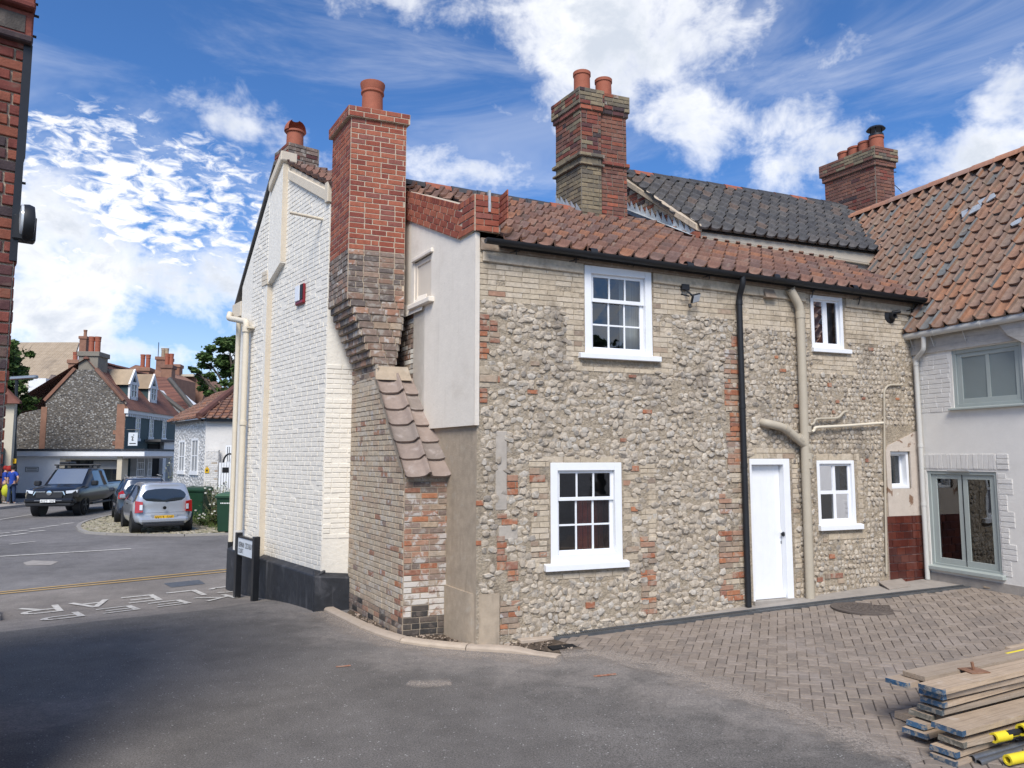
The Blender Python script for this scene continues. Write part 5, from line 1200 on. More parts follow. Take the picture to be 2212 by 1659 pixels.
# pier of old painted brick on the gable beside the stack, with a cement weathering
gs0, gs1 = GB.s_at(852), GB.px(*Z4(975, 300))[0]; zp1 = GB.px(*Z4(900, 75))[1]; zp0 = GB.px(*Z4(975, 600))[1] - 1.2
b = MB(); b.box(GB, gs0 - .5, gs1, zp0, zp1, -.02, .014); PI = b.build('pier', 'bare_render', FH)
PIP = Pieces('brick', PI, 'brick'); brick_rows(PIP, GB, gs0 - .5, gs1, zp0, zp1, lambda s, z: R.choice(['patchy_brick'] * 3 + ['worn_brick', 'white_brick', 'sooty_brick']), depth=.010, joint=.014, off=.014); PIP.flush()
b = MB(); b.prism([GB.pt(gs0 - .5, zp1 + .34, .01), GB.pt(gs0 - .5, zp1 - .01, .09), GB.pt(gs1 + .02, zp1 - .01, .09), GB.pt(gs1 + .02, zp1 + .22, .01)], V((0, 0, -.03))); b.build('weathering', 'cream_render', PI)
# ------------------------------------------------------------------ white painted house (street corner)
WH = thing('painted_house', gz(E0), 'white painted brick house with black plinth and blank gable on the alley', 'house')
WL = -W_LEN
wp = lambda Zf, x, y, off=0.0: WG.px(*Zf(x, y), off)
zE = wp(Z3, 168, 1400)[1]; pV = WG.px(*Z3(352, 715)); pA = WG.px(*Z3(440, 560)); pR = WG.px(*Z3(462, 648)); pS = WG.px(*Z3(690, 772))
zpl0, zpl1 = wp(Z4, 560, 1275)[1], wp(Z4, 220, 1172)[1]; zpl = (zpl0 + zpl1) / 2
print('white house', 'eaves', zE, 'V', pV, 'A', pA, 'R', pR, 'S', pS, 'plinth', zpl0, zpl1, 'len', WL)
outl = [(WL, Z0 - .4), (.0, Z0 - .4), (.0, pS[1] - .2), pS, pR, pA, pV, (WL, zE)]
b = MB(); b.add([WG.pt(s, z) for s, z in outl], [tuple(range(len(outl)))])
HD = 6.5
b.add([WG.pt(WL, Z0 - .4), WG.pt(WL, Z0 - .4, -HD), WG.pt(WL, zE, -HD), WG.pt(WL, zE)], [(0, 1, 2, 3)])
b.quad(WR.pt(-w_ret, Z0), WR.pt(.3, Z0), WR.pt(.3, z_c1), WR.pt(-w_ret, z_c1))
b.quad(WG.pt(0, z_c1 - .3), WG.pt(0.0, pS[1] - .2), WG.pt(0, pS[1] - .2, -1.2), WG.pt(0, z_c1 - .3, -1.2))
b.quad(WG.pt(0, z_c1, 0), WG.pt(-1, z_c1, -1.5), WG.pt(.2, z_c1, -1.5), WR.pt(.3, z_c1))
WW = b.build('wall', 'white_wall', WH)
WB = Pieces('brick', WW, 'brick')
def gtopW(s):
    pts = [(WL, zE), pV, pA, pR, pS, (0, pS[1] - .2)]
    for (a, c) in zip(pts, pts[1:]):
        if a[0] <= s <= c[0] + 1e-6: return a[1] + (c[1] - a[1]) * (s - a[0]) / max(c[0] - a[0], 1e-6)
    return pS[1]
s_st = WG.s_at(577)                       # strip where the left part steps forward
brick_rows(WB, WG, s_st, -.005, zpl + .02, 7.0, lambda s, z: 'white_brick' if R.random() > .04 else None, L=.232, Hc=.075, depth=.007, joint=.013, allow=lambda s, z, w: z < gtopW(s) - .06, wob=.012)
brick_rows(WB, WR, -w_ret + .005, .02, zpl + .5, z_c0 + .1, lambda s, z: 'white_brick' if R.random() > .08 else None, L=.232, Hc=.075, depth=.009, joint=.014, allow=None, wob=.008)
# projecting breast on the left of the gable
pj = .10; zk = wp(Z3, 400, 1300)[1]; s_up = WG.px(*Z3(442, 900))[0]; s_bl = WG.px(*Z3(362, 690), pj)[0]
b = MB(); zb = min(zpl, zpl1) - 0.02
low = [(WL + .30, zb), (s_st, zb), (s_st, zk), (s_up, zk + .28), (s_up, pA[1] - .12), (s_bl, pV[1] - .05), (WL + .30, gtopW(WL + .3) - .25)]
b.prism([WG.pt(s, z, pj) for s, z in low], -WG.n * (pj + .02))
BRS = b.build('breast', 'white_wall', WH)
BB = Pieces('brick', BRS, 'brick')
in_low = lambda s, z: inside((s, z), low)
brick_rows(BB, WG, WL + .9, s_st, zb + .05, 7.0, lambda s, z: 'white_brick' if R.random() > .10 else None, L=.232, Hc=.075, depth=.008, joint=.014, allow=lambda s, z, w: in_low(s - .05, z) and in_low(s + w / 2, z) and in_low(s - w / 2, z + .06), off=pj, wob=.012)
BB.flush(); WB.flush()
b = MB(); SR = WG.shift(s_st, pj, 52); b.box(SR, .002, pj, zb, zk, -.004, .004)
SU = WG.shift(s_up, pj, 52); b.box(SU, .002, pj, zk + .3, pA[1] - .1, -.004, .004); b.build('strip', 'cream_and_shade', BRS)  # return faces coloured a darker cream than the wall to carry their shade
b = MB(); b.prism([WG.pt(s_bl - .10, pV[1] - .28, pj + .06), WG.pt(s_up + .05, pA[1] - .12, pj + .06), WG.pt(s_up + .05, pA[1] + .06, pj + .06), WG.pt(s_bl - .10, pV[1] - .10, pj + .06)], -WG.n * .3); b.build('breast_cap', 'cream_and_shade', BRS, bevel=.015)
b = MB()
for k in range(3): b.hexa([WG.pt(s_st - .25, zk + .1 * k, pj + .02), WG.pt(s_st + .045 - k * .02, zk + .09 * k, pj + .02), WG.pt(s_st + .045 - k * .02, zk + .09 * k, 0), WG.pt(s_st - .25, zk + .09 * k, 0), WG.pt(s_st - .25, zk + .09 * k + .08, pj + .02), WG.pt(s_st + .045 - k * .02, zk + .09 * k + .08, pj + .02), WG.pt(s_st + .045 - k * .02, zk + .09 * k + .08, 0), WG.pt(s_st - .25, zk + .09 * k + .08, 0)])
b.build('corbel', 'cream_and_shade', BRS)
# black plinth with sloping top
b = MB(); PLO = .12
def plinth_run(fr, a, c, za, zc_, o):
    P = fr.pt; b.hexa([P(a, Z0 - .4, o), P(c, Z0 - .4, o), P(c, Z0 - .4, -.05), P(a, Z0 - .4, -.05), P(a, za - .03, o), P(c, zc_ - .03, o), P(c, zc_ + .05, -.05), P(a, za + .05, -.05)])
plinth_run(WG, WL, .05, zpl1, zpl0, PLO)
plinth_run(WR, -w_ret - PLO * .97, .03, zpl0, zpl0 - .05, .10)
b.build('plinth', 'black_plinth', WH, bevel=.012)
# verge coping on the right slope, roof slopes
b = MB()
for (a, c, o) in ((pR, pS, .05),):
    b.prism([WG.pt(a[0], a[1] - .14, o), WG.pt(c[0], c[1] - .14, o), WG.pt(c[0] + .05, c[1] + .03, o), WG.pt(a[0], a[1] + .03, o)], -WG.n * .3)
b.box(WG, pS[0] - .02, pS[0] + .10, pS[1] - .18, pS[1] + .16, -.3, .06)
b.build('verge', 'cream_and_shade', WH, bevel=.012)
sl_w = V(WG.pt(pR[0], pR[1])) - V(WG.pt(pS[0], pS[1])); sl_w.normalize(); bkv = -WG.n
nrm = sl_w.cross(bkv) ; nrm = nrm if nrm.z > 0 else -nrm
eW = sl_w.cross(nrm); 
if eW.cross(sl_w).z < 0: eW = -eW
apex = WG.pt((pA[0] + pV[0]) / 2, pA[1] + .30)
b = MB(); rdn = WG.pt(pS[0] + 1.0, pR[1] + .10 - (pS[0] + 1.0 - pR[0]) * (pR[1] - pS[1]) / (pS[0] - pR[0]))
b.prism([WG.pt(pR[0] - .5, pR[1] + .10 + .5 * (pR[1] - pS[1]) / (pS[0] - pR[0]), -.02), rdn, rdn + bkv * 2.6, WG.pt(pR[0] - .5, pR[1] + .10 + .5 * (pR[1] - pS[1]) / (pS[0] - pR[0])) + bkv * 2.6], V((0, 0, -.08)))
WRF = b.build('roof', 'cream_and_shade', WH)
WT = Pieces('pantile', WRF, 'pantile')
org = rdn + V((0, 0, .02)); Lw = (V(WG.pt(pR[0] - .5, 0)) - V((rdn.x, rdn.y, 0))).length / max(.2, math.cos(math.atan((pR[1] - pS[1]) / (pS[0] - pR[0]))))
tiles(WT, org + V((0, 0, 0)) + WG.n * .05 + (bkv * 2.6 if eW.dot(bkv) < 0 else V((0, 0, 0))), eW, sl_w, 11, int(Lw / .3), 'pantile')
WT.flush()
b = MB(); vp = [(WL - .45, zE - .42), (pV[0] + .1, pV[1] + .12), (pA[0] + .2, pA[1] + .35)]
lo_v = [WG.pt(WL - .45, zE - .30, .05), WG.pt(pV[0], pV[1] + .06, .05)]
dvp = lo_v[1] - lo_v[0]; top_v = lo_v[0] + dvp * 1.10
b.prism([lo_v[0], top_v, top_v + V((0, 0, .07)), lo_v[0] + V((0, 0, .07))], bkv * 2.6); b.build('street_slope', 'grey_slate', WH, label='dark tiled slope toward the street')
b = MB(); b.box(WG, WL - .30, WL + .22, zE - .42, zE - .12, -.3, .10); b.build('eaves_box', 'cream_and_shade', WH, bevel=.01)
# pipes at the street corner
def wpipe(pts, r, mat, name): return MB().tube(round_corners(pts, .08, 5), r, 12).build(name, mat, WH, smooth=True, angle=45)
xs_ = WG.s_at(522, .22); zb_ = WG.px(522, 1146, .22)[1]
dpw = wpipe([WG.pt(WL - .22, zE - .30, .16), WG.pt(WL - .18, zE - .42, .20), WG.pt(xs_, zE - .66, .22), WG.pt(xs_, zb_, .22)], .055, 'cream_pipe', 'downpipe')
b = MB(); b.tube([WG.pt(xs_, zE - .86, .22), WG.pt(xs_, zE - .76, .22)], .075, 12); b.tube([WG.pt(xs_, zE - 2.6, .22), WG.pt(xs_, zE - 2.52, .22)], .07, 12); b.box(WG, xs_ - .16, xs_ + .16, zE - .80, zE - .77, .12, .24); b.build('collar', 'cream_pipe', dpw, smooth=True, angle=40)
xs2 = WG.s_at(503, .05); zb2 = WG.px(503, 1172, .05)[1]
wpipe([WG.pt(xs2, zE - .5, .03), WG.pt(xs2, zb2, .03)], .05, 'cream_pipe', 'waste_pipe'); wpipe([WG.pt(xs2, zb2, .03), WG.pt(xs2, G(*WG.pt(xs2, 0, .1).xy) + .02, .03)], .055, 'black_metal', 'pipe_foot')
s, z = WG.px(*Z3(532, 1382), .0); b = MB(); b.box(WG, s - .17, s + .17, z - .17, z + .17, 0, .06); AL = b.build('alarm_box', 'red_housing', WH, bevel=.02, label='alarm sounder box with pale face and red base')
b = MB(); b.box(WG, s - .14, s + .05, z - .11, z + .155, .06, .075); b.build('face', 'white_gloss', AL, bevel=.01)
b = MB(); b.box(WG, s + .06, s + .165, z - .10, z + .155, .055, .072); b.build('edge', 'black_plastic', AL, bevel=.005)
s, z = WG.px(*Z3(655, 930)); b = MB(); b.tube([WG.pt(s, z, -.05), WG.pt(s, z, .55)], .025, 10); b.build('stub_pipe', 'cream_pipe', WH, smooth=True)
# small dark stack with a hooded pot
MS0 = WG.px(*Z3(450, 470))[0]; MFr = WG.shift(MS0, 0, 52); mw = MFr.px(*Z3(635, 480))[0]; mlen = MS0 - WG.px(*Z3(368, 600))[0]; mz1 = WG.px(*Z3(450, 465))[1]; mz0 = pR[1] - .1
print('small stack', mw, mlen, mz1, mz0)
b = MB(); b.box(MFr, 0, mw, mz0, mz1, -mlen, -.006); MS = b.build('chimney', 'stone_chimney', WH, label='low dark brick stack on the white gable')
MP = Pieces('brick', MS, 'brick'); pk = lambda s, z: R.choice(['dark_red_brick', 'sooty_brick'] if z > mz0 + .3 else ['dark_red_brick'])
brick_rows(MP, MFr, 0, mw, mz0, mz1, pk, depth=.012); brick_rows(MP, WG.shift(MS0, .0), -mlen, 0, mz0, mz1, pk, depth=.012); MP.flush()
pc = MFr.pt(mw * .42, mz1, -mlen * .5); hp = (MFr.px(*Z3(515, 300))[1] - mz1) * 1.03
b = MB(); b.lathe(pc, [(.165, -.05), (.155, .05), (.15, hp * .55), (.175, hp * .57), (.175, hp * .62), (.16, hp * .64)], 18); P1 = b.build('chimney_pot', 'terracotta', MS, smooth=True, angle=35)
b = MB(); N = 12
for j in range(7):
    z = hp * .62 + hp * .38 * j / 6; rr = .20 * math.sqrt(max(0.02, 1 - (j / 6.3) ** 2))
    for k in range(N):
        w = rad(-20) + rad(250) * k / (N - 1) + rad(20); b.v.append(tuple(pc + V((math.cos(w) * rr, math.sin(w) * rr, z))))
b.f = [(j * N + k, j * N + k + 1, (j + 1) * N + k + 1, (j + 1) * N + k) for j in range(6) for k in range(N - 1)]; b.mi = [0] * len(b.f)
b.build('cowl', 'terracotta', P1, smooth='all')
b = MB(); b.lathe(pc + V((0, 0, hp * .62)), [(.14, 0), (.02, .005)], 14); b.build('pot_mouth', 'dark_inside', P1)

# ------------------------------------------------------------------ rear house: black pantiles, tall stack, four-pot stack
rp = roof_pt(1506, 524)
RW = Frame((rp.x, rp.y), 69); RG = Frame((rp.x, rp.y), 180 - 30.5)
RH = thing('rear_house', (rp.x, rp.y, G(rp.x, rp.y)), 'taller house behind with black pantile roof, beige wall and tall old chimney', 'house')
ez = RW.px(1497, 500)[1] + .05; rt = RG.px(*ZC(690, 950)); s_end = RW.px(1878, 545)[0]
print('rear', rp, 'eave', ez, 'ridge', rt, 'end', s_end)
b = MB(); b.quad(RW.pt(0, 3.0), RW.pt(s_end + 1.2, 3.0), RW.pt(s_end + 1.2, ez + .05), RW.pt(0, ez + .05))
b.build('wall', 'beige_render', RH)
b = MB(); gpl = [(rt[0] - 1.0, 3.5), (0, 3.5), (0, ez - .03), (rt[0], rt[1] - .1), (rt[0] - 1.0, rt[1] - .6)]
b.add([RG.pt(s, z) for s, z in gpl], [tuple(range(5))]); GW = b.build('gable', 'lime_fillet', RH)
GPc = Pieces('brick', GW, 'brick'); zsl = lambda s: ez + (rt[1] - ez) * (s / rt[0])
brick_rows(GPc, RG, rt[0] - .5, 0, 4.4, rt[1], lambda s, z: R.choice(['dark_red_brick', 'dark_red_brick', 'brown_brick']), allow=lambda s, z, w: z < zsl(s) - .10, depth=.012, joint=.014); GPc.flush()
b = MB(); b.prism([RG.pt(.06, ez - .06, .07), RG.pt(.06, ez + .07, .07), RG.pt(rt[0], rt[1] + .07, .07), RG.pt(rt[0], rt[1] - .06, .07)], -RG.n * .14); b.build('verge_fillet', 'lime_fillet', RH, bevel=.015)
wR = (RG.pt(rt[0], rt[1]) - RG.pt(0, ez)); LR = wR.length; wR.normalize(); eR = RW.u.copy()
wR2 = (wR - eR * wR.dot(eR)).normalized(); Lp = LR * wR.dot(wR2)
o_r = RW.pt(-.04, ez, .05)
b = MB(); nR = eR.cross(wR2).normalized(); q = [o_r, o_r + eR * (s_end + 3.2), o_r + eR * (s_end + 3.2) + wR2 * (Lp + .05), o_r + wR * (LR + .05)]
b.prism([p - nR * .02 for p in q], -nR * .03); RRF = b.build('roof', 'dark_inside', RH, label='roof of black glazed pantiles')
RT_ = Pieces('pantile', RRF, 'pantile'); skew = wR.dot(eR)
ncr = int((s_end + 3.2) / .238)
nrw = int(Lp / .30)
tiles(RT_, o_r + eR * (skew * LR * 0), eR, wR2, ncr, nrw, 'black_pantile', gauge=(Lp + .08) / nrw, keep=lambda c: (c - (o_r + wR * LR * ((c - o_r).dot(wR2) / Lp))).dot(eR) > -.02 if True else True)
# tiles that reach beyond the skewed verge on the left
if skew < -.02:
    ex = int(-skew * LR / .238) + 1
    tiles(RT_, o_r - eR * ex * .238, eR, wR2, ex, nrw, 'black_pantile', gauge=(Lp + .08) / nrw, keep=lambda c: (c - (o_r + wR * LR * ((c - o_r).dot(wR2) / Lp))).dot(eR) > -.02)
RT_.flush()
ridge_run(RRF, RG.pt(rt[0], rt[1] + .06), RG.pt(rt[0], rt[1] + .06) + eR * (s_end + 1.8), 'ridge_tile', .12)
b = MB(); p0 = RG.pt(rt[0], rt[1]); p1 = p0 + eR * 9; b.quad(p0, p1, p1 - RW.n * 3 - V((0, 0, 2)), p0 - RW.n * 3 - V((0, 0, 2))); b.build('far_slope', 'roof_brown', RH)
# stepped lead flashing where the gable meets the wing's roof
b = MB(); n_t = 15
def on_wing(s):   # height of the wing roof under a point of the gable plane
    p = RG.pt(s, 0, .02); nn = ev.cross(wv); return (nn.dot(eo) - nn.x * p.x - nn.y * p.y) / nn.z
sa, sc_ = -2.15, .02
for i in range(n_t):
    s0, s1 = sa + (sc_ - sa) * i / n_t, sa + (sc_ - sa) * (i + 1) / n_t
    h = .22
    b.add([RG.pt(s0, on_wing(s0) + .02, .022), RG.pt(s1, on_wing(s1) + .02, .022), RG.pt(s1, on_wing(s1) + .15, .022), RG.pt(s0 + (s1 - s0) * .15, on_wing(s0) + .30, .022), RG.pt(s0, on_wing(s0) + .15, .022)], [(0, 1, 2, 3, 4)])
for i in range(8):
    s0, s1 = sa + (sc_ - sa) * i / 8, sa + (sc_ - sa) * (i + 1) / 8; nn = ev.cross(wv).normalized()
    b.quad(RG.pt(s0, on_wing(s0) + .12, .02), RG.pt(s1, on_wing(s1) + .12, .02), RG.pt(s1, on_wing(s1) + .10, .20) + nn * .02, RG.pt(s0, on_wing(s0) + .10, .20) + nn * .02)
on2 = lambda s: (lambda p: (ev.cross(wv).dot(eo) - ev.cross(wv).x * p.x - ev.cross(wv).y * p.y) / ev.cross(wv).z)(RW.pt(s, 0, .02))
for i in range(10):
    s0, s1 = s_end * i / 10, s_end * (i + 1) / 10
    b.quad(RW.pt(s0, on2(s0) + .09, .10), RW.pt(s1, on2(s1) + .09, .10), RW.pt(s1, on2(s1) + .115, .02), RW.pt(s0, on2(s0) + .115, .02))
b.build('lead_flashing', 'lead', RH)
b = MB(); b.box(RW, -.10, .04, ez - .42, ez - .06, -.2, .05); b.build('eaves_brick', 'dark_red_brick', RH)
# generic old stack with oversailing courses
def old_stack(parent, near, dF, dL, secs, mats, label, w, l, split=None):
    """near: near vertical edge point; secs: (z0, z1, overhang, material choices)"""
    FrF = Frame((near.x, near.y), dF); FrL = Frame((near.x, near.y), dL); b = MB()
    for (z0, z1, ov, mk) in secs:
        gb_ = -FrL.u * (l + 2 * ov); a_ = [FrF.pt(-ov, z0, ov), FrF.pt(w + ov, z0, ov)]; c_ = [FrF.pt(-ov, z1, ov), FrF.pt(w + ov, z1, ov)]
        b.hexa([a_[0], a_[1], a_[1] + gb_, a_[0] + gb_, c_[0], c_[1], c_[1] + gb_, c_[0] + gb_])
    ck = b.build('chimney', 'stone_chimney', parent, label=label); P_ = Pieces('brick', ck, 'brick')
    for (z0, z1, ov, mk) in secs:
        kw = dict(Hc=.076, depth=.012, joint=.012)
        pk = (lambda mk: (lambda s, z: R.choice(mk)))(mk)
        brick_rows(P_, FrF.shift(-ov, ov), 0, w + 2 * ov, z0, z1, pk, **kw)
        brick_rows(P_, FrF.shift(-ov, ov, dL), -l - 2 * ov, 0, z0, z1, pk, **kw)
    P_.flush(); return ck, FrF
tp = roof_pt(*ZC(420, 1325)); TF = Frame((tp.x, tp.y), 69)
tz = lambda y: TF.px(*ZC(397, y))[1]
tw = TF.px(*ZC(566, 600))[0] - TF.px(*ZC(395, 600))[0]; tl = -Frame((tp.x, tp.y), 149.5).px(*ZC(195, 600))[0]; twR = TF.px(*ZC(797, 600))[0] - TF.px(*ZC(395, 600))[0]
print('tall stack', tp, tw, tl, twR, tz(200), tz(1320))
dr_ = ['stack_brick'] * 4 + ['dark_red_brick'] * 3 + ['lichen_brick'] * 2; li = ['lichen_brick']; mx_ = ['lichen_brick', 'dark_red_brick', 'lichen_brick']
TS, TFF = old_stack(RH, TF.pt(TF.px(*ZC(395, 600))[0] if False else 0, 0), 69, 149.5, [(tz(1320) - .8, tz(1170), 0, li), (tz(1170), tz(865), .0, li), (tz(865), tz(845), .04, li), (tz(845), tz(790), .0, li), (tz(790), tz(760), .045, li), (tz(760), tz(385), 0, dr_), (tz(385), tz(345), .03, ['red_brick', 'dark_red_brick']), (tz(345), tz(205), .05, mx_)], None, 'tall weathered brick stack with two pots', tw, tl)
# the twin shaft beside it, slightly set back
b = MB(); x0, x1 = tw + .02, twR; RS = []
for (z0, z1, ov, mk) in ((tz(1000) - .6, tz(830), 0, ['stack_brick', 'stack_brick', 'red_brick']), (tz(830), tz(795), .04, ['dark_red_brick']), (tz(795), tz(385), 0, ['stack_brick'] * 4 + ['dark_red_brick']), (tz(385), tz(345), .03, ['dark_red_brick']), (tz(345), tz(205), .05, ['lichen_brick', 'dark_red_brick', 'sooty_brick'])):
    b.hexa([TF.pt(x0, z0, -.05 + ov), TF.pt(x1 + ov, z0, -.05 + ov), TF.pt(x1 + ov, z0, -tl), TF.pt(x0, z0, -tl), TF.pt(x0, z1, -.05 + ov), TF.pt(x1 + ov, z1, -.05 + ov), TF.pt(x1 + ov, z1, -tl), TF.pt(x0, z1, -tl)]); RS.append((z0, z1, ov, mk))
tw_o = b.build('twin_shaft', 'stone_chimney', TS); P_ = Pieces('brick', tw_o, 'brick') if False else None
P_ = Pieces('brick', TS, 'brick')
for (z0, z1, ov, mk) in RS: brick_rows(P_, TF.shift(x0, -.05 + ov), 0, x1 + ov - x0, z0, z1, (lambda mk: (lambda s, z: R.choice(mk)))(mk), Hc=.076, depth=.012, joint=.012)
P_.flush()
for (x, y1, y0) in ((420, 100, 200), (606, 162, 235)):
    c = TF.px(*ZC(x, y0), -tl * .45); pot(TS, TF.pt(c[0], tz(210) - .02, -tl * .45), TF.px(*ZC(x, y1), -tl * .45)[1] - tz(210) + .06, .15, False)
b = MB(); c0_ = TF.pt(-.1, 0, 0)
for k in range(5):
    s0 = -tl + tl * k / 5; p0, p1 = Frame((tp.x, tp.y), 149.5).pt(s0, 0, .015), Frame((tp.x, tp.y), 149.5).pt(s0 + tl / 5, 0, .015); hz = lambda p: (ev.cross(wv).dot(eo) - ev.cross(wv).x * p.x - ev.cross(wv).y * p.y) / ev.cross(wv).z
    b.add([V((p0.x, p0.y, hz(p0) + .02)), V((p1.x, p1.y, hz(p1) + .02)), V((p1.x, p1.y, hz(p1) + .12)), V((p0.x, p0.y, hz(p0) + .22))], [(0, 1, 2, 3)])
b.build('lead_apron', 'lead', TS)
# four-pot stack farther back
fp = at_depth(*ZT(1445, 400), 15.5); fz = lambda y: Frame((fp.x, fp.y), 69).px(*ZT(1447, y))[1]
fw_ = Frame((fp.x, fp.y), 69).px(*ZT(1540, 400))[0]; fl_l = -Frame((fp.x, fp.y), 149.5).px(*ZT(1180, 420))[0]
print('four pot', fp, fw_, fl_l, fz(210), fz(540))
FS, FF = old_stack(RH, V((fp.x, fp.y, 0)), 69, 149.5, [(fz(540) - 1.5, fz(305), 0, ['stack_brick'] * 6 + ['dark_red_brick']), (fz(305), fz(275), .035, ['stack_brick']), (fz(275), fz(212), .07, ['lichen_brick', 'stack_brick'])], None, 'wide brick stack with four pots', fw_, fl_l)
for k, (x, y0, y1) in enumerate(((1435, 160, 212), (1370, 185, 240), (1308, 212, 262), (1248, 238, 290))):
    a_ = fl_l * (.14 + .24 * k); c = FF.pt(fw_ * .5, fz(212) - .02, -a_); h_ = .36
    pt_ = pot(FS, c, h_, .15, False)
    if k == 0:
        b = MB(); b.lathe(c + V((0, 0, h_)), [(.155, 0), (.155, .05), (.14, .05)], 16); b.lathe(c + V((0, 0, h_ + .17)), [(.20, 0), (.16, .05), (.05, .08), (.01, .085)], 16)
        for w in (0, 2.1, 4.2): b.tube([c + V((math.cos(w) * .13, math.sin(w) * .13, h_ + .03)), c + V((math.cos(w) * .13, math.sin(w) * .13, h_ + .19))], .012, 6)
        b.build('cowl', 'black_metal', pt_, smooth=True, angle=40)
b = MB(); q = FF.pt(fw_ + .05, fz(260), -.2)
for k in range(3): b.tube([q + V((0, 0, -.1 * k)), q + FF.u * .25 + V((0, 0, .04 - .1 * k))], .012, 5)
b.tube([q + V((0, 0, -.35)), q + FF.u * .4 + V((0, 0, -.6))], .008, 5); b.build('aerial', 'black_metal', FS)

# ------------------------------------------------------------------ annex with sage windows
AH = thing('annex_house', gz(AN.pt(.5, 0)), 'off-white annex with orange pantile roof and sage green glazed doors', 'house')
gz_a = AN.px(*Z7(1400, 700), .12)[1]; gz_b = AN.px(*Z7(2100, 575), .12)[1]; gzA = (gz_a + gz_b) / 2
aw = rect(AN, Z7, 1600, 785, 2105, 1205); aw = (AN.px(*Z7(1603, 1000))[0], AN.px(*Z7(2106, 1000))[0], AN.px(*Z7(1850, 1210))[1], AN.px(*Z7(1850, 785))[1])
ad = (AN.px(*Z8(1440, 800))[0], AN.px(*Z8(1935, 800))[0], AN.px(*Z8(1690, 1165))[1], AN.px(*Z8(1690, 467))[1])
print('annex gutter', gz_a, gz_b, 'win', aw, 'door', ad)
b = MB(); wall_grid(b, AN, -.4, 4.0, Z0, gzA + .1, [aw, ad], .25)
b.add([AN.pt(-.4, gzA, 0), AN.pt(-.4, gzA, -.4), AN.pt(-.4, Z0, -.4), AN.pt(-.4, Z0, 0)], [(0, 1, 2, 3)])
AW = b.build('wall', 'annex_paint', AH)
AB = Pieces('brick', AW, 'brick')
zr0 = AN.px(*Z8(1700, 460))[1]; zr1 = AN.px(*Z8(1700, 342))[1]; ar1 = AN.px(*Z8(2005, 400))[0]
brick_rows(AB, AN, .06, ad[1] + .01, zr0 + .015, zr1, lambda s, z: 'grey_white_brick', L=.075, Hc=zr1 - zr0 - .015, depth=.010, joint=.006, half=False)
brick_rows(AB, AN, ad[1] + .02, ar1, zr0 + .02, zr1, lambda s, z: 'grey_white_brick', depth=.012)
nq = 0
zq = ad[2]
while zq < zr0 - .05:
    wq = (.11, .11, .11, .20, .20, .20)[nq % 6]
    brick_rows(AB, AN, ad[1] + .015, ad[1] + .03 + wq, zq, min(zq + .075, zr0), lambda s, z: 'grey_white_brick', L=.24, depth=.008, half=False); zq += .075; nq += 1
brick_rows(AB, AN, .05, aw[0] - .03, aw[2] - .05, gzA - .35, lambda s, z: 'grey_white_brick', depth=.006, joint=.012, L=.225)
brick_rows(AB, AN, .04, ad[0] - .01, ad[2] + .2, zr0, lambda s, z: 'grey_white_brick', depth=.006, joint=.012, L=.225)
AB.flush()
b = MB(); b.box(AN, -.02, 4, Z0, ad[2] - .10, -.02, .014); b.build('plinth', 'concrete', AH)
b = MB(); b.box(AN, .0, 4.0, gzA - .30, gzA + .06, -.02, .03); b.build('wall_plate', 'weathered_wood', AH)
bx = AN.px(*Z7(1945, 690), .05)[0]
b = MB(); b.prism([AN.pt(bx, gzA - .04, .10), AN.pt(bx + .9, gzA - .04, .10), AN.pt(bx + .9, gzA - .32, .10), AN.pt(bx + .42, gzA - .42, .10), AN.pt(bx + .12, gzA - .22, .10)], -AN.n * .09); b.build('timber_brace', 'weathered_wood', AH, bevel=.006)
ag = MB(); 
ag = window(AH, AN, aw, 2, [1], 'sage_paint', fw=.055, bar=.05, recess=.04, stile=.075, off=-.02, glass='frosted', room_on=False, label='sage green two-light casement with frosted panes', sill=(aw[0] - .05, aw[1] + .08, aw[2] + .0, .035, .07))
fd = window(AH, AN, ad, 2, [1], 'sage_paint', fw=.05, bar=.15, recess=.04, stile=.085, off=-.015, botw=.05, name='french_doors', room='room_wall', depth=1.6, label='sage green glazed double doors', sill=(ad[0] - .03, ad[1] + .05, ad[2] + .01, .06, .07))
b = MB(); m_ = (ad[0] + ad[1]) / 2; b.box(AN, m_ - .005, m_ + .005, ad[2] + .05, ad[3] - .05, -.045, -.037); b.build('door_gap', 'dark_inside', fd)
b = MB(); b.box(AN, m_ - .20, m_ + .16, ad[3] - .012, ad[3] + .012, -.02, .015); b.build('drip_vent', 'alloy', fd, bevel=.003)
b = MB(); b.box(AN, ad[0] + .1, ad[1] - .1, ad[2] - .3, ad[2] + .75, -1.5, -1.2); b.build('worktop', 'dark_inside', fd)
b = MB(); b.box(AN, ad[0] + .25, ad[0] + .55, ad[2] + .8, ad[2] + 1.3, -1.7, -1.6); b.build('cupboard', 'room_wall', fd)
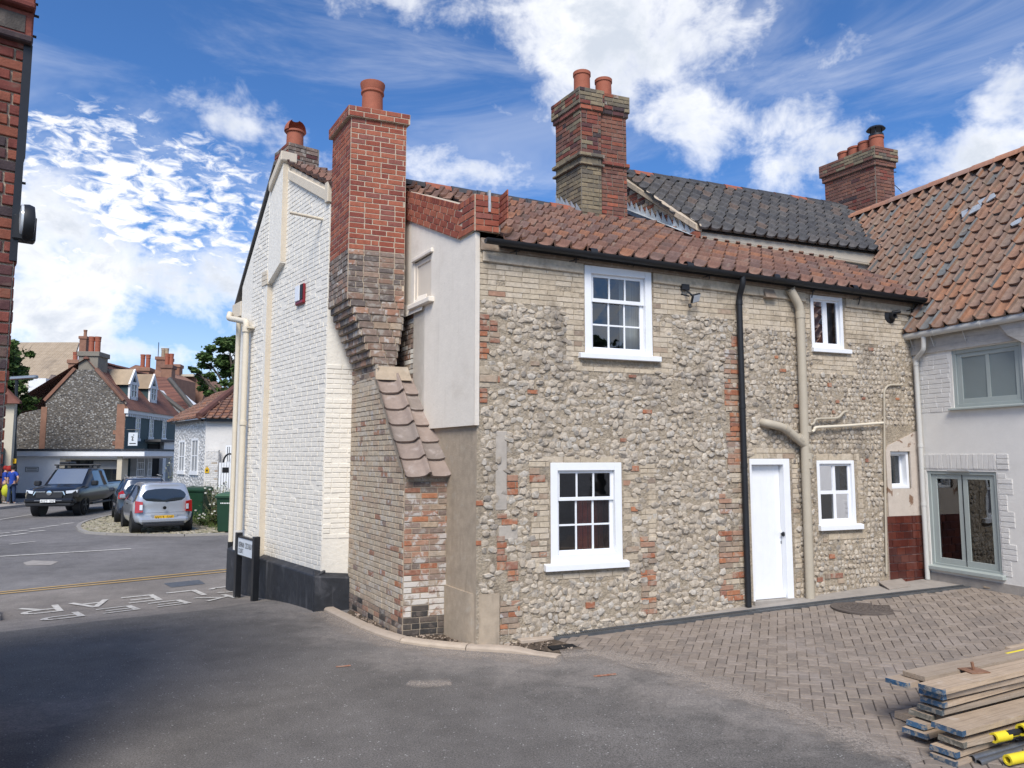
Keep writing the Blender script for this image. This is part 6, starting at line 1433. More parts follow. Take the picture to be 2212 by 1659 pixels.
# gutter and downpipe
g0, g1 = AN.pt(-.06, gz_a, .13), AN.pt(3.9, gz_b if False else gz_a + (gz_b - gz_a) * 2.0, .13); g1 = AN.pt(3.9, gz_a, .13)
b = MB(); b.tube([g0, g1], .058, 14); b.tube([g0 + (g1 - g0) * .14, g0 + (g1 - g0) * .15], .064, 14); b.tube([g0 + (g1 - g0) * .33, g0 + (g1 - g0) * .34], .064, 14); b.build('gutter', 'grey_pipe', AH, smooth=True, angle=45)
px_ = [AN.pt(AN.px(*Z7(1402, 740), .13)[0], gz_a - .04, .13), AN.pt(AN.px(*Z7(1402, 810), .13)[0], AN.px(*Z7(1402, 815), .13)[1], .13), AN.pt(AN.px(*Z7(1352, 875), .06)[0], AN.px(*Z7(1352, 880), .06)[1], .06), AN.pt(AN.px(*Z7(1380, 1500), .06)[0] * .5 + AN.px(*Z7(1352, 900), .06)[0] * .5, 0.12, .06)]
px_[3].z = G(px_[3].x, px_[3].y) + .03; xq = AN.px(*Z7(1358, 1100), .06)[0]; px_[2] = AN.pt(xq, px_[2].z, .06); px_[3] = AN.pt(xq, px_[3].z, .06)
b = MB(); b.tube(round_corners(px_, .06, 5), .036, 12)
for z in (px_[2].z - .1, 2.2, 1.3): b.tube([AN.pt(xq, z, .06), AN.pt(xq, z + .05, .06)], .042, 12)
b.build('downpipe', 'grey_pipe', AH, smooth=True, angle=45)
for s in (.06, .42, .95):
    b = MB(); b.tube([AN.pt(s, gzA - .22, .03), AN.pt(s, gzA - .02, .12)], .006, 6); b.tube([AN.pt(s - .03, gzA - .16, .035), AN.pt(s + .03, gzA - .16, .035)], .006, 6); b.build('gutter_bracket', 'grey_pipe', AH)
# roof
AP = rad(53); wA = -AN.n * math.cos(AP) + V((0, 0, 1)) * math.sin(AP); eA = AN.u.copy()
LA = 3.0
for k in range(120):
    best = None; L_ = 1.5 + k * .05
    for j in range(80):
        s = -6 + j * .12; q = proj(AN.pt(s, gz_a + .07, .15) + wA * L_)
        if q and (best is None or abs(q[0] - 2030) < abs(best[0] - 2030)): best = q
    if best and best[1] < 398: LA = L_; break
print('annex roof length', LA)
oA = AN.pt(-6.5, gz_a + .05, .15); nA = eA.cross(wA).normalized(); WAx = 10.5
b = MB(); b.prism([p - nA * .03 for p in (oA, oA + eA * WAx, oA + eA * WAx + wA * LA, oA + wA * LA)], -nA * .06); ARF = b.build('roof', 'dark_inside', AH, label='steep roof of mixed orange and grey pantiles')
APc = Pieces('pantile', ARF, 'pantile'); nra = round(LA / .30); tiles(APc, oA, eA, wA, int(WAx / .238), nra, 'orange_pantile', gauge=LA / nra, keep=lambda c: (c - AN.o).dot(eA) > -.02 or (c.z - gz_a) > .62 or True)
APc.flush()
ridge_run(ARF, oA + wA * LA + nA * .02, oA + wA * LA + eA * WAx + nA * .02, 'orange_ridge', .13)
b = MB(); p0, p1 = oA + wA * LA, oA + wA * LA + eA * WAx; b.quad(p0, p1, p1 - AN.n * 3 - V((0, 0, 2.6)), p0 - AN.n * 3 - V((0, 0, 2.6))); b.build('far_slope', 'roof_brown', AH)
def on_annex(px, py):
    r = ray(px, py); k = (oA - CAM).dot(nA) / r.dot(nA); return CAM + r * k
b = MB()
for (x0, y0, x1, y1, x2, y2, x3, y3) in ((1985, 505, 2070, 462, 2080, 480, 2000, 530), (1900, 560, 1990, 520, 2010, 540, 1905, 590), (2150, 625, 2212, 590, 2212, 615, 2165, 635)):
    b = MB(); b.prism([on_annex(*ZT(*p)) + nA * .075 for p in ((x0, y0), (x1, y1), (x2, y2), (x3, y3))], -nA * .02); b.build('lead_slate', 'lead', ARF)
va = [on_annex(*ZT(*p)) + nA * .085 for p in ((1215, 610), (1290, 665), (1370, 735), (1425, 775))]
b = MB(); b.tube(va, [.04, .06, .07, .09], 8); b.build('valley_mortar', 'lime_fillet', ARF, smooth=True)
vb = [on_annex(*ZT(*p)) + nA * .05 for p in ((1415, 770), (1360, 830), (1310, 890))]
b = MB()
for p, q in zip(vb, vb[1:]): b.quad(p - eA * .16, p + eA * .10, q + eA * .10, q - eA * .16)
b.build('valley_lead', 'dark_lead', ARF)
hp_ = on_annex(*Z7(1370, 610)); b = MB(); b.hexa([AN.pt(-.16, gz_a + .02, .16), AN.pt(.14, gz_a + .02, .16), AN.pt(.14, gz_a + .02, -.12), AN.pt(-.16, gz_a + .02, -.12), AN.pt(-.16, gz_a + .20, .16), AN.pt(.16, gz_a + .10, .16), AN.pt(.16, gz_a + .14, -.12), AN.pt(-.16, gz_a + .24, -.12)]); b.build('lead_box', 'dark_lead', AH, bevel=.012)

# ------------------------------------------------------------------ red brick building at the alley's other side
kc = at_depth(2, HOR, 4.75)
ks0 = Frame((kc.x, kc.y), 52)
edge_px = [(75, 100), (70, 250), (60, 400), (52, 560), (34, 690)]
BL = thing('brick_building', (kc.x, kc.y, G(kc.x, kc.y)), 'dark red brick building corner rising in shade beside the alley', 'building')
LB = Frame((kc.x, kc.y), 52); LS = Frame((kc.x, kc.y), -37.5); ztb = 5.4
steps_ = [(-.6, LB.px(*ZF(0, 0, 2.37)(78, 1590))[1], -.012), ]
b = MB(); b.box(LB, -4.5, 0, -.6, ztb, -2.8, -.006); BLW = b.build('wall', 'lime_fillet', BL)
BLP = Pieces('brick', BLW, 'brick')
brick_rows(BLP, LB, -1.2, 0, 1.6, ztb, lambda s, z: R.choice(['dark_red_brick'] * 6 + ['red_brick']), L=.225, Hc=.077, depth=.014, joint=.014)
brick_rows(BLP, LS, 0, 2.8, -.4, ztb, lambda s, z: R.choice(['dark_red_brick'] * 6 + ['red_brick']), L=.225, Hc=.077, depth=.012, joint=.014)
BLP.flush()
z6 = ZF(0, 0, 2.37); zz = lambda y: LB.px(*z6(140, y))[1]
b = MB(); xe = lambda x, y, o: LB.px(*z6(x, y), o)[0]
for (y0, y1, x) in ((250, 880, 160), (880, 1460, 112)):
    b.box(LB, -.03, max(.01, xe(x, (y0 + y1) / 2, .0)), zz(y1), zz(y0), -.10, .02)
b.build('corner_trim', 'black_metal', BLW)
b = MB(); b.box(LB, -1.2, xe(180, 230, 0), zz(255), zz(215), -.2, .07); b.box(LB, -1.2, xe(195, 60, 0), zz(70), zz(35), -.2, .09); b.box(LB, -1.2, xe(185, 140, 0), zz(215), zz(70), -.2, .03); b.box(LB, -1.2, xe(195, 20, 0), zz(35), ztb, -.2, .05); b.build('cornice', 'dark_red_brick', BLW, bevel=.01)
b = MB(); b.box(LB, -.9, xe(140, 140, .035), zz(195), zz(100), -.1, .036); b.build('dark_panel', 'tar_brick', BLW)  # dark panel on the face between the two cornice courses
for (x, y) in ((200, 20), (205, 88), (190, 200), (130, 1015)):
    s_, z_ = LB.px(*z6(x - 12, y)); b = MB(); b.tube([LB.pt(s_ - .05, z_, .0), LB.pt(s_ + .025, z_, .0)], .009, 6); b.build('nail', 'black_metal', BLW)
s_, z_ = LB.px(*z6(90, 1265)); 
b = MB(); b.box(LB, s_ - .02, s_ + .11, z_ - .085, z_ + .085, -.06, .04); WLm = b.build('wall_lamp', 'black_plastic', BL, bevel=.01, label='black bulkhead lamp on bracket')
s2 = LB.px(*z6(150, 1245))[0]
b = MB(); b.lathe(LB.pt(s2 + .005, z_ + .04, -.01), [(.05, -.04), (.125, -.03), (.13, .0), (.12, .03), (.03, .045)], 18, LB.u); b.build('shade', 'black_plastic', WLm, smooth=True, angle=40)
b = MB(); b.lathe(LB.pt(s2 - .03, z_ + .05, -.01), [(.03, -.02), (.11, -.01), (.115, .015)], 18, LB.u); b.build('lens', 'lamp_clear', WLm, smooth=True)
# ------------------------------------------------------------------ street surfaces
pav = [ground(*p) for p in ((-90, 1108), (0, 1101), (62, 1094), (150, 1087), (260, 1079), (380, 1071), (380, 1060), (-90, 1066))]
b = MB(); b.prism([V((p.x, p.y, G(p.x, p.y) + .12)) for p in pav], V((0, 0, -.3))); b.build('pavement', 'concrete', kind='structure')
for i in range(5):
    a, c = pav[i], pav[i + 1]; n_ = max(1, int((c - a).length / 1.2))
isl = [ground(*p) for p in (ZR(505, 105), ZR(520, 124), ZR(560, 139), ZR(700, 150), ZR(1000, 154), ZR(1520, 146), ZR(1700, 120), ZR(1500, 20), ZR(1150, -60), ZR(900, -30), ZR(745, 20), ZR(600, 56), ZR(525, 82))]
isle = sheet('cobbled_island', isl, 'sett_bed', .03); isle['kind'] = 'structure'
b = MB(); cnt = 0
for k in range(5200):
    p = V((R.uniform(min(q.x for q in isl), max(q.x for q in isl)), R.uniform(min(q.y for q in isl), min(max(q.y for q in isl), 30)), 0))
    if not inside(p, isl): continue
    r_ = R.uniform(.05, .085); c = gz(p, .03); N = 6; w0 = R.uniform(0, 6)
    b.add([c + V((math.cos(w0 + 2 * math.pi * i / N) * r_, math.sin(w0 + 2 * math.pi * i / N) * r_ * .8, -.01)) for i in range(N)] + [c + V((math.cos(w0 + 2 * math.pi * i / N) * r_ * .7, math.sin(w0 + 2 * math.pi * i / N) * r_ * .55, r_ * .32)) for i in range(N)],
          [(i, (i + 1) % N, N + (i + 1) % N, N + i) for i in range(N)] + [tuple(range(N, 2 * N))])
b.build('cobbles', 'sett', isle, kind='stuff')
kl = [ground(*p) for p in (ZR(745, 20), ZR(640, 44), ZR(560, 66), ZR(520, 84), ZR(507, 103), ZR(520, 123), ZR(560, 139), ZR(700, 150), ZR(900, 155), ZR(1200, 157), ZR(1510, 148))]
ik = thing('island_kerb', gz(kl[4]), 'pale kerb curving round the cobbled island in the street', 'kerb')
for p, q in zip(kl, kl[1:]):
    b = MB(); strip_box(b, gz(p), gz(q), .06, -.05, .06); b.build('kerb_stone', 'kerb_stone', ik)

# ------------------------------------------------------------------ far materials with fine built-in pattern
def cell_mat(name, cols, mortar, scale, bump=.5, aspect=1.5, rough=.8):
    m, t, b = newmat(name); ge = t.n('ShaderNodeNewGeometry'); pos = t.mapping(ge.outputs['Position'], (1, 1, aspect))
    vo = t.n('ShaderNodeTexVoronoi'); vo.inputs['Scale'].default_value = scale; t.l(pos, vo.inputs['Vector'])
    rp = t.n('ShaderNodeValToRGB'); rp.color_ramp.interpolation = 'CONSTANT'; e = rp.color_ramp.elements
    while len(e) < len(cols): e.new(.5)
    for i, c in enumerate(cols): e[i].position = i / len(cols); e[i].color = tuple(c) + (1,)
    sp = t.n('ShaderNodeSeparateColor'); t.l(vo.outputs['Color'], sp.inputs[0]); t.l(sp.outputs[0], rp.inputs[0])
    f = t.smooth(vo.outputs['Distance'], .36, .52)
    t.l(t.mix(f, rp.outputs[0], mortar), b.inputs['Base Color']); b.inputs['Roughness'].default_value = rough
    bp = t.n('ShaderNodeBump'); bp.inputs['Strength'].default_value = bump; bp.inputs['Distance'].default_value = .05; bp.invert = True
    t.l(vo.outputs['Distance'], bp.inputs['Height']); t.l(bp.outputs[0], b.inputs['Normal'])
cell_mat('far_flint', [(.07, .068, .068), (.27, .26, .245), (.13, .125, .12), (.36, .35, .33), (.045, .045, .05), (.19, .18, .17), (.30, .28, .25)], (.12, .105, .088), 8.5)
cell_mat('far_white_flint', [(.72, .71, .69), (.68, .67, .65), (.74, .73, .71), (.66, .65, .62)], (.50, .49, .47), 6.5, .8)
def tiled_mat(name, cols, du, su, sz, vary=.25):
    """small roof tiles: wave across the eaves direction and stepped courses in height"""
    m, t, b = newmat(name); ge = t.n('ShaderNodeNewGeometry'); pos = ge.outputs['Position']
    dt = t.n('ShaderNodeVectorMath', operation='DOT_PRODUCT'); t.l(pos, dt.inputs[0]); dt.inputs[1].default_value = du
    sx_ = t.n('ShaderNodeSeparateXYZ'); t.l(pos, sx_.inputs[0])
    a = t.m('MULTIPLY', dt.outputs['Value'], su); z = t.m('MULTIPLY', sx_.outputs[2], sz)
    wv_ = t.m('SINE', t.m('MULTIPLY', a, 6.2832)); fr_ = t.m('FRACT', z)
    cx = t.n('ShaderNodeCombineXYZ'); t.l(t.m('FLOOR', a), cx.inputs[0]); t.l(t.m('FLOOR', z), cx.inputs[1])
    wn2 = t.n('ShaderNodeTexWhiteNoise', noise_dimensions='3D'); t.l(cx.outputs[0], wn2.inputs['Vector'])
    col = t.mix(wn2.outputs['Value'], cols[0], cols[1]); col = t.mix(t.smooth(t.noise(pos, .5, 5, .6), .5, .75), col, cols[2])
    t.l(col, b.inputs['Base Color']); b.inputs['Roughness'].default_value = .85
    h = t.m('ADD', t.m('MULTIPLY', wv_, .5), t.m('MULTIPLY', fr_, -.9)); bp = t.n('ShaderNodeBump'); bp.inputs['Strength'].default_value = 1.0; bp.inputs['Distance'].default_value = .09
    t.l(h, bp.inputs['Height']); t.l(bp.outputs[0], b.inputs['Normal'])

# ------------------------------------------------------------------ flint gabled shop with teal front
YS = 41.0
cs = at_depth(267, HOR, YS); TG = Frame((cs.x, cs.y), 85); TT = Frame((cs.x, cs.y), -5)
tiled_mat('far_roof_brown', [(.145, .062, .046), (.20, .085, .06), (.10, .058, .047)], (TT.u.x, TT.u.y, 0), 3.6, 3.6)
tiled_mat('far_roof_cream', [(.37, .285, .195), (.43, .335, .235), (.27, .21, .15)], (1, 0, 0), 2.6, 2.6)
tiled_mat('far_roof_grey', [(.13, .105, .095), (.17, .13, .115), (.10, .085, .08)], (1, 0, 0), 3.4, 3.4)
gs = gz(cs)
SH = thing('flint_shop', gs, 'flint gabled street building with dark teal front, two dormers and an information sign', 'building')
tg = lambda x, y: TG.px(*ZD(x, y)); tt = lambda x, y, o=0.0: TT.px(*ZD(x, y), o)
Lg, Pk0, Pk1, Rg = tg(118, 770), tg(420, 452), tg(605, 452), tg(880, 770)
zet = tt(900, 868)[1]; Tlen = TT.s_at(374)
gapx = (Pk0[0] + Pk1[0]) / 2
zpk = Pk0[1] + .55
b = MB(); b.add([TG.pt(Lg[0], -.6), TG.pt(0, -.6), TG.pt(0, Rg[1]), TG.pt(*Rg), TG.pt(*Pk1), TG.pt(*Pk0), TG.pt(*Lg)], [tuple(range(7))])
ll = tg(-330, 930); b.add([TG.pt(ll[0], -.6, -.15), TG.pt(Lg[0], -.6, -.15), TG.pt(Lg[0], tg(100, 830)[1], -.15), TG.pt(ll[0], ll[1], -.15)], [(0, 1, 2, 3)])
b.build('gable', 'far_flint', SH)
b = MB(); b.box(TG, tg(825, 900)[0], -.02, -.5, Rg[1] - .15, -.05, .03); b.box(TG, tg(70, 900)[0], tg(128, 900)[0], -.5, Lg[1] - .3, -.05, .03)
for k in range(12):
    b.box(TG, tg(825, 900)[0] - .15 * (k % 2), tg(825, 900)[0], .3 * k, .3 * k + .22, -.05, .028)
b.build('brick_quoin', 'far_brick', SH)
b = MB()
for (p, q) in ((Lg, Pk0), (Pk1, Rg)):
    d = V((q[0] - p[0], q[1] - p[1], 0)).normalized(); nx_, nz_ = -d.y * .17, d.x * .17
    b.prism([TG.pt(p[0], p[1], .08), TG.pt(q[0], q[1], .08), TG.pt(q[0] + nx_, q[1] + nz_, .08), TG.pt(p[0] + nx_, p[1] + nz_, .08)], -TG.n * .25)
b.build('verge', 'far_brick', SH)
b = MB(); b.quad(TT.pt(0, -.6), TT.pt(Tlen + .5, -.6), TT.pt(Tlen + .5, zet), TT.pt(0, zet)); TWl = b.build('front_wall', 'teal_paint', SH)
eW_ = TT.pt(-.15, zet + .1, .25); run = -Lg[0] / 2; ridz = zpk + .1; backw = gapx
rdg0 = TG.pt(gapx, ridz, .05)
b = MB(); rd1 = rdg0 + TT.u * (Tlen + .8); e0_, e1_ = eW_, TT.pt(Tlen + .6, zet + .1, .25)
b.quad(e0_, e1_, rd1, rdg0); b.quad(rdg0, rd1, rd1 - TG.u * 6 - V((0, 0, 4)), rdg0 - TG.u * 6 - V((0, 0, 4))); SRF = b.build('roof', 'far_roof_brown', SH)
ridge_run(SRF, rdg0, rd1, 'roof_brown', .13, 1.2)
b = MB(); b.box(TT, -.1, Tlen + .5, zet - .10, zet + .16, -.05, .16)
for k in range(int(Tlen / .28)): b.box(TT, .28 * k, .28 * k + .14, zet - .26, zet - .10, -.05, .12)
b.build('cornice', 'white_matt', SH)
def roof_shop(px, py):
    n = (e1_ - e0_).cross(rdg0 - e0_); r = ray(px, py); return CAM + r * ((e0_ - CAM).dot(n) / r.dot(n))
for (x0, x1, yt, yb, lab) in ((930, 995, 482, 742, 'a'), (1128, 1190, 540, 772, 'b')):
    base = roof_shop(*ZD((x0 + x1) / 2 + 20, yb)); DF = Frame((base.x, base.y), -5); hw = .55
    k_ = (ray(*ZD(x1, yb)) ); zt_ = base.z + .95; zpk_ = base.z + 1.6
    w2 = .52
    b = MB(); b.prism([DF.pt(-w2, base.z - .2, 0), DF.pt(w2, base.z - .2, 0), DF.pt(w2, zt_, 0), DF.pt(0, zpk_, 0), DF.pt(-w2, zt_, 0)], -DF.n * 2.0); D_ = b.build('dormer', 'teal_paint', SRF)
    # dormers are parts of the roof; their frames stay with them as one mesh each
    b = MB(); b.box(DF, -w2 - .04, -w2 + .16, base.z - .1, zt_, -.05, .06); b.box(DF, w2 - .16, w2 + .04, base.z - .1, zt_, -.05, .06); b.box(DF, -w2, w2, base.z - .1, base.z + .1, -.05, .06); b.box(DF, -w2, w2, zt_ - .15, zt_ + .02, -.05, .058); b.box(DF, -.03, .03, base.z, zt_, -.05, .05); b.box(DF, -w2, w2, base.z + .45, base.z + .50, -.05, .05)
    b.prism([DF.pt(-w2 - .16, zt_ - .15, .09), DF.pt(-w2 + .06, zt_ - .15, .09), DF.pt(0, zpk_ - .2, .09), DF.pt(0, zpk_ + .14, .09)], -DF.n * .1); b.prism([DF.pt(w2 + .16, zt_ - .15, .088), DF.pt(0, zpk_ + .14, .088), DF.pt(0, zpk_ - .2, .088), DF.pt(w2 - .06, zt_ - .15, .088)], -DF.n * .1)
    b.build('dormer_frame', 'white_matt', SRF)
    b = MB(); b.quad(DF.pt(-w2, base.z, .01), DF.pt(w2, base.z, .01), DF.pt(w2, zt_, .01), DF.pt(-w2, zt_, .01)); b.build('dormer_pane', 'car_glass', SRF)
    b = MB()
    for sg in (-1, 1): b.quad(DF.pt(sg * (w2 + .18), zt_ - .2, .05), DF.pt(0, zpk_ + .12, .05), DF.pt(0, zpk_ + .12, -2.2), DF.pt(sg * (w2 + .18), zt_ - .2, -2.2))
    b.build('dormer_roof', 'roof_cream', SRF)
def far_window(parent, fr, r, cols, rows, mat='white_matt', fw=.10, name='window', glass='car_glass', off=.03):
    s0, s1, z0, z1 = r; b = MB()
    b.box(fr, s0, s0 + fw, z0, z1, -.05, off); b.box(fr, s1 - fw, s1, z0, z1, -.05, off); b.box(fr, s0, s1, z1 - fw, z1, -.05, off - .002); b.box(fr, s0 - .05, s1 + .05, z0 - .06, z0 + fw, -.05, off + .03)
    for c in range(1, cols): x = s0 + (s1 - s0) * c / cols; b.box(fr, x - .02, x + .02, z0, z1, -.04, off - .01)
    for k in range(1, rows): z = z0 + (z1 - z0) * k / rows; b.box(fr, s0, s1, z - .02, z + .02, -.04, off - .012)
    f = b.build(name, mat, parent); g = MB(); g.quad(fr.pt(s0, z0, .004), fr.pt(s1, z0, .004), fr.pt(s1, z1, .004), fr.pt(s0, z1, .004)); g.build('pane', glass, f); return f
for (x0, x1, y0, y1) in ((1008, 1056, 925, 1155), (1146, 1188, 940, 1140), (1277, 1314, 957, 1150)):
    r = (tt(x0, 1000)[0], tt(x1, 1000)[0], tt((x0 + x1) / 2, y1)[1], tt((x0 + x1) / 2, y0)[1]); far_window(SH, TT, r, 2, 4)
r = (tt(960, 1400)[0], tt(1042, 1400)[0], tt(1000, 1545)[1] - .6, tt(1000, 1310)[1]); far_window(SH, TT, r, 4, 5, name='shop_window', off=.35)
r = (tt(1072, 1400)[0], tt(1115, 1400)[0], tt(1095, 1545)[1] - .6, tt(1095, 1310)[1]); far_window(SH, TT, r, 3, 5, name='shop_window', off=.35)
b = MB(); b.box(TT, tt(1122, 1400)[0], tt(1235, 1400)[0], -.5, tt(1180, 1195)[1], -.1, .06); b.build('doorway', 'dark_inside', SH)
b = MB(); x0, x1 = tt(1240, 1400)[0], tt(1370, 1400)[0]; zt_ = tt(1300, 1180)[1]
b.box(TT, x0, x0 + .5, -.5, zt_, 0, .25); b.box(TT, x1 - .5, x1, -.5, zt_, 0, .25); b.box(TT, x0, x1, zt_ - .5, zt_, 0, .28); b.box(TT, x0 - .2, x1 + .2, zt_, zt_ + .18, 0, .45); b.build('door_case', 'white_matt', SH)
b = MB(); b.box(TT, x0 + .5, x1 - .5, -.5, zt_ - .5, 0, .06); b.build('door', 'pale_blind', SH)
b = MB(); b.box(TT, tt(1105, 1160)[0], x0, zt_ + .0, zt_ + .14, 0, .9); b.build('canopy', 'grey_slate', SH)
# hanging information sign
si = at_depth(*ZD(985, 1145), YS - .6); SI = Frame((si.x, si.y), 80)
r = (SI.px(*ZD(938, 1145))[0], SI.px(*ZD(1030, 1145))[0], SI.px(*ZD(985, 1210))[1], SI.px(*ZD(985, 1080))[1])
b = MB(); b.box(SI, r[0], r[1], r[2], r[3], -.08, 0); SB = b.build('hanging_sign', 'sign_white', SH, label='white hanging sign with a dark letter i')
b = MB(); wI = (r[1] - r[0]); hI = r[3] - r[2]
for q in letter_quads('i', SI.pt(r[0] + wI * .22, r[2] + hI * .38, .01), SI.u * wI * .62, V((0, 0, 1)) * hI * .36, .14): b.quad(*q)
b.quad(SI.pt(r[0] + wI * .15, r[2] + hI * .14, .01), SI.pt(r[1] - wI * .15, r[2] + hI * .14, .01), SI.pt(r[1] - wI * .15, r[2] + hI * .20, .01), SI.pt(r[0] + wI * .15, r[2] + hI * .20, .01)); b.build('letter', 'ink', SB)
b = MB(); b.tube([SI.pt(r[0] - .1, r[3] + .15, -.04), SI.pt(r[1], r[3] + .15, -.04)], .03, 6); b.build('bracket', 'black_metal', SB)
def far_stack(parent, px0, px1, pyb, pyt, Y, mat, pots=(), d=.9, cap=True, deg=80, potmat='terracotta', poth=.6):
    p = at_depth((px0 + px1) / 2, (pyb + pyt) / 2, Y); fr = Frame((p.x, p.y), deg)
    s0, s1 = fr.px(px0, pyb)[0], fr.px(px1, pyb)[0]; z0, z1 = fr.px((px0 + px1) / 2, pyb)[1], fr.px((px0 + px1) / 2, pyt)[1]
    b = MB(); b.box(fr, s0, s1, z0 - 2, z1, -d, 0)
    if cap: b.box(fr, s0 - .08, s1 + .08, z1 - .25, z1 + .02, -d - .08, .08)
    c = b.build('chimney', mat, parent, bevel=.02)
    for t in pots: pot(c, fr.pt(s0 + (s1 - s0) * t, z1, -d / 2), poth, .15, True, mat=potmat)
    return c
far_stack(SH, *[ZD(437, 0)[0], ZD(632, 0)[0], ZD(0, 460)[1], ZD(0, 275)[1]], YS - .1, 'stone_chimney', (.36, .68), 1.2, deg=85, poth=.95)

# ------------------------------------------------------------------ low white flat-roofed building
YF = 38.6
fb = at_depth(*Z1(60, 1150), YF); FB = Frame((fb.x, fb.y), 88)
FBH = thing('flat_roof_shop', gz(fb), 'low white flat-roofed building with black base and a wide shop window', 'building')
fx = lambda x, y=1100: FB.px(*Z1(x, y))[0]; fz_ = lambda y, x=400: FB.px(*Z1(x, y))[1]
zr_ = fz_(985); zf_ = fz_(1022)
b = MB(); b.box(FB, fx(-200), fx(385), -.5, zf_ + .02, -6, 0); b.box(FB, fx(385), fx(800), zf_ - .1, zf_ + .02, -6, -.0); b.build('wall', 'white_matt', FBH)
b = MB(); b.box(FB, fx(-200), fx(945), zf_, zr_, -6, .25); b.build('roof_edge', 'white_matt', FBH, bevel=.02)
b = MB(); b.box(FB, fx(-200) - .05, fx(948), zr_, zr_ + .10, -6, .30); b.build('roof_deck', 'black_plinth', FBH)
b = MB(); b.box(FB, fx(-200), fx(385), -.5, fz_(1258), -.05, .02); b.build('plinth', 'black_plinth', FBH)
b = MB(); b.box(FB, fx(385), fx(420), -.5, zf_, -.6, -.01); b.box(FB, fx(760), fx(792), -.5, zf_, -.6, .06); b.box(FB, fx(420), fx(792), fz_(1045), zf_, -.6, -.02); b.build('shop_surround', 'far_cream', FBH)
b = MB(); b.box(FB, fx(420), fx(760), -.5, fz_(1045), -.9, -.55); b.build('shop_window', 'car_glass', FBH)
b = MB()
for x in (460, 520, 560): b.box(FB, fx(x), fx(x + 14), 0, fz_(1045), -.56, -.5)
b.build('mullion', 'black_metal', FBH)
b = MB(); b.box(FB, fx(570), fx(745), fz_(1105), fz_(1052), -.54, -.50); b.build('window_poster', 'pale_blind', FBH)
b = MB(); x0, x1, y0, y1 = 165, 250, 1090, 1122
for (a0, a1, c0, c1) in ((x0, x1, y0, y0 + 3), (x0, x1, y1 - 3, y1), (x0, x0 + 3, y0, y1), (x1 - 3, x1, y0, y1), (x0 + 10, x1 - 10, y0 + 9, y0 + 13), (x0 + 10, x1 - 10, y1 - 13, y1 - 9)): b.box(FB, fx(a0), fx(a1), fz_(c1), fz_(c0), -.01, .02)
b.build('wall_notice', 'galvanised', FBH)

# ------------------------------------------------------------------ white flint cottage
YC = 28.5
cc_ = at_depth(442, HOR, YC); CWF = Frame((cc_.x, cc_.y), 140); CRF = Frame((cc_.x, cc_.y), 80)
CH = thing('white_cottage', gz(cc_), 'small white painted flint cottage with hipped pantile roof beside the cobbles', 'house')
cz = CWF.px(*Z1(1325, 778))[1]; cl = CWF.px(*Z1(1128, 1000))[0]
b = MB(); b.quad(CWF.pt(cl, -.6), CWF.pt(0, -.6), CWF.pt(0, cz), CWF.pt(cl, cz)); b.build('flint_wall', 'far_white_flint', CH)
b = MB(); b.quad(CRF.pt(0, -.6), CRF.pt(7, -.6), CRF.pt(7, cz), CRF.pt(0, cz)); b.quad(CWF.pt(cl, -.6), CWF.pt(cl, cz), CWF.pt(cl, cz, -5), CWF.pt(cl, -.6, -5)); b.build('brick_wall', 'grey_white_brick', CH)
for (x0, x1, y0, y1) in ((1160, 1200, 918, 1128), (1240, 1286, 905, 1132)):
    r = (CWF.px(*Z1(x0, 1020))[0], CWF.px(*Z1(x1, 1020))[0], CWF.px(*Z1((x0 + x1) / 2, y1))[1], CWF.px(*Z1((x0 + x1) / 2, y0))[1]); far_window(CH, CWF, r, 2, 2, fw=.09, glass='pale_blind')
r = (CRF.px(*Z1(1462, 1000))[0], CRF.px(*Z1(1500, 1000))[0], CRF.px(*Z1(1480, 1065))[1], CRF.px(*Z1(1480, 950))[1]); far_window(CH, CRF, r, 2, 2, fw=.06)
pk_ = at_depth(*Z1(1530, 585), YC + 3.2); hipE = CWF.pt(.12, cz, .2)
b = MB(); eL = CWF.pt(cl - .2, cz, .22); eC = (CWF.pt(.2, cz, .22) + CRF.pt(-.2, cz, .22)) / 2 + (CWF.n + CRF.n) * .05; eRr = CRF.pt(7, cz, .22)
wl_ = (pk_ - eC); rC = pk_; ridL = pk_ + CWF.u * (cl * .55) ; ridR = pk_ + CRF.u * 5
b.quad(eL, eC, rC, ridL); b.quad(eC, eRr, ridR, rC); CRo = b.build('roof', 'roof_brown', CH)
CT = Pieces('pantile', CRo, 'pantile', 220)
def tile_poly(P_, poly, mat, cw=.26, gauge=.32):
    e = (poly[1] - poly[0]).normalized(); n = e.cross(poly[2] - poly[1]).normalized()
    if n.z < 0: n = -n
    w = n.cross(e); 
    loc = [((p - poly[0]).dot(e), (p - poly[0]).dot(w)) for p in poly]
    xs = [l[0] for l in loc]; ys = [l[1] for l in loc]
    o_ = poly[0] + e * min(xs); 
    if e.cross(w).z < 0: return
    tiles(P_, o_, e, w, int((max(xs) - min(xs)) / cw) + 1, int(max(ys) / gauge), mat, cw, gauge, keep=lambda c: inside(((c - poly[0]).dot(e), (c - poly[0]).dot(w)), loc))
tile_poly(CT, [eL, eC, rC, ridL], 'pantile'); tile_poly(CT, [eC, eRr, ridR, rC], 'pantile'); CT.flush()
b = MB(); b.tube([eC + V((0, 0, .08)), rC + V((0, 0, .1))], .14, 8); b.build('hip_tiles', 'roof_brown', CRo, smooth=True)
b = MB(); b.box(CRF, 0, 7, cz - .12, cz, .12, .22); b.box(CWF, cl, 0, cz - .10, cz - .02, .10, .2); b.build('gutter', 'black_metal', CH)
GWp = CRF
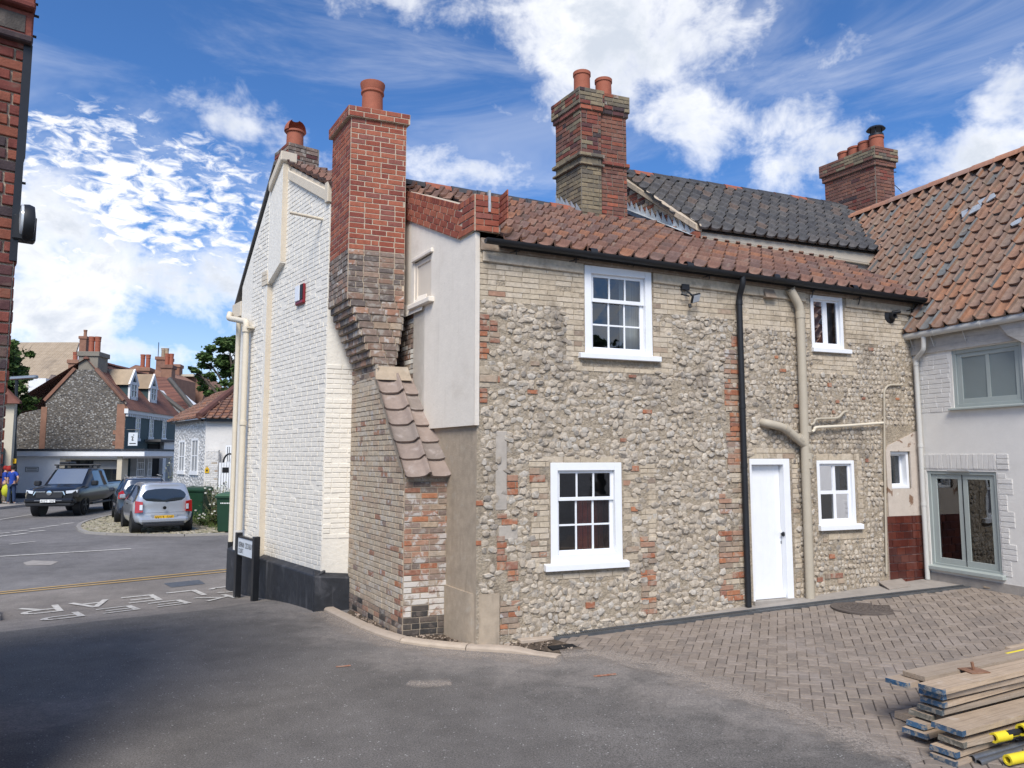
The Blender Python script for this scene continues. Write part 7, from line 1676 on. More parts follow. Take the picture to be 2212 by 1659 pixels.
# garden wall piece and gate in front of the cottage's side
gw = thing('garden_wall', gz(CRF.pt(.5, 0, .5)), 'peeling white brick wall pier beside the cottage gate', 'wall')
GF = CRF.shift(0, .35); gxx = lambda x, y=1200: GF.px(*Z1(x, y))[0]; gzy = lambda y, x=1400: GF.px(*Z1(x, y))[1]
b = MB(); b.box(GF, gxx(1325), gxx(1408), -.6, gzy(980), -.25, 0); gwb = b.build('wall', 'grey_white_brick', gw)
GP_ = Pieces('brick', gwb, 'brick'); brick_rows(GP_, GF, gxx(1325), gxx(1408), -.4, gzy(982), lambda s, z: R.choice(['grey_white_brick'] * 9 + ['worn_brick']), depth=.02, joint=.02); GP_.flush()
b = MB(); x_ = gxx(1342, 1112); z_ = gzy(1112, 1342); b.prism([GF.pt(x_ - .08, z_ - .10, .04), GF.pt(x_ + .08, z_ - .10, .04), GF.pt(x_ + .08, z_ + .05, .04), GF.pt(x_, z_ + .13, .04), GF.pt(x_ - .08, z_ + .05, .04)], -GF.n * .03); b.build('hydrant_plate', 'sign_yellow', gw)
b = MB(); b.box(GF, x_ - .03, x_ + .03, z_ - .04, z_ + .03, .04, .046); b.build('plate_mark', 'ink', gw)
gt = thing('garden_gate', gz(GF.pt(gxx(1450), 0)), 'tall white boarded gate with black arched top and number plate', 'gate')
for k in range(7):
    b = MB(); a0, a1 = gxx(1412), gxx(1530); s0, s1 = a0 + (a1 - a0) * k / 7, a0 + (a1 - a0) * (k + 1) / 7; b.box(GF, s0 + .01, s1 - .01, -.4, gzy(1062, 1450), -.08, -.02); b.build('board', 'white_matt', gt)
b = MB(); arc_ = [GF.pt(gxx(1440) + (gxx(1520) - gxx(1440)) * (.5 - .5 * math.cos(a_)), gzy(1062, 1470) + (gzy(1005, 1470) - gzy(1062, 1470)) * math.sin(a_), -.05) for a_ in [math.pi * k / 12 for k in range(13)]]; b.tube(arc_, .035, 6); b.build('arch', 'black_metal', gt)
b = MB(); x_ = gxx(1460, 1110); z_ = gzy(1110, 1460); b.box(GF, x_ - .12, x_ + .12, z_ - .1, z_ + .1, -.02, 0); b.build('number_plate', 'ink', gt, bevel=.03)
b = MB(); x_ = gxx(1445, 1330); b.tube([GF.pt(x_, gzy(1195, 1455), -.03), GF.pt(x_, gzy(1195, 1455), .03)], .03, 8); b.build('knob', 'black_metal', gt)

# ------------------------------------------------------------------ roofs farther back
def far_block(name, label, Y, wallpoly, wallmat, roofpoly=None, roofmat=None, dz=0, roof_back=4.0):
    """wall outline at depth Y, roof outline leaning back from its lower edge; both thick"""
    pts = [at_depth(*ZD(*p), Y) for p in wallpoly]
    t = thing(name, V((sum(p.x for p in pts) / len(pts), Y, G(0, Y))), label, 'house')
    low = [V((min(p.x for p in pts), Y, -.5)), V((max(p.x for p in pts), Y, -.5))]
    b = MB(); b.prism(pts, V((0, 5, 0))); b.hexa([low[0], low[1], low[1] + V((0, 5, 0)), low[0] + V((0, 5, 0))] + [V((low[0].x, Y, min(p.z for p in pts))), V((low[1].x, Y, min(p.z for p in pts))), V((low[1].x, Y + 5, min(p.z for p in pts))), V((low[0].x, Y + 5, min(p.z for p in pts)))]); b.build('wall', wallmat, t)
    if roofpoly:
        ys = [ZD(*p)[1] for p in roofpoly]; lo, hi = max(ys), min(ys)
        rp_ = [at_depth(*ZD(*p), Y - .3 + roof_back * (lo - ZD(*p)[1]) / (lo - hi)) for p in roofpoly]
        b = MB(); b.prism(rp_, V((0, .15, -.15))); b.build('roof', roofmat, t)
    return t
h1 = far_block('cream_tiled_house', 'large house with a broad cream pantiled roof behind the flint gable', 66, [(-220, 560), (330, 560), (330, 780), (-220, 780)], 'far_cream', [(-260, 180), (446, 180), (330, 560), (-260, 640)], 'far_roof_cream', roof_back=7)
far_stack(h1, ZD(448, 0)[0], ZD(517, 0)[0], ZD(0, 215)[1], ZD(0, 120)[1], 70, 'far_brick', (.5,), 1.0, poth=.7, potmat='far_brick')
h2 = far_block('gabled_outbuilding', 'brown verge-roofed outbuilding wedged left of the flint gable', 52, [(30, 830), (150, 560), (220, 520), (320, 530), (320, 900), (30, 900)], 'far_cream', [(-40, 830), (170, 500), (215, 505), (235, 560), (60, 850)], 'far_roof_grey', roof_back=1.5)
far_stack(h2, ZD(332, 0)[0], ZD(425, 0)[0], ZD(0, 530)[1], ZD(0, 355)[1], 50, 'far_brick', (.4,), 1.0)
b = MB(); p = at_depth(*ZD(65, 615), 51.5); b.obox(p, V((.6, 0, 0)), V((0, .4, 0)), V((0, 0, .5))); b.build('box_vent', 'white_matt', h2)
h3 = far_block('dark_roofed_house', 'dark brown roofed house seen over the shop ridge, nearest the flint gable', 62, [(670, 440), (715, 400), (800, 400), (880, 490), (880, 560), (670, 560)], 'grey_slate', [(670, 430), (712, 396), (800, 396), (890, 500), (840, 500)], 'far_roof_grey', roof_back=2)
h4 = far_block('red_roofed_house', 'red-brown roofed house with twin-pot brick stacks over the shop ridge', 58, [(870, 480), (1010, 410), (1210, 450), (1340, 520), (1340, 640), (870, 560)], 'far_brick', [(880, 470), (1010, 405), (1080, 415), (1210, 450), (1210, 520), (900, 500)], 'far_roof_brown', roof_back=2)
far_stack(h4, ZD(1012, 0)[0], ZD(1142, 0)[0], ZD(0, 560)[1], ZD(0, 432)[1], 52, 'far_brick', (.3, .72), 1.0, poth=1.0)
far_stack(h4, ZD(1208, 0)[0], ZD(1338, 0)[0], ZD(0, 520)[1], ZD(0, 325)[1], 60, 'far_brick', (.36, .64), 1.2, poth=.8, potmat='roof_cream')
far_stack(h4, ZD(1262, 0)[0], ZD(1368, 0)[0], ZD(0, 540)[1], ZD(0, 405)[1], 54, 'far_brick', (.35, .75), 1.0, poth=.9)
b = MB(); p = at_depth(*ZD(1237, 300), 60); b.tube([p - V((0, 0, 1.2)), p + V((0, 0, 1.0))], .03, 5); b.build('aerial', 'black_metal', h4)
h5 = far_block('next_street_house', 'next house along the street with white parapet gable and brown roof', 50, [(1192, 645), (1240, 690), (1330, 760), (1510, 885), (1420, 910), (1330, 850), (1250, 760)], 'white_matt', [(1150, 515), (1345, 532), (1560, 850), (1505, 885), (1330, 745), (1195, 640)], 'far_roof_brown', roof_back=3)
b = MB()
for (x0, y0, x1, y1) in ((1345, 540, 1600, 855), (1195, 640, 1510, 885)):
    p, q = at_depth(*ZD(x0, y0), 49.4), at_depth(*ZD(x1, y1), 49.4); b.tube([p, q], .16, 6)
b.build('verge', 'grey_slate', h5)
h6 = far_block('tall_brown_house', 'tall plain brown-walled house far behind the right-hand tree', 64, [(1375, 505), (1590, 500), (1710, 640), (1650, 840), (1380, 840)], 'far_brick')
far_stack(h6, ZD(1370, 0)[0], ZD(1448, 0)[0], ZD(0, 500)[1], ZD(0, 400)[1], 63, 'far_brick', (), 1.0)
b = MB(); b.prism([at_depth(*ZD(*p), 63.4) for p in ((1380, 500), (1590, 496), (1590, 520), (1380, 520))], V((0, .5, 0))); b.build('coping', 'far_cream', h6)
# pale building at the very left behind the lamp post
lp = at_depth(24, HOR, 34.5); LFm = Frame((lp.x, lp.y), 75)
h7 = thing('pale_corner_house', gz(lp), 'pale rendered house corner with tiled eaves behind the lamp post', 'house')
b = MB(); zt_ = LFm.px(18, 872)[1]; b.box(LFm, -18, 0, -.5, zt_, -.3, 0); b.build('wall', 'far_cream', h7)
b = MB(); b.prism([LFm.pt(-18, zt_, .3), LFm.pt(.3, zt_, .3), LFm.pt(.3, zt_ + .1, .3), LFm.pt(-1.6, zt_ + 1.5, -1.5), LFm.pt(-18, zt_ + 1.5, -1.5)], -LFm.n * .3); b.build('roof', 'roof_brown', h7)
b = MB(); b.box(LFm, -.75, -.25, -.3, LFm.px(6, 968)[1], .02, .5); b.build('green_cabinet', 'teal_paint', h7, bevel=.03)

# ------------------------------------------------------------------ trees
def tree(name, label, base, height, crowns, leafmat='leaf', nleaf=5200, lsize=.20, trunk_r=.28, seed=1):
    r = random.Random(seed); t = thing(name, base, label, 'tree'); base = V(base); b = MB()
    top = base + V((0, 0, height * .45)); b.tube([base - V((0, 0, .2)), base + V((.05, 0, height * .2)), top], [trunk_r * 1.2, trunk_r, trunk_r * .7], 9)
    for (c, rr) in crowns:
        c = V(c); mid = top.lerp(c, .5) + V((r.uniform(-.4, .4), r.uniform(-.4, .4), .3)); b.tube([top - V((0, 0, .4)), mid, c], [trunk_r * .5, trunk_r * .28, trunk_r * .08], 6)
        for k in range(6):
            e = c + V((r.uniform(-1, 1), r.uniform(-1, 1), r.uniform(-.6, 1))).normalized() * rr * r.uniform(.7, 1.1); b.tube([mid.lerp(c, r.uniform(.3, 1)), e], [trunk_r * .10, trunk_r * .02], 5)
    b.build('trunk', 'bark', t, smooth=True)
    L = MB(); tot = sum(rr ** 2 for _, rr in crowns)
    for (c, rr) in crowns:
        c = V(c); n = int(nleaf * rr ** 2 / tot); clumps = []
        for k in range(max(6, int(rr * 12))):
            d = V((r.gauss(0, 1), r.gauss(0, 1), r.gauss(0, .8))).normalized() * rr * r.uniform(.45, 1.0); clumps.append((c + d, rr * r.uniform(.14, .30)))
        for i in range(n):
            q, cr = clumps[r.randrange(len(clumps))]
            p = q + V((r.gauss(0, 1), r.gauss(0, 1), r.gauss(0, .75))) * cr * .55
            a = V((r.uniform(-1, 1), r.uniform(-1, 1), r.uniform(-.5, .5))).normalized(); bb = a.cross(V((r.uniform(-1, 1), r.uniform(-1, 1), r.uniform(-.2, 1)))).normalized(); s = lsize * r.uniform(.6, 1.3)
            L.add([p - a * s, p + bb * s * .5, p + a * s, p - bb * s * .5], [(0, 1, 2, 3)])
    L.build('crown', leafmat, t, kind='stuff')
    return t
def crown_px(lst, Y): return [(at_depth(x, y, Y + dy), r_px / PF * Y) for (x, y, r_px, dy) in lst]
tb = at_depth(470, HOR, 44); tree('broadleaf_tree', 'broad green tree rising over the white cottage roof', (tb.x + 1.5, 44, G(-18, 44)), 9, crown_px([(495, 745, 30, 0), (455, 785, 34, 0), (495, 800, 42, 1), (440, 825, 24, 0), (482, 845, 34, 0), (520, 770, 34, 1), (530, 830, 40, 0), (425, 800, 16, -1)], 44), 'leaf', 15000, .135, .3, 3)
tb = at_depth(30, HOR, 36); tree('broadleaf_tree', 'dense green tree behind the lamp post at the alley corner', (tb.x - .8, 36, G(-22, 36)), 8, crown_px([(30, 760, 38, 0), (10, 800, 44, 0), (38, 830, 34, 0), (48, 875, 26, 0), (-20, 790, 60, 0), (20, 870, 36, 0)], 36), 'leaf', 15000, .12, .3, 5)
tree('broadleaf_tree', 'tall garden tree mirrored in the upper sash window panes', (18.5, -5.6, 0), 8, [(V((18.5, -5.6, 5.2)), 1.7), (V((17.2, -6.4, 4.4)), 1.4), (V((20.0, -4.5, 4.6)), 1.5), (V((18.5, -5.2, 6.6)), 1.1)], 'leaf_dark', 3500, .2, .2, 9)

# ------------------------------------------------------------------ street lamp with yellow notice
lb = ground(26, 1092); LPs = thing('street_lamp', gz(lb), 'tall slim black street lamp with a small yellow notice', 'street lamp')
zt_ = at_depth(36, 818, lb.y).z; xt = at_depth(36, 818, lb.y).x
b = MB(); b.tube([gz(lb), gz(lb) + V((0, 0, 1.4)), V(((lb.x + xt) / 2, lb.y, zt_ * .5)), V((xt, lb.y, zt_))], [.13, .12, .085, .07], 10); b.build('pole', 'black_metal', LPs, smooth=True)
b = MB(); b.obox(V((xt + .35, lb.y, zt_ + .05)), V((.62, 0, .04)), V((0, .14, 0)), V((0, 0, .08))); b.build('lantern', 'alloy', LPs, bevel=.04)
p = at_depth(27.5, 996, lb.y - .15); b = MB(); b.obox(p, V((.17, 0, 0)), V((0, .01, 0)), V((0, 0, .11))); b.build('notice', 'sign_yellow', LPs)
b = MB()
for k in range(3): b.obox(p + V((0, -.013, .06 - .05 * k)), V((.11, 0, 0)), V((0, .002, 0)), V((0, 0, .010)))
b.build('notice_print', 'ink', LPs)

# ------------------------------------------------------------------ bins, grass and shrubs
def bin_(loc, heading, w, d, h, label, lidmat, labtxt=False):
    t = thing('wheelie_bin', loc, label, 'bin', None); f = V((math.sin(heading), math.cos(heading), 0)); r = V((f.y, -f.x, 0)); o = V(loc)
    b = MB(); k = .84; q = lambda x, y, z: o + r * x + f * y + V((0, 0, z))
    b.hexa([q(-w / 2 * k, -d / 2 * k, .05), q(w / 2 * k, -d / 2 * k, .05), q(w / 2 * k, d / 2 * k, .05), q(-w / 2 * k, d / 2 * k, .05), q(-w / 2, -d / 2, h), q(w / 2, -d / 2, h), q(w / 2, d / 2, h), q(-w / 2, d / 2, h)]); b.build('body', 'bin_green', t, bevel=.02)
    b = MB(); b.hexa([q(-w / 2 - .04, -d / 2 - .04, h - .06), q(w / 2 + .04, -d / 2 - .04, h - .06), q(w / 2 + .04, d / 2 + .04, h - .06), q(-w / 2 - .04, d / 2 + .04, h - .06), q(-w / 2 - .04, -d / 2 - .04, h), q(w / 2 + .04, -d / 2 - .04, h), q(w / 2 + .04, d / 2 + .04, h), q(-w / 2 - .04, d / 2 + .04, h)]); b.build('rim', 'bin_green', t, bevel=.01)
    b = MB(); b.hexa([q(-w / 2 - .03, -d / 2 - .05, h), q(w / 2 + .03, -d / 2 - .05, h), q(w / 2 + .03, d / 2 + .03, h), q(-w / 2 - .03, d / 2 + .03, h), q(-w / 2 + .02, -d / 2 + .02, h + .07), q(w / 2 - .02, -d / 2 + .02, h + .07), q(w / 2 - .02, d / 2, h + .11), q(-w / 2 + .02, d / 2, h + .11)]); b.build('lid', lidmat, t, bevel=.012)
    for sx_ in (-1, 1):
        b = MB(); b.lathe(q(sx_ * w * .40, d * .42, .11), [(.01, -.03), (.10, -.03), (.11, 0), (.10, .03), (.01, .03)], 14, r); b.build('wheel', 'tyre', t, smooth=True, angle=40)
    b = MB(); b.tube([q(-w * .35, d / 2 + .07, h + .02), q(w * .35, d / 2 + .07, h + .02)], .018, 8); b.build('handle', 'bin_green', t)
    if labtxt:
        b = MB()
        for k_ in range(6): b.quad(q(-.16 + .05 * k_, -d / 2 * .972 - .004, h * .80), q(-.125 + .05 * k_, -d / 2 * .972 - .004, h * .80), q(-.125 + .05 * k_, -d / 2 * .976 - .004, h * .83), q(-.16 + .05 * k_, -d / 2 * .976 - .004, h * .83))
        b.build('stencil', 'plate_white', t)
p = ground(*ZV(1480, 1000)); bin_(gz(p), rad(8), .82, .62, 1.06, 'large dark green bin with a dark lid beside the silver car', 'bin_green')
p = ground(*ZV(2040, 1245)); bin_(gz(p), rad(4), .58, .60, 1.10, 'green wheelie bin with a pale green lid by the white house corner', 'bin_lid', True)
p = ground(*ZV(1335, 960)); bin_(gz(p) + V((0, .5, 0)), rad(10), .56, .58, 1.02, 'dark green bin half hidden between silver car and larger bin', 'bin_green')
b = MB(); r = random.Random(4); ga_ = [ground(*ZV(*q)) for q in ((1340, 1090), (1960, 1250), (1990, 1000), (1680, 900), (1400, 1000))]
for k in range(9000):
    p = V((r.uniform(min(q.x for q in ga_), max(q.x for q in ga_)), r.uniform(min(q.y for q in ga_), max(q.y for q in ga_)), 0))
    if not inside(p, ga_): continue
    h = r.uniform(.05, .22); c = gz(p, .02); a = r.uniform(0, 6.28); d = V((math.cos(a), math.sin(a), 0)); lean = V((r.uniform(-.5, .5), r.uniform(-.5, .5), 0)) * h
    b.add([c - d * .012, c + d * .012, c + lean + V((0, 0, h))], [(0, 1, 2)])
b.build('grass', 'grass', kind='stuff', label='rough green grass between the bins and the cobbles', cat='grass')
def shrub(name, label, base, spread, h, n, mat, lsize, seed, flower=None):
    r = random.Random(seed); t = thing(name, base, label, 'plant'); base = V(base); b = MB(); L = MB(); Fw = MB()
    for k in range(n):
        a = r.uniform(0, 6.28); rr = spread * math.sqrt(r.random()); p0 = base + V((math.cos(a) * rr * .4, math.sin(a) * rr * .4, 0)); p1 = base + V((math.cos(a) * rr, math.sin(a) * rr, h * r.uniform(.5, 1.05))); b.tube([p0, p0.lerp(p1, .5) + V((0, 0, h * .08)), p1], [.008, .006, .003], 4)
        for i in range(16):
            q = p0.lerp(p1, r.uniform(.15, 1.05)) + V((r.gauss(0, .05), r.gauss(0, .05), r.gauss(0, .04))); d = V((r.uniform(-1, 1), r.uniform(-1, 1), r.uniform(-.3, .8))).normalized(); e = d.cross(V((0, 0, 1))).normalized(); s = lsize * r.uniform(.6, 1.3); L.add([q, q + d * s * .5 + e * s * .25, q + d * s, q + d * s * .5 - e * s * .25], [(0, 1, 2, 3)])
        if flower and r.random() < .5: Fw.obox(p1, V((.03, 0, 0)), V((0, .03, 0)), V((0, 0, .02)))
    b.build('stems', 'dry_stem', t); L.build('leaves', mat, t, kind='stuff')
    if flower and Fw.v: Fw.build('flowers', flower, t, kind='stuff')
p = ground(*ZV(1240, 880)); p.y += 2.2; p.x -= .8; shrub('shrub', 'pale silvery shrub against the white cottage wall behind the silver car', gz(p), 1.1, 2.15, 60, 'grey_leaf', .13, 21)
p = ground(*ZV(1860, 1150)); shrub('weed_clump', 'tall dry weeds with white flowers beside the small green bin', gz(p) + V((0, .4, 0)), .75, 1.25, 70, 'leaf', .09, 22, 'white_blossom')
p = ground(*ZV(1690, 1010)); shrub('weed_clump', 'low dusty weeds growing at the foot of the white wall pier', gz(p) + V((0, .6, 0)), .45, 1.25, 36, 'grey_leaf', .09, 23)
p = ground(*ZV(1700, 1130)); shrub('weed_clump', 'short green weeds in the grass between the two bins', gz(p), .6, .5, 40, 'leaf', .09, 24, 'white_blossom')
# ------------------------------------------------------------------ street name sign by the white wall
so1 = WG.px(*ZS(468, 1440), .34)[0]; so0 = WG.px(*ZS(132, 1300), .34)[0]; sp1 = WG.pt(so1, 0, .34); sp0 = WG.pt(so0, 0, .34); dS = (sp1 - sp0); dS.z = 0; wS = dS.length
SGF = Frame((sp1.x, sp1.y), math.degrees(math.atan2(dS.x, dS.y)))
NS = thing('street_name_sign', gz(sp1), 'low white street name plate between two black posts beside the white gable', 'sign')
hS = SGF.px(*ZS(490, 310))[1]
for s in (-wS, 0):
    p = SGF.pt(s, 0); b = MB(); b.box(SGF, s - .055, s + .055, G(p.x, p.y) - .05, hS, -.05, .05); b.build('post', 'black_metal', NS, bevel=.006)
z1_, z0_ = SGF.px(*ZS(420, 380))[1], SGF.px(*ZS(410, 722))[1]
b = MB(); b.box(SGF, -wS + .055, -.055, z0_, z1_, .0, .03); NP = b.build('plate', 'sign_white', NS)
b = MB(); b.box(SGF, -wS + .055, -.055, z1_, z1_ + .03, -.02, .04); b.box(SGF, -wS + .055, -.055, z0_ - .015, z0_, -.02, .036); b.build('plate_rim', 'black_metal', NS)
def sign_text(parent, fr, word, s0, s1, z0, hgt, off, mat='ink', sw=.17):
    b = MB(); n = len(word); st = (s1 - s0) / n
    for i, ch in enumerate(word):
        if ch in LET:
            for q in letter_quads(ch, fr.pt(s0 + st * (i + .12), z0, off), fr.u * st * .76, V((0, 0, 1)) * hgt / 1.35, sw): b.quad(*q)
    return b.build('lettering', mat, parent)
pw0, pw1 = -wS + .09, -.075; hh = z1_ - z0_
sign_text(NP, SGF, 'NORMAN COCKADAY', pw0, pw1, z0_ + hh * .46, hh * .30, .033)
sign_text(NP, SGF, 'COURT', pw0, pw0 + (pw1 - pw0) * .36, z0_ + hh * .12, hh * .26, .033)

# ------------------------------------------------------------------ vehicles
class Car:
    """lofted body: x forward, y left, z up; rings of 6 points per side"""
    def __init__(s, root, M, st): s.root, s.M, s.st = root, M, st
    def P(s, x, y, z): return s.M @ V((x, y, z))
    def rings(s):
        out = []
        for (x, zb, hw, zbelt, zt, ht, *k) in s.st:
            lean, zref = (k + [0, .9])[:2] if k else (0, .9)
            pts = [(hw * .80, zb), (hw * .96, zb + .07), (hw, zb + .20), (hw * 1.015, (zb + zbelt) * .5 + .05), (hw * .995, zbelt - .07), (hw * .962, zbelt), (ht, zt - .10), (ht * .95, zt - .035), (ht * .80, zt)]
            bl = .055 if lean > .3 else 0
            out.append([(x + lean * max(0, z - zref) - bl * math.exp(-((z - .46) / .16) ** 2) + (.10 * abs(y / hw) ** 4 if bl else 0), y, z) for (y, z) in pts])
        return out
    def build(s, paint, win, screen=None, rear=None, soft=True):
        """win: station spans that are side windows; screen/rear: spans of the sloping glass on top"""
        rg = s.rings(); mb = MB(); n = len(rg)
        for j in range(n - 1):
            a, c = rg[j], rg[j + 1]
            for sd in (1, -1):
                for i in range(8):
                    mb.quad(*[s.P(p[0], p[1] * sd, p[2]) for p in (a[i], c[i], c[i + 1], a[i + 1])], (1 if sd > 0 else 2) if (i == 5 and j in win) else 0)
            mb.quad(*[s.P(p[0], p[1] * k, p[2]) for p, k in ((a[8], 1), (c[8], 1), (c[8], -1), (a[8], -1))], 3 if screen is not None and j in screen else 0)
            mb.quad(*[s.P(p[0], p[1] * k, p[2]) for p, k in ((a[0], 1), (c[0], 1), (c[0], -1), (a[0], -1))])
        for e, r_ in ((0, rg[0]), (1, rg[-1])):
            for i in range(8): mb.quad(*[s.P(p[0], p[1] * k, p[2]) for p, k in ((r_[i], 1), (r_[i], -1), (r_[i + 1], -1), (r_[i + 1], 1))], 4 if e == 0 and i == 5 and rear == 'cap' else 0)
        names = [('body', paint), ('side_window', 'car_glass'), ('side_window', 'car_glass'), ('windscreen', 'windscreen'), ('rear_window', 'car_glass')]
        me = mb.mesh('shell', [m for _, m in names]); bm = bmesh.new(); bm.from_mesh(me); bmesh.ops.remove_doubles(bm, verts=bm.verts, dist=.0005); bmesh.ops.recalc_face_normals(bm, faces=bm.faces)
        if soft:   # hold the glass edges a little so that panes keep their corners
            cl_ = bm.edges.layers.float.get('crease_edge') or bm.edges.layers.float.new('crease_edge')
            for e in bm.edges:
                if len({f.material_index for f in e.link_faces}) > 1: e[cl_] = .85
        bm.to_mesh(me); bm.free()
        if soft:
            tmp = bpy.data.objects.new('shell', me); COL.objects.link(tmp); md = tmp.modifiers.new('s', 'SUBSURF'); md.levels = 2
            ev_ = tmp.evaluated_get(bpy.context.evaluated_depsgraph_get()); me2 = bpy.data.meshes.new_from_object(ev_); bpy.data.objects.remove(tmp); me = me2
        out = None
        for k, (nm, mt) in enumerate(names):
            b2 = MB(); idx = {}
            for f in me.polygons:
                if f.material_index != k: continue
                fs = []
                for vi in f.vertices:
                    if vi not in idx: idx[vi] = len(b2.v); b2.v.append(tuple(me.vertices[vi].co))
                    fs.append(idx[vi])
                b2.f.append(tuple(fs)); b2.mi.append(0)
            if b2.v:
                o = b2.build(nm, mt, s.root, smooth=True, angle=50 if soft else 38)
                if k == 0: out = o
        return out
    def box(s, name, mat, x0, x1, y0, y1, z0, z1, bevel=.01, parent=None):
        b = MB(); b.hexa([s.P(x0, y0, z0), s.P(x1, y0, z0), s.P(x1, y1, z0), s.P(x0, y1, z0), s.P(x0, y0, z1), s.P(x1, y0, z1), s.P(x1, y1, z1), s.P(x0, y1, z1)]); return b.build(name, mat, parent or s.root, bevel=bevel)
    def poly(s, name, mat, pts, d=(.02, 0, 0), parent=None):
        b = MB(); D = s.M.to_3x3() @ V(d); b.prism([s.P(*p) for p in pts], D); return b.build(name, mat, parent or s.root, bevel=.004)
    def wheels(s, xs, track, r, w, rim, spokes=8, steer=0):
        ax = (s.M.to_3x3() @ V((0, 1, 0))).normalized()
        for x in xs:
            for sd in (1, -1):
                c = s.P(x, sd * (track / 2), r)
                wl = MB(); wl.lathe(s.P(x, sd * (track / 2 - .02), r + .02), [(.02, -.16), (r * 1.18, -.16), (r * 1.20, .11), (.02, .11)], 26, ax * sd); wl.build('wheel_arch', 'black_plastic', s.root, smooth=True, angle=40)
                b = MB(); b.lathe(c, [(r * .62, -w / 2), (r * .93, -w / 2), (r, -w / 2 + .03), (r, w / 2 - .03), (r * .93, w / 2), (r * .66, w / 2 + .006), (r * .62, w / 2 - .03)], 26, ax * sd); t = b.build('wheel', 'tyre', s.root, smooth=True, angle=45)
                b = MB(); b.lathe(c, [(.01, w / 2 - .02), (.06, w / 2 + .0), (.07, w / 2 - .02), (r * .60, w / 2 - .05), (r * .66, w / 2 + .004)], 26, ax * sd, closed=True); fx_ = (s.M.to_3x3() @ V((1, 0, 0))).normalized(); up_ = (s.M.to_3x3() @ V((0, 0, 1))).normalized()
                for k in range(spokes):
                    a = 2 * math.pi * k / spokes; d = fx_ * math.cos(a) + up_ * math.sin(a); e = -fx_ * math.sin(a) + up_ * math.cos(a)
                    b.obox(c + ax * sd * (w / 2 - .02) + d * r * .33, d * r * .30, e * .025, ax * .015)
                b.build('rim', rim, t, smooth=True, angle=40)
    def text(s, parent, word, x, yl, yr, z0, h, face):
        """plate lettering on a face looking along face*x; yl/yr are the reader's left and right"""
        b = MB(); n = len(word); st = (yr - yl) / n; M3 = s.M.to_3x3()
        for i, ch in enumerate(word):
            if ch in LET:
                for q in letter_quads(ch, s.P(x, yl + st * (i + .12), z0), M3 @ V((0, st * .76, 0)), M3 @ V((0, 0, h / 1.35)), .2): b.quad(*q)
        return b.build('lettering', 'ink', parent)
def car_matrix(p, fwd, scale):
    f = V((fwd.x, fwd.y, 0)).normalized(); l = V((-f.y, f.x, 0)); M = Matrix(((f.x, l.x, 0, p.x), (f.y, l.y, 0, p.y), (0, 0, 1, p.z), (0, 0, 0, 1))); return M @ Matrix.Scale(scale, 4)

# silver hatchback, seen from behind
rl_, rr_ = ground(*ZV(385, 1250), .03), ground(*ZV(1262, 1166), .03); ax_ = rr_ - rl_; ax_.z = 0
ang = -33.0; fwd = V((math.sin(rad(ang)), math.cos(rad(ang)), 0)); sc_c = 1.0; rr_ = rl_ + V((fwd.y, -fwd.x, 0)) * 1.47 * sc_c
print('silver car: axle', ax_.length, 'heading', ang)
mid = (rl_ + rr_) / 2; org_ = mid + fwd * 1.20 * sc_c; org_.z = G(org_.x, org_.y) + .035
cr = thing('silver_hatchback', org_, 'small silver hatchback parked on the cobbles with yellow rear plate', 'car')
cs_ = Car(cr, car_matrix(org_, fwd, sc_c), [(-1.76, .34, .745, .88, 1.42, .64, .40, .86), (-1.55, .24, .80, .88, 1.45, .61, .16, .9), (-1.10, .20, .82, .90, 1.475, .61), (-.35, .19, .82, .90, 1.48, .61), (.40, .19, .82, .90, 1.46, .60), (.62, .19, .82, .90, 1.38, .60), (1.12, .20, .81, .90, 1.00, .66), (1.60, .24, .77, .78, .82, .60), (1.76, .32, .66, .66, .70, .52)])
cs_.build('car_silver', (1, 2, 3, 4), screen=(5,), rear='cap')
cs_.wheels((-1.20, 1.22), 1.47, .29, .18, 'alloy', 7)
for sd in (1, -1):
    cs_.poly('rear_light', 'lamp_red', [(-1.64, sd * .765, .95), (-1.745, sd * .58, .92), (-1.775, sd * .57, .63), (-1.68, sd * .775, .60)], (.10, 0, 0))
    cs_.poly('light_lens', 'lamp_clear', [(-1.735, sd * .66, .84), (-1.775, sd * .585, .84), (-1.785, sd * .585, .69), (-1.75, sd * .66, .69)], (.02, 0, 0))
b_ = cs_.poly('number_plate', 'plate_yellow', [(-1.80, .26, .52), (-1.80, -.26, .52), (-1.80, -.26, .41), (-1.80, .26, .41)], (.03, 0, 0)); cs_.text(b_, 'NV13 GVE', -1.803, .245, -.245, .425, .08, -1)
cs_.poly('plate_recess', 'car_silver', [(-1.79, .36, .55), (-1.79, -.36, .55), (-1.79, -.32, .39), (-1.79, .32, .39)], (.04, 0, 0))
cs_.box('rear_bumper', 'car_silver', -1.83, -1.55, -.66, .66, .28, .48, .07); cs_.box('diffuser', 'black_plastic', -1.825, -1.5, -.55, .55, .20, .29, .02)
b = MB(); b.lathe(cs_.P(-1.785, 0, .74), [(.05, 0), (.05, .012), (.03, .014)], 14, cs_.M.to_3x3() @ V((-1, 0, 0))); b.build('badge', 'ink', cr, smooth=True)
cs_.box('tailgate_trim', 'chrome', -1.79, -1.77, -.55, .55, .60, .612, 0)
b = MB(); b.tube([cs_.P(-1.69, -.02, .93), cs_.P(-1.63, -.32, .96)], .012, 5); b.build('rear_wiper', 'black_plastic', cr)
b = MB(); b.tube([cs_.P(-.9, 0, 1.48), cs_.P(-1.05, 0, 1.72)], .010, 5); b.build('aerial', 'black_plastic', cr)
for sd in (1, -1): cs_.box('door_mirror', 'car_silver', .52, .70, sd * .80, sd * .98, .93, 1.06, .03)
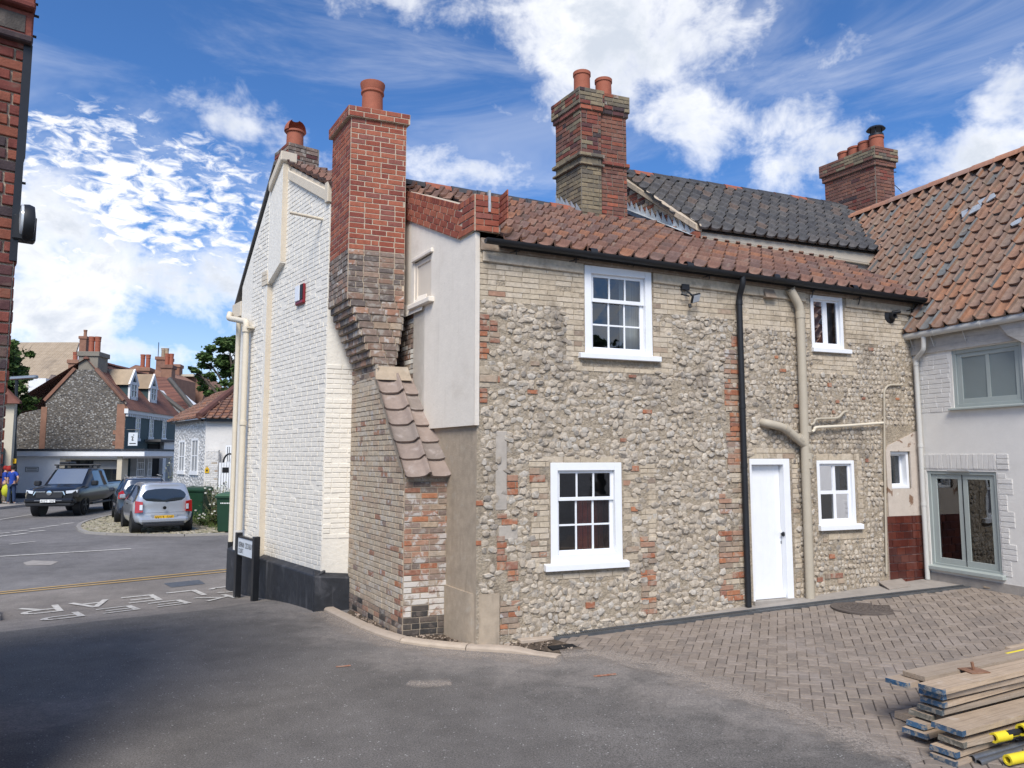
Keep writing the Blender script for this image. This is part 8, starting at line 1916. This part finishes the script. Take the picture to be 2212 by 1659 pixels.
cs_.box('door_handle', 'black_plastic', -.25, -.05, .825, .85, .80, .83, .005)

# dark hatchback in front of it
pd = ground(*ZV(125, 1062), .03); fwd2 = V((math.sin(rad(ang + 3)), math.cos(rad(ang + 3)), 0)); lft = V((-fwd2.y, fwd2.x, 0)); sc2 = 1.0
org2 = pd - lft * .74 * sc2 + fwd2 * 1.28 * sc2; org2.z = G(org2.x, org2.y) + .035
cr2 = thing('dark_hatchback', org2, 'dark blue hatchback with pale shiny roof parked beyond the silver one', 'car')
c2 = Car(cr2, car_matrix(org2, fwd2, sc2), [(-1.95, .34, .76, .92, 1.44, .58, .42, .92), (-1.75, .24, .83, .94, 1.50, .62, .2, .94), (-1.10, .20, .86, .95, 1.53, .63), (-.30, .19, .87, .95, 1.54, .63), (.45, .19, .87, .95, 1.51, .62), (.70, .19, .86, .95, 1.42, .62), (1.25, .20, .85, .96, 1.02, .68), (1.80, .24, .80, .82, .86, .62), (1.98, .32, .68, .68, .72, .52)])
c2.build('car_blue', (1, 2, 3, 4), screen=(5,), rear='cap'); c2.wheels((-1.28, 1.28), 1.53, .31, .20, 'alloy', 6)
for sd in (1, -1):
    c2.poly('rear_light', 'lamp_red', [(-1.93, sd * .80, 1.02), (-1.80, sd * .66, 1.10), (-1.95, sd * .56, .84), (-1.97, sd * .80, .82)], (.16, 0, 0))
c2.box('rear_bumper', 'car_black', -2.0, -1.7, -.78, .78, .28, .52, .06)
for sd in (1, -1):
    b = MB(); b.tube([c2.P(-1.3, sd * .54, 1.56), c2.P(.4, sd * .54, 1.57)], .02, 6); b.build('roof_rail', 'chrome', cr2)
    c2.box('door_mirror', 'car_blue', .60, .78, sd * .84, sd * 1.02, .98, 1.12, .03)

# dark grey double-cab pickup facing us
w1, w2, w3 = ground(*ZK(690, 1284), .01), ground(*ZK(1510, 1238), .01), ground(*ZK(2060, 1152), .01)
side = (w2 - w3); side.z = 0; print('pickup: wheelbase', side.length, 'track', (w2 - w1).length)
fw3 = V((.168, -.986, 0)).normalized(); w1 = w2 + V((fw3.y, -fw3.x, 0)) * 1.56; hdp = math.degrees(math.atan2(fw3.x, fw3.y)); print('pickup heading', hdp)
l3 = V((-fw3.y, fw3.x, 0)); sc3 = 1.0
org3 = (w1 + w2) / 2 - fw3 * 1.55 * sc3; org3.z = G(org3.x, org3.y) + .01
pk3 = thing('pickup_truck', org3, 'dark grey double-cab pickup truck with roof bars driving down the street', 'pickup truck')
c3 = Car(pk3, car_matrix(org3, fw3, sc3), [(-2.75, .62, .88, 1.02, 1.20, .84), (-2.55, .52, .92, 1.06, 1.22, .86), (-.88, .50, .92, 1.08, 1.23, .86), (-.84, .48, .92, 1.10, 1.76, .68), (-.30, .46, .92, 1.10, 1.80, .70), (.35, .45, .92, 1.10, 1.80, .70), (.55, .45, .92, 1.10, 1.77, .70), (1.25, .45, .92, 1.08, 1.20, .78), (2.05, .48, .92, 1.04, 1.10, .76), (2.42, .50, .88, .98, 1.02, .74), (2.55, .52, .80, .88, .92, .66)])
c3.build('pickup_grey', (3, 4, 5), screen=(6,), rear=None, soft=False)
c3.box('load_bed', 'dark_inside', -2.65, -.92, -.78, .78, 1.16, 1.235, .02)
c3.wheels((-1.54, 1.55), 1.56, .40, .27, 'dark_alloy', 6)
c3.poly('grille', 'black_plastic', [(2.575, .52, .98), (2.575, -.52, .98), (2.60, -.44, .72), (2.60, .44, .72)], (-.08, 0, 0))
gr_ = c3.poly('grille_bar', 'chrome', [(2.60, .50, .965), (2.60, .14, .965), (2.60, .14, .925), (2.60, .46, .925)], (-.02, 0, 0)); c3.poly('grille_bar', 'chrome', [(2.60, -.50, .965), (2.60, -.14, .965), (2.60, -.14, .925), (2.60, -.46, .925)], (-.02, 0, 0))
for sd in (1, -1):
    c3.poly('grille_bar', 'chrome', [(2.60, sd * .50, .965), (2.60, sd * .45, .965), (2.61, sd * .52, .82), (2.61, sd * .56, .82)], (-.02, 0, 0))
    c3.poly('headlight', 'lamp_clear', [(2.57, sd * .56, .98), (2.36, sd * .90, 1.01), (2.40, sd * .89, .90), (2.59, sd * .58, .87)], (-.08, 0, 0))
    c3.poly('fog_light', 'black_plastic', [(2.60, sd * .62, .66), (2.47, sd * .88, .68), (2.47, sd * .88, .52), (2.60, sd * .62, .54)], (-.08, 0, 0))
    c3.box('door_mirror', 'black_plastic', 1.02, 1.20, sd * .92, sd * 1.16, 1.12, 1.32, .04)
    c3.box('sill', 'black_plastic', -1.0, 1.0, sd * .84, sd * .97, .38, .46, .02)
    c3.box('door_handle', 'chrome', .0, .22, sd * .915, sd * .94, 1.0, 1.03, .005)
b = MB(); b.lathe(c3.P(2.60, 0, .90), [(.09, 0), (.09, .015), (.07, .02)], 16, c3.M.to_3x3() @ V((1, 0, 0))); b.build('badge', 'chrome', pk3, smooth=True)
c3.box('front_bumper', 'pickup_grey', 2.30, 2.66, -.86, .86, .52, .70, .06); c3.box('bumper_guard', 'black_plastic', 2.32, 2.64, -.80, .80, .40, .54, .04); c3.box('lower_trim', 'galvanised', 2.60, 2.68, -.48, .48, .60, .635, .01)
np_ = c3.poly('number_plate', 'plate_white', [(2.70, .26, .66), (2.70, -.26, .66), (2.70, -.26, .55), (2.70, .26, .55)], (-.03, 0, 0)); c3.text(np_, 'AU23 SHZ', 2.703, -.245, .245, .565, .08, 1)
for x in (-.35, .45):
    b = MB(); b.tube([c3.P(x, .74, 1.93), c3.P(x, -.74, 1.93)], .03, 8)
    for sd in (1, -1): b.obox(c3.P(x, sd * .62, 1.86), c3.M.to_3x3() @ V((.05, 0, 0)), c3.M.to_3x3() @ V((0, .04, 0)), V((0, 0, .07)))
    b.build('roof_bar', 'black_plastic', pk3)
b = MB(); b.obox(c3.P(-.2, -.5, 2.0), c3.M.to_3x3() @ V((.35, 0, 0)), c3.M.to_3x3() @ V((0, .2, 0)), V((0, 0, .06))); b.build('roof_load', 'black_plastic', pk3, bevel=.04)

# ------------------------------------------------------------------ people
def skin_mesh(name, verts, edges, mat, parent, sub=1):
    me = bpy.data.meshes.new(name); me.from_pydata([v[:3] for v in verts], edges, []); me.materials.append(MATS[mat]); o = bpy.data.objects.new(name, me); link(o, parent)
    o.modifiers.new('skin', 'SKIN'); o.modifiers['skin'].use_smooth_shade = True
    sv = me.skin_vertices[0].data if me.skin_vertices else None
    if sv is None:
        bm = bmesh.new(); bm.from_mesh(me); bm.verts.layers.skin.verify(); bm.to_mesh(me); bm.free(); sv = me.skin_vertices[0].data
    for i, v in enumerate(verts): sv[i].radius = (v[3], v[4] if len(v) > 4 else v[3]); sv[i].use_root = (i == 0)
    s = o.modifiers.new('smooth', 'SUBSURF'); s.levels = sub; s.render_levels = sub
    return o
def person(label, loc, facing, H, shirt, legs, hairmat='hair', arms=((1, 'hip'), (-1, 'down')), hat=None, lean=0.0, shoe='shoe', stride=.0):
    t = thing('person', loc, label, 'person'); f = V((math.sin(facing), math.cos(facing), 0)); r = V((f.y, -f.x, 0)); o = V(loc); k = H / 1.75
    Q = lambda x, y, z: (o + r * x * k + f * (y + lean * z) * k + V((0, 0, z * k)))
    def vv(x, y, z, a, c=None): p = Q(x, y, z); return (p.x, p.y, p.z, a * k, (c or a) * k)
    V_ = [vv(0, 0, .95, .13, .10), vv(0, 0, 1.12, .125, .09), vv(0, 0, 1.32, .155, .10), vv(0, 0, 1.44, .10, .08), vv(0, .01, 1.52, .05), vv(0, .02, 1.60, .075, .085), vv(0, .02, 1.70, .07, .08)]; E_ = [(0, 1), (1, 2), (2, 3), (3, 4), (4, 5), (5, 6)]
    for sd, st in ((1, stride), (-1, -stride)):
        n = len(V_); V_ += [vv(sd * .09, 0, .86, .085), vv(sd * .10, st * .5, .48, .058), vv(sd * .10, st, .10, .042), vv(sd * .105, st + .10, .04, .04, .03)]; E_ += [(0, n), (n, n + 1), (n + 1, n + 2), (n + 2, n + 3)]
    armv = {}
    for sd, pose in arms:
        n = len(V_)
        if pose == 'hip': pts = [vv(sd * .19, 0, 1.41, .055), vv(sd * .36, -.06, 1.20, .042), vv(sd * .20, .06, 1.02, .03), vv(sd * .15, .10, 1.0, .03, .02)]
        elif pose == 'hold': pts = [vv(sd * .19, 0, 1.40, .055), vv(sd * .23, .04, 1.14, .042), vv(sd * .15, .26, 1.10, .03), vv(sd * .10, .34, 1.10, .03, .02)]
        else: pts = [vv(sd * .19, 0, 1.40, .055), vv(sd * .23, -.02, 1.12, .042), vv(sd * .25, .03, .88, .03), vv(sd * .25, .04, .80, .03, .018)]
        V_ += pts; E_ += [(3, n), (n, n + 1), (n + 1, n + 2), (n + 2, n + 3)]; armv[sd] = n
        hp = V(pts[3][:3]); hd = (hp - V(pts[2][:3])).normalized(); sdv = hd.cross(f).normalized()
        for q in range(5):   # four fingers and a thumb
            m = len(V_); ofs = sdv * (.028 * (q - 1.5)) * k if q < 4 else -sdv * .05 * k; L = (.07, .08, .075, .06, .04)[q] * k; p1 = hp + ofs + hd * L * .55; p2 = hp + ofs + hd * L + f * .012 * k
            V_ += [(*p1, .009 * k, .009 * k), (*p2, .008 * k, .008 * k)]; E_ += [(n + 3, m), (m, m + 1)]
    skin_mesh('body', V_, E_, 'skin', t)
    g = lambda i, s: (V_[i][0], V_[i][1], V_[i][2], V_[i][3] * s, V_[i][4] * s)
    lo_s = Q(0, 0, .84); S = [(lo_s.x, lo_s.y, lo_s.z, .15 * k, .115 * k), g(0, 1.14), g(1, 1.14), g(2, 1.12), g(3, 1.14)]; ES = [(0, 1), (1, 2), (2, 3), (3, 4)]
    for sd in armv:
        n = armv[sd]; a = g(n, 1.3); bq = V(V_[n][:3]).lerp(V(V_[n + 1][:3]), .7); S += [a, (*bq, .066 * k, .066 * k)]; ES += [(4, len(S) - 2), (len(S) - 2, len(S) - 1)]
    skin_mesh('shirt', S, ES, shirt, t)
    T = [g(0, 1.16)]; ET = []
    for n in (7, 11): T += [g(n, 1.18), g(n + 1, 1.30), g(n + 2, 1.5)]; m = len(T); ET += [(0, m - 3), (m - 3, m - 2), (m - 2, m - 1)]
    skin_mesh('trousers', T, ET, legs, t)
    for n in (7, 11): skin_mesh('shoe', [g(n + 2, 1.25), g(n + 3, 1.35)], [(0, 1)], shoe, t)
    hb = MB(); c = Q(0, -.005, 1.665); hb.lathe(c, [(.005, .115 * k), (.07 * k, .10 * k), (.098 * k, .04 * k), (.10 * k, -.03 * k), (.085 * k, -.07 * k)], 14, closed=True); hb.build('hair' if not hat else 'hat', hat or hairmat, t, smooth='all')
    fb = MB(); e0 = Q(0, .105, 1.62); fb.obox(e0 + V((0, 0, -.01)), r * .012 * k, f * .018 * k, V((0, 0, .025 * k)))   # nose
    fb.build('nose', 'skin', t); eb = MB()
    for sd in (1, -1): eb.obox(Q(sd * .032, .098, 1.645), r * .012 * k, f * .006 * k, V((0, 0, .006 * k)))
    eb.obox(Q(0, .098, 1.572), r * .022 * k, f * .005 * k, V((0, 0, .005 * k))); eb.build('face', 'hair', t)
    return t
ZH = ZF(0, 1080, 13.825)
pz_ = .12
def pave_pt(px, py): p = ground(px, py, .12); return V((p.x, p.y, G(p.x, p.y) + .12))
p = pave_pt(*ZH(350, 1420)); hm = (ZH(0, 1430)[1] - ZH(0, 190)[1]) / PF * p.y
person('person in blue shirt and jeans standing with one hand on hip', p, rad(-150 + 180 - 20), max(1.65, min(hm, 1.95)), 'shirt_blue', 'jeans', stride=.06)
p2 = pave_pt(*ZH(110, 1395)) ; person('person in blue top and khaki shorts wearing a large red hat', p2, rad(60), 1.72, 'shirt_blue', 'khaki', hat='hat_red', arms=((1, 'hold'), (-1, 'hold')), stride=.05)
hc = p2 + V((.35, 0, 1.72)); b = MB(); b.lathe(p2 + V((.28, -.1, 1.62)), [(.02, .13), (.11, .10), (.17, .04), (.18, -.03), (.15, -.09), (.04, -.11)], 14, (.25, -.3, 1)); b.build('rolled_bag', 'hat_red', smooth='all', label='red rolled pack carried at shoulder height by the street lamp', cat='bag')
b = MB(); bp_ = p2 + V((.28, -.25, .62)); b.lathe(bp_, [(.03, -.28), (.17, -.2), (.21, 0), (.16, .2), (.06, .27)], 12); b.tube([bp_ + V((-.08, 0, .25)), bp_ + V((0, 0, .48)), bp_ + V((.08, 0, .25))], .012, 5); b.build('shopping_bag', 'bag_yellow', smooth='all', label='bright yellow bag carried low beside the street lamp', cat='bag')
p3 = pave_pt(*ZK(-60, 1000)); person('person in dark clothes at the edge of the brick building', p3, rad(100), 1.7, 'navy', 'khaki', arms=((1, 'hold'), (-1, 'down')))
p4 = pave_pt(*ZK(1950, 830)); person('person in pale blue shirt and dark cap behind the pickup', V((p4.x, p4.y, G(p4.x, p4.y) + .12)), rad(-60), 1.72, 'pale_shirt', 'navy', hat='navy', arms=((1, 'down'), (-1, 'down')))

# ------------------------------------------------------------------ scaffold boards, tubes and loose sheets
DB = 62.0; du = V((math.sin(rad(DB)), math.cos(rad(DB)), 0)); dn = V((du.y, -du.x, 0))
def plank_mesh(L, w=.225, th=.038, var=0):
    r = random.Random(50 + var); b = MB(); x0 = .035
    j = lambda: r.uniform(-.004, .004)
    ring = lambda x: [V((x + j(), -w / 2 + j(), 0)), V((x + j(), w / 2 + j(), 0)), V((x + j(), w / 2 - .004, th)), V((x + j(), -w / 2 + .004, th))]
    rs = [ring(0), ring(.03 + .02 * r.random()), ring(L * .5), ring(L)]
    for rg_ in rs: b.v += [tuple(p) for p in rg_]
    for i in range(3):
        for k in range(4): b.f.append((i * 4 + k, i * 4 + (k + 1) % 4, (i + 1) * 4 + (k + 1) % 4, (i + 1) * 4 + k)); b.mi.append(1 if (i == 0 and k != 2) else 0)
    b.f += [(0, 1, 2, 3), (12, 13, 14, 15)]; b.mi += [1, 0]
    return b
gpk = ground(*ZP(1250, 1652)); gpb = ground(*ZP(1140, 1480))
def lay(px, py, h, name='scaffold_board', label='', ang=0.0, L=2.6, w=.195, th=.038, base=gpk, bare=False, var=0):
    """px,py: near top corner of the end grain; h: height of the board's top above the ground"""
    z = G(base.x, base.y) + h; r = ray(*ZP(px, py)); p = CAM + r * ((z - CAM.z) / r.z)
    a = rad(DB + ang); d = V((math.sin(a), math.cos(a), 0)); n = V((d.y, -d.x, 0)); c = p - n * w / 2
    M = Matrix(((d.x, -n.x, 0, c.x), (d.y, -n.y, 0, c.y), (0, 0, 1, z - th), (0, 0, 0, 1)))
    b = plank_mesh(L, w, th, var); b.v = [tuple(M @ V(v)) for v in b.v]
    me_mats = ['plank_wood', 'plank_wood' if bare else 'plank_blue']
    return b.build(name, me_mats, label=label, cat='plank', group='stacked scaffold boards')
# front pile, from the ground up
lay(1250, 1610, .045, label='lowest scaffold board of the front pile, lying on the paving', ang=2, var=0)
lay(1262, 1530, .100, label='second scaffold board up in the front pile, blue painted end', ang=-1, var=1)
lay(1318, 1445, .165, label='third scaffold board up in the front pile, end slewed outward', ang=3, var=2)
lay(1312, 1345, .245, label='top scaffold board of the front pile, broad clean face', ang=1, var=3, w=.235)
lay(1000, 1372, .110, label='scaffold board tucked between the piles near the ground', ang=-2, var=4)
lay(985, 1290, .160, label='short blue-ended board wedged between the two piles', ang=0, var=5, w=.15)
# rear pile
lay(905, 1232, .085, label='brown bare-ended board sticking out under the rear pile', ang=4, var=6, base=gpb, bare=True, th=.05)
lay(1052, 1212, .205, label='scaffold board under the solid blue one in the rear pile', ang=0, var=7, base=gpb)
lay(1132, 1165, .265, label='solid blue-ended scaffold board in the middle of the rear pile', ang=1, var=8, base=gpb)
lay(1155, 1100, .325, label='scaffold board above the solid blue one in the rear pile', ang=-1, var=9, base=gpb)
lay(1142, 1030, .385, label='dark blue-ended scaffold board, second from top of the rear pile', ang=1, var=10, base=gpb)
lay(1140, 985, .440, label='top front scaffold board of the rear pile, under the rusty plate', ang=0, var=11, base=gpb)
lay(985, 872, .440, label='top rear scaffold board of the rear pile, dirty end', ang=2, var=12, base=gpb, bare=True)
lay(840, 930, .395, label='scaffold board jutting out behind the rear pile, blue end', ang=-1, var=13, base=gpb)
zpl_ = G(gpb.x, gpb.y) + .442; r = ray(*ZP(1410, 820)); pp = CAM + r * ((zpl_ - CAM.z) / r.z); pl_ = thing('base_plate', pp, 'rusty steel scaffold base plate with upright pin on the top board', 'plate')
b = MB(); a2 = du * .95 + dn * .3; a2.normalize(); b2_ = V((a2.y, -a2.x, 0)); b.obox(pp + V((0, 0, .004)), a2 * .085, b2_ * .075, V((0, 0, .004))); b.build('plate', 'rust', pl_)
b = MB(); b.tube([pp, pp + V((-.012, 0, .07))], .012, 8); b.build('pin', 'rust', pl_)
def tube_at(px, py, h, r_, mat, label, name, ang=0, L=2.0, wall=.005, seg=20, split=False):
    z = G(gpk.x, gpk.y) + h; q = ray(*ZP(px, py)); p = CAM + q * ((z - CAM.z) / q.z); a = rad(DB + ang); d = V((math.sin(a), math.cos(a), 0))
    b = MB(); b.lathe(p, [(r_ - wall, .25), (r_ - wall, 0), (r_, 0), (r_, L)], seg, d, closed=True)
    return b.build(name, mat, smooth=True, angle=45, label=label, cat='tube')
tube_at(1450, 1618, .030, .026, 'galvanised', 'grey galvanised scaffold tube lying nearest the tarmac', 'scaffold_tube', 1)
tube_at(1395, 1580, .040, .026, 'galvanised', 'grey galvanised scaffold tube lying against the front pile of boards', 'scaffold_tube', 2)
tube_at(1580, 1400, .150, .036, 'yellow_foam', 'torn yellow foam sleeve resting on the grey tubes', 'foam_sleeve', 6, .16, .014)
tube_at(1690, 1365, .165, .022, 'black_plastic', 'black tube running through the torn yellow foam sleeve', 'scaffold_tube', 6, 1.0)
tube_at(1815, 1330, .185, .042, 'yellow_foam', 'yellow foam sleeve pushed far along the black tube', 'foam_sleeve', 6, .6, .014)
tube_at(1700, 1590, .075, .036, 'yellow_foam', 'long yellow foam sleeve lying beside the grey tubes', 'foam_sleeve', 8, .8, .014)
tube_at(1690, 1620, .040, .020, 'black_plastic', 'dark tube end under the long yellow foam sleeve', 'scaffold_tube', 8, .8)
p = CAM + ray(*ZP(1690, 695)) * ((G(5, 7) + .30 - CAM.z) / ray(*ZP(1690, 695)).z); b = MB(); b.lathe(p, [(.018, .1), (.018, 0), (.03, 0), (.03, .5)], 16, du, closed=True); b.build('foam_sleeve', 'yellow_foam', smooth=True, label='yellow foam sleeve end showing behind the top of the rear pile', cat='tube')
lay(1860, 650, .28, name='scaffold_board', label='dark board lying behind the yellow sleeve end at the rear', ang=0, var=14, base=gpb, bare=True)
def loose(quadpx, Zf, lift, mat, label):
    q = [ground(*Zf(*p)) for p in quadpx]; b = MB(); P4 = [gz(p, .02 + l) for p, l in zip(q, lift)]; b.prism(P4, V((0, 0, .022))); return b.build('plywood_sheet', mat, label=label, cat='board', bevel=.003)
loose(((985, 1240), (1160, 1215), (1310, 1292), (1160, 1318)), Z8, (.09, .10, .0, .0), 'grey_ply', 'grey weathered plywood sheet ramped against the wall by the glazed tiles')
loose(((1825, 1310), (1925, 1232), (2300, 1262), (2230, 1365)), Z8, (.02, .04, .03, .0), 'ply_board', 'brown plywood sheet lying before the sage green doors')
# kerb block at the foot of the brick building
p = ground(*ZR(30, 690)); b = MB(); b.obox(gz(p, .05) + V((-.25, 0, 0)), LS.u * .45, LS.n * .13, V((0, 0, .07))); b.build('kerb_block', 'kerb_stone', bevel=.02, label='mossy concrete kerb block at the left edge of the apron', cat='kerb')
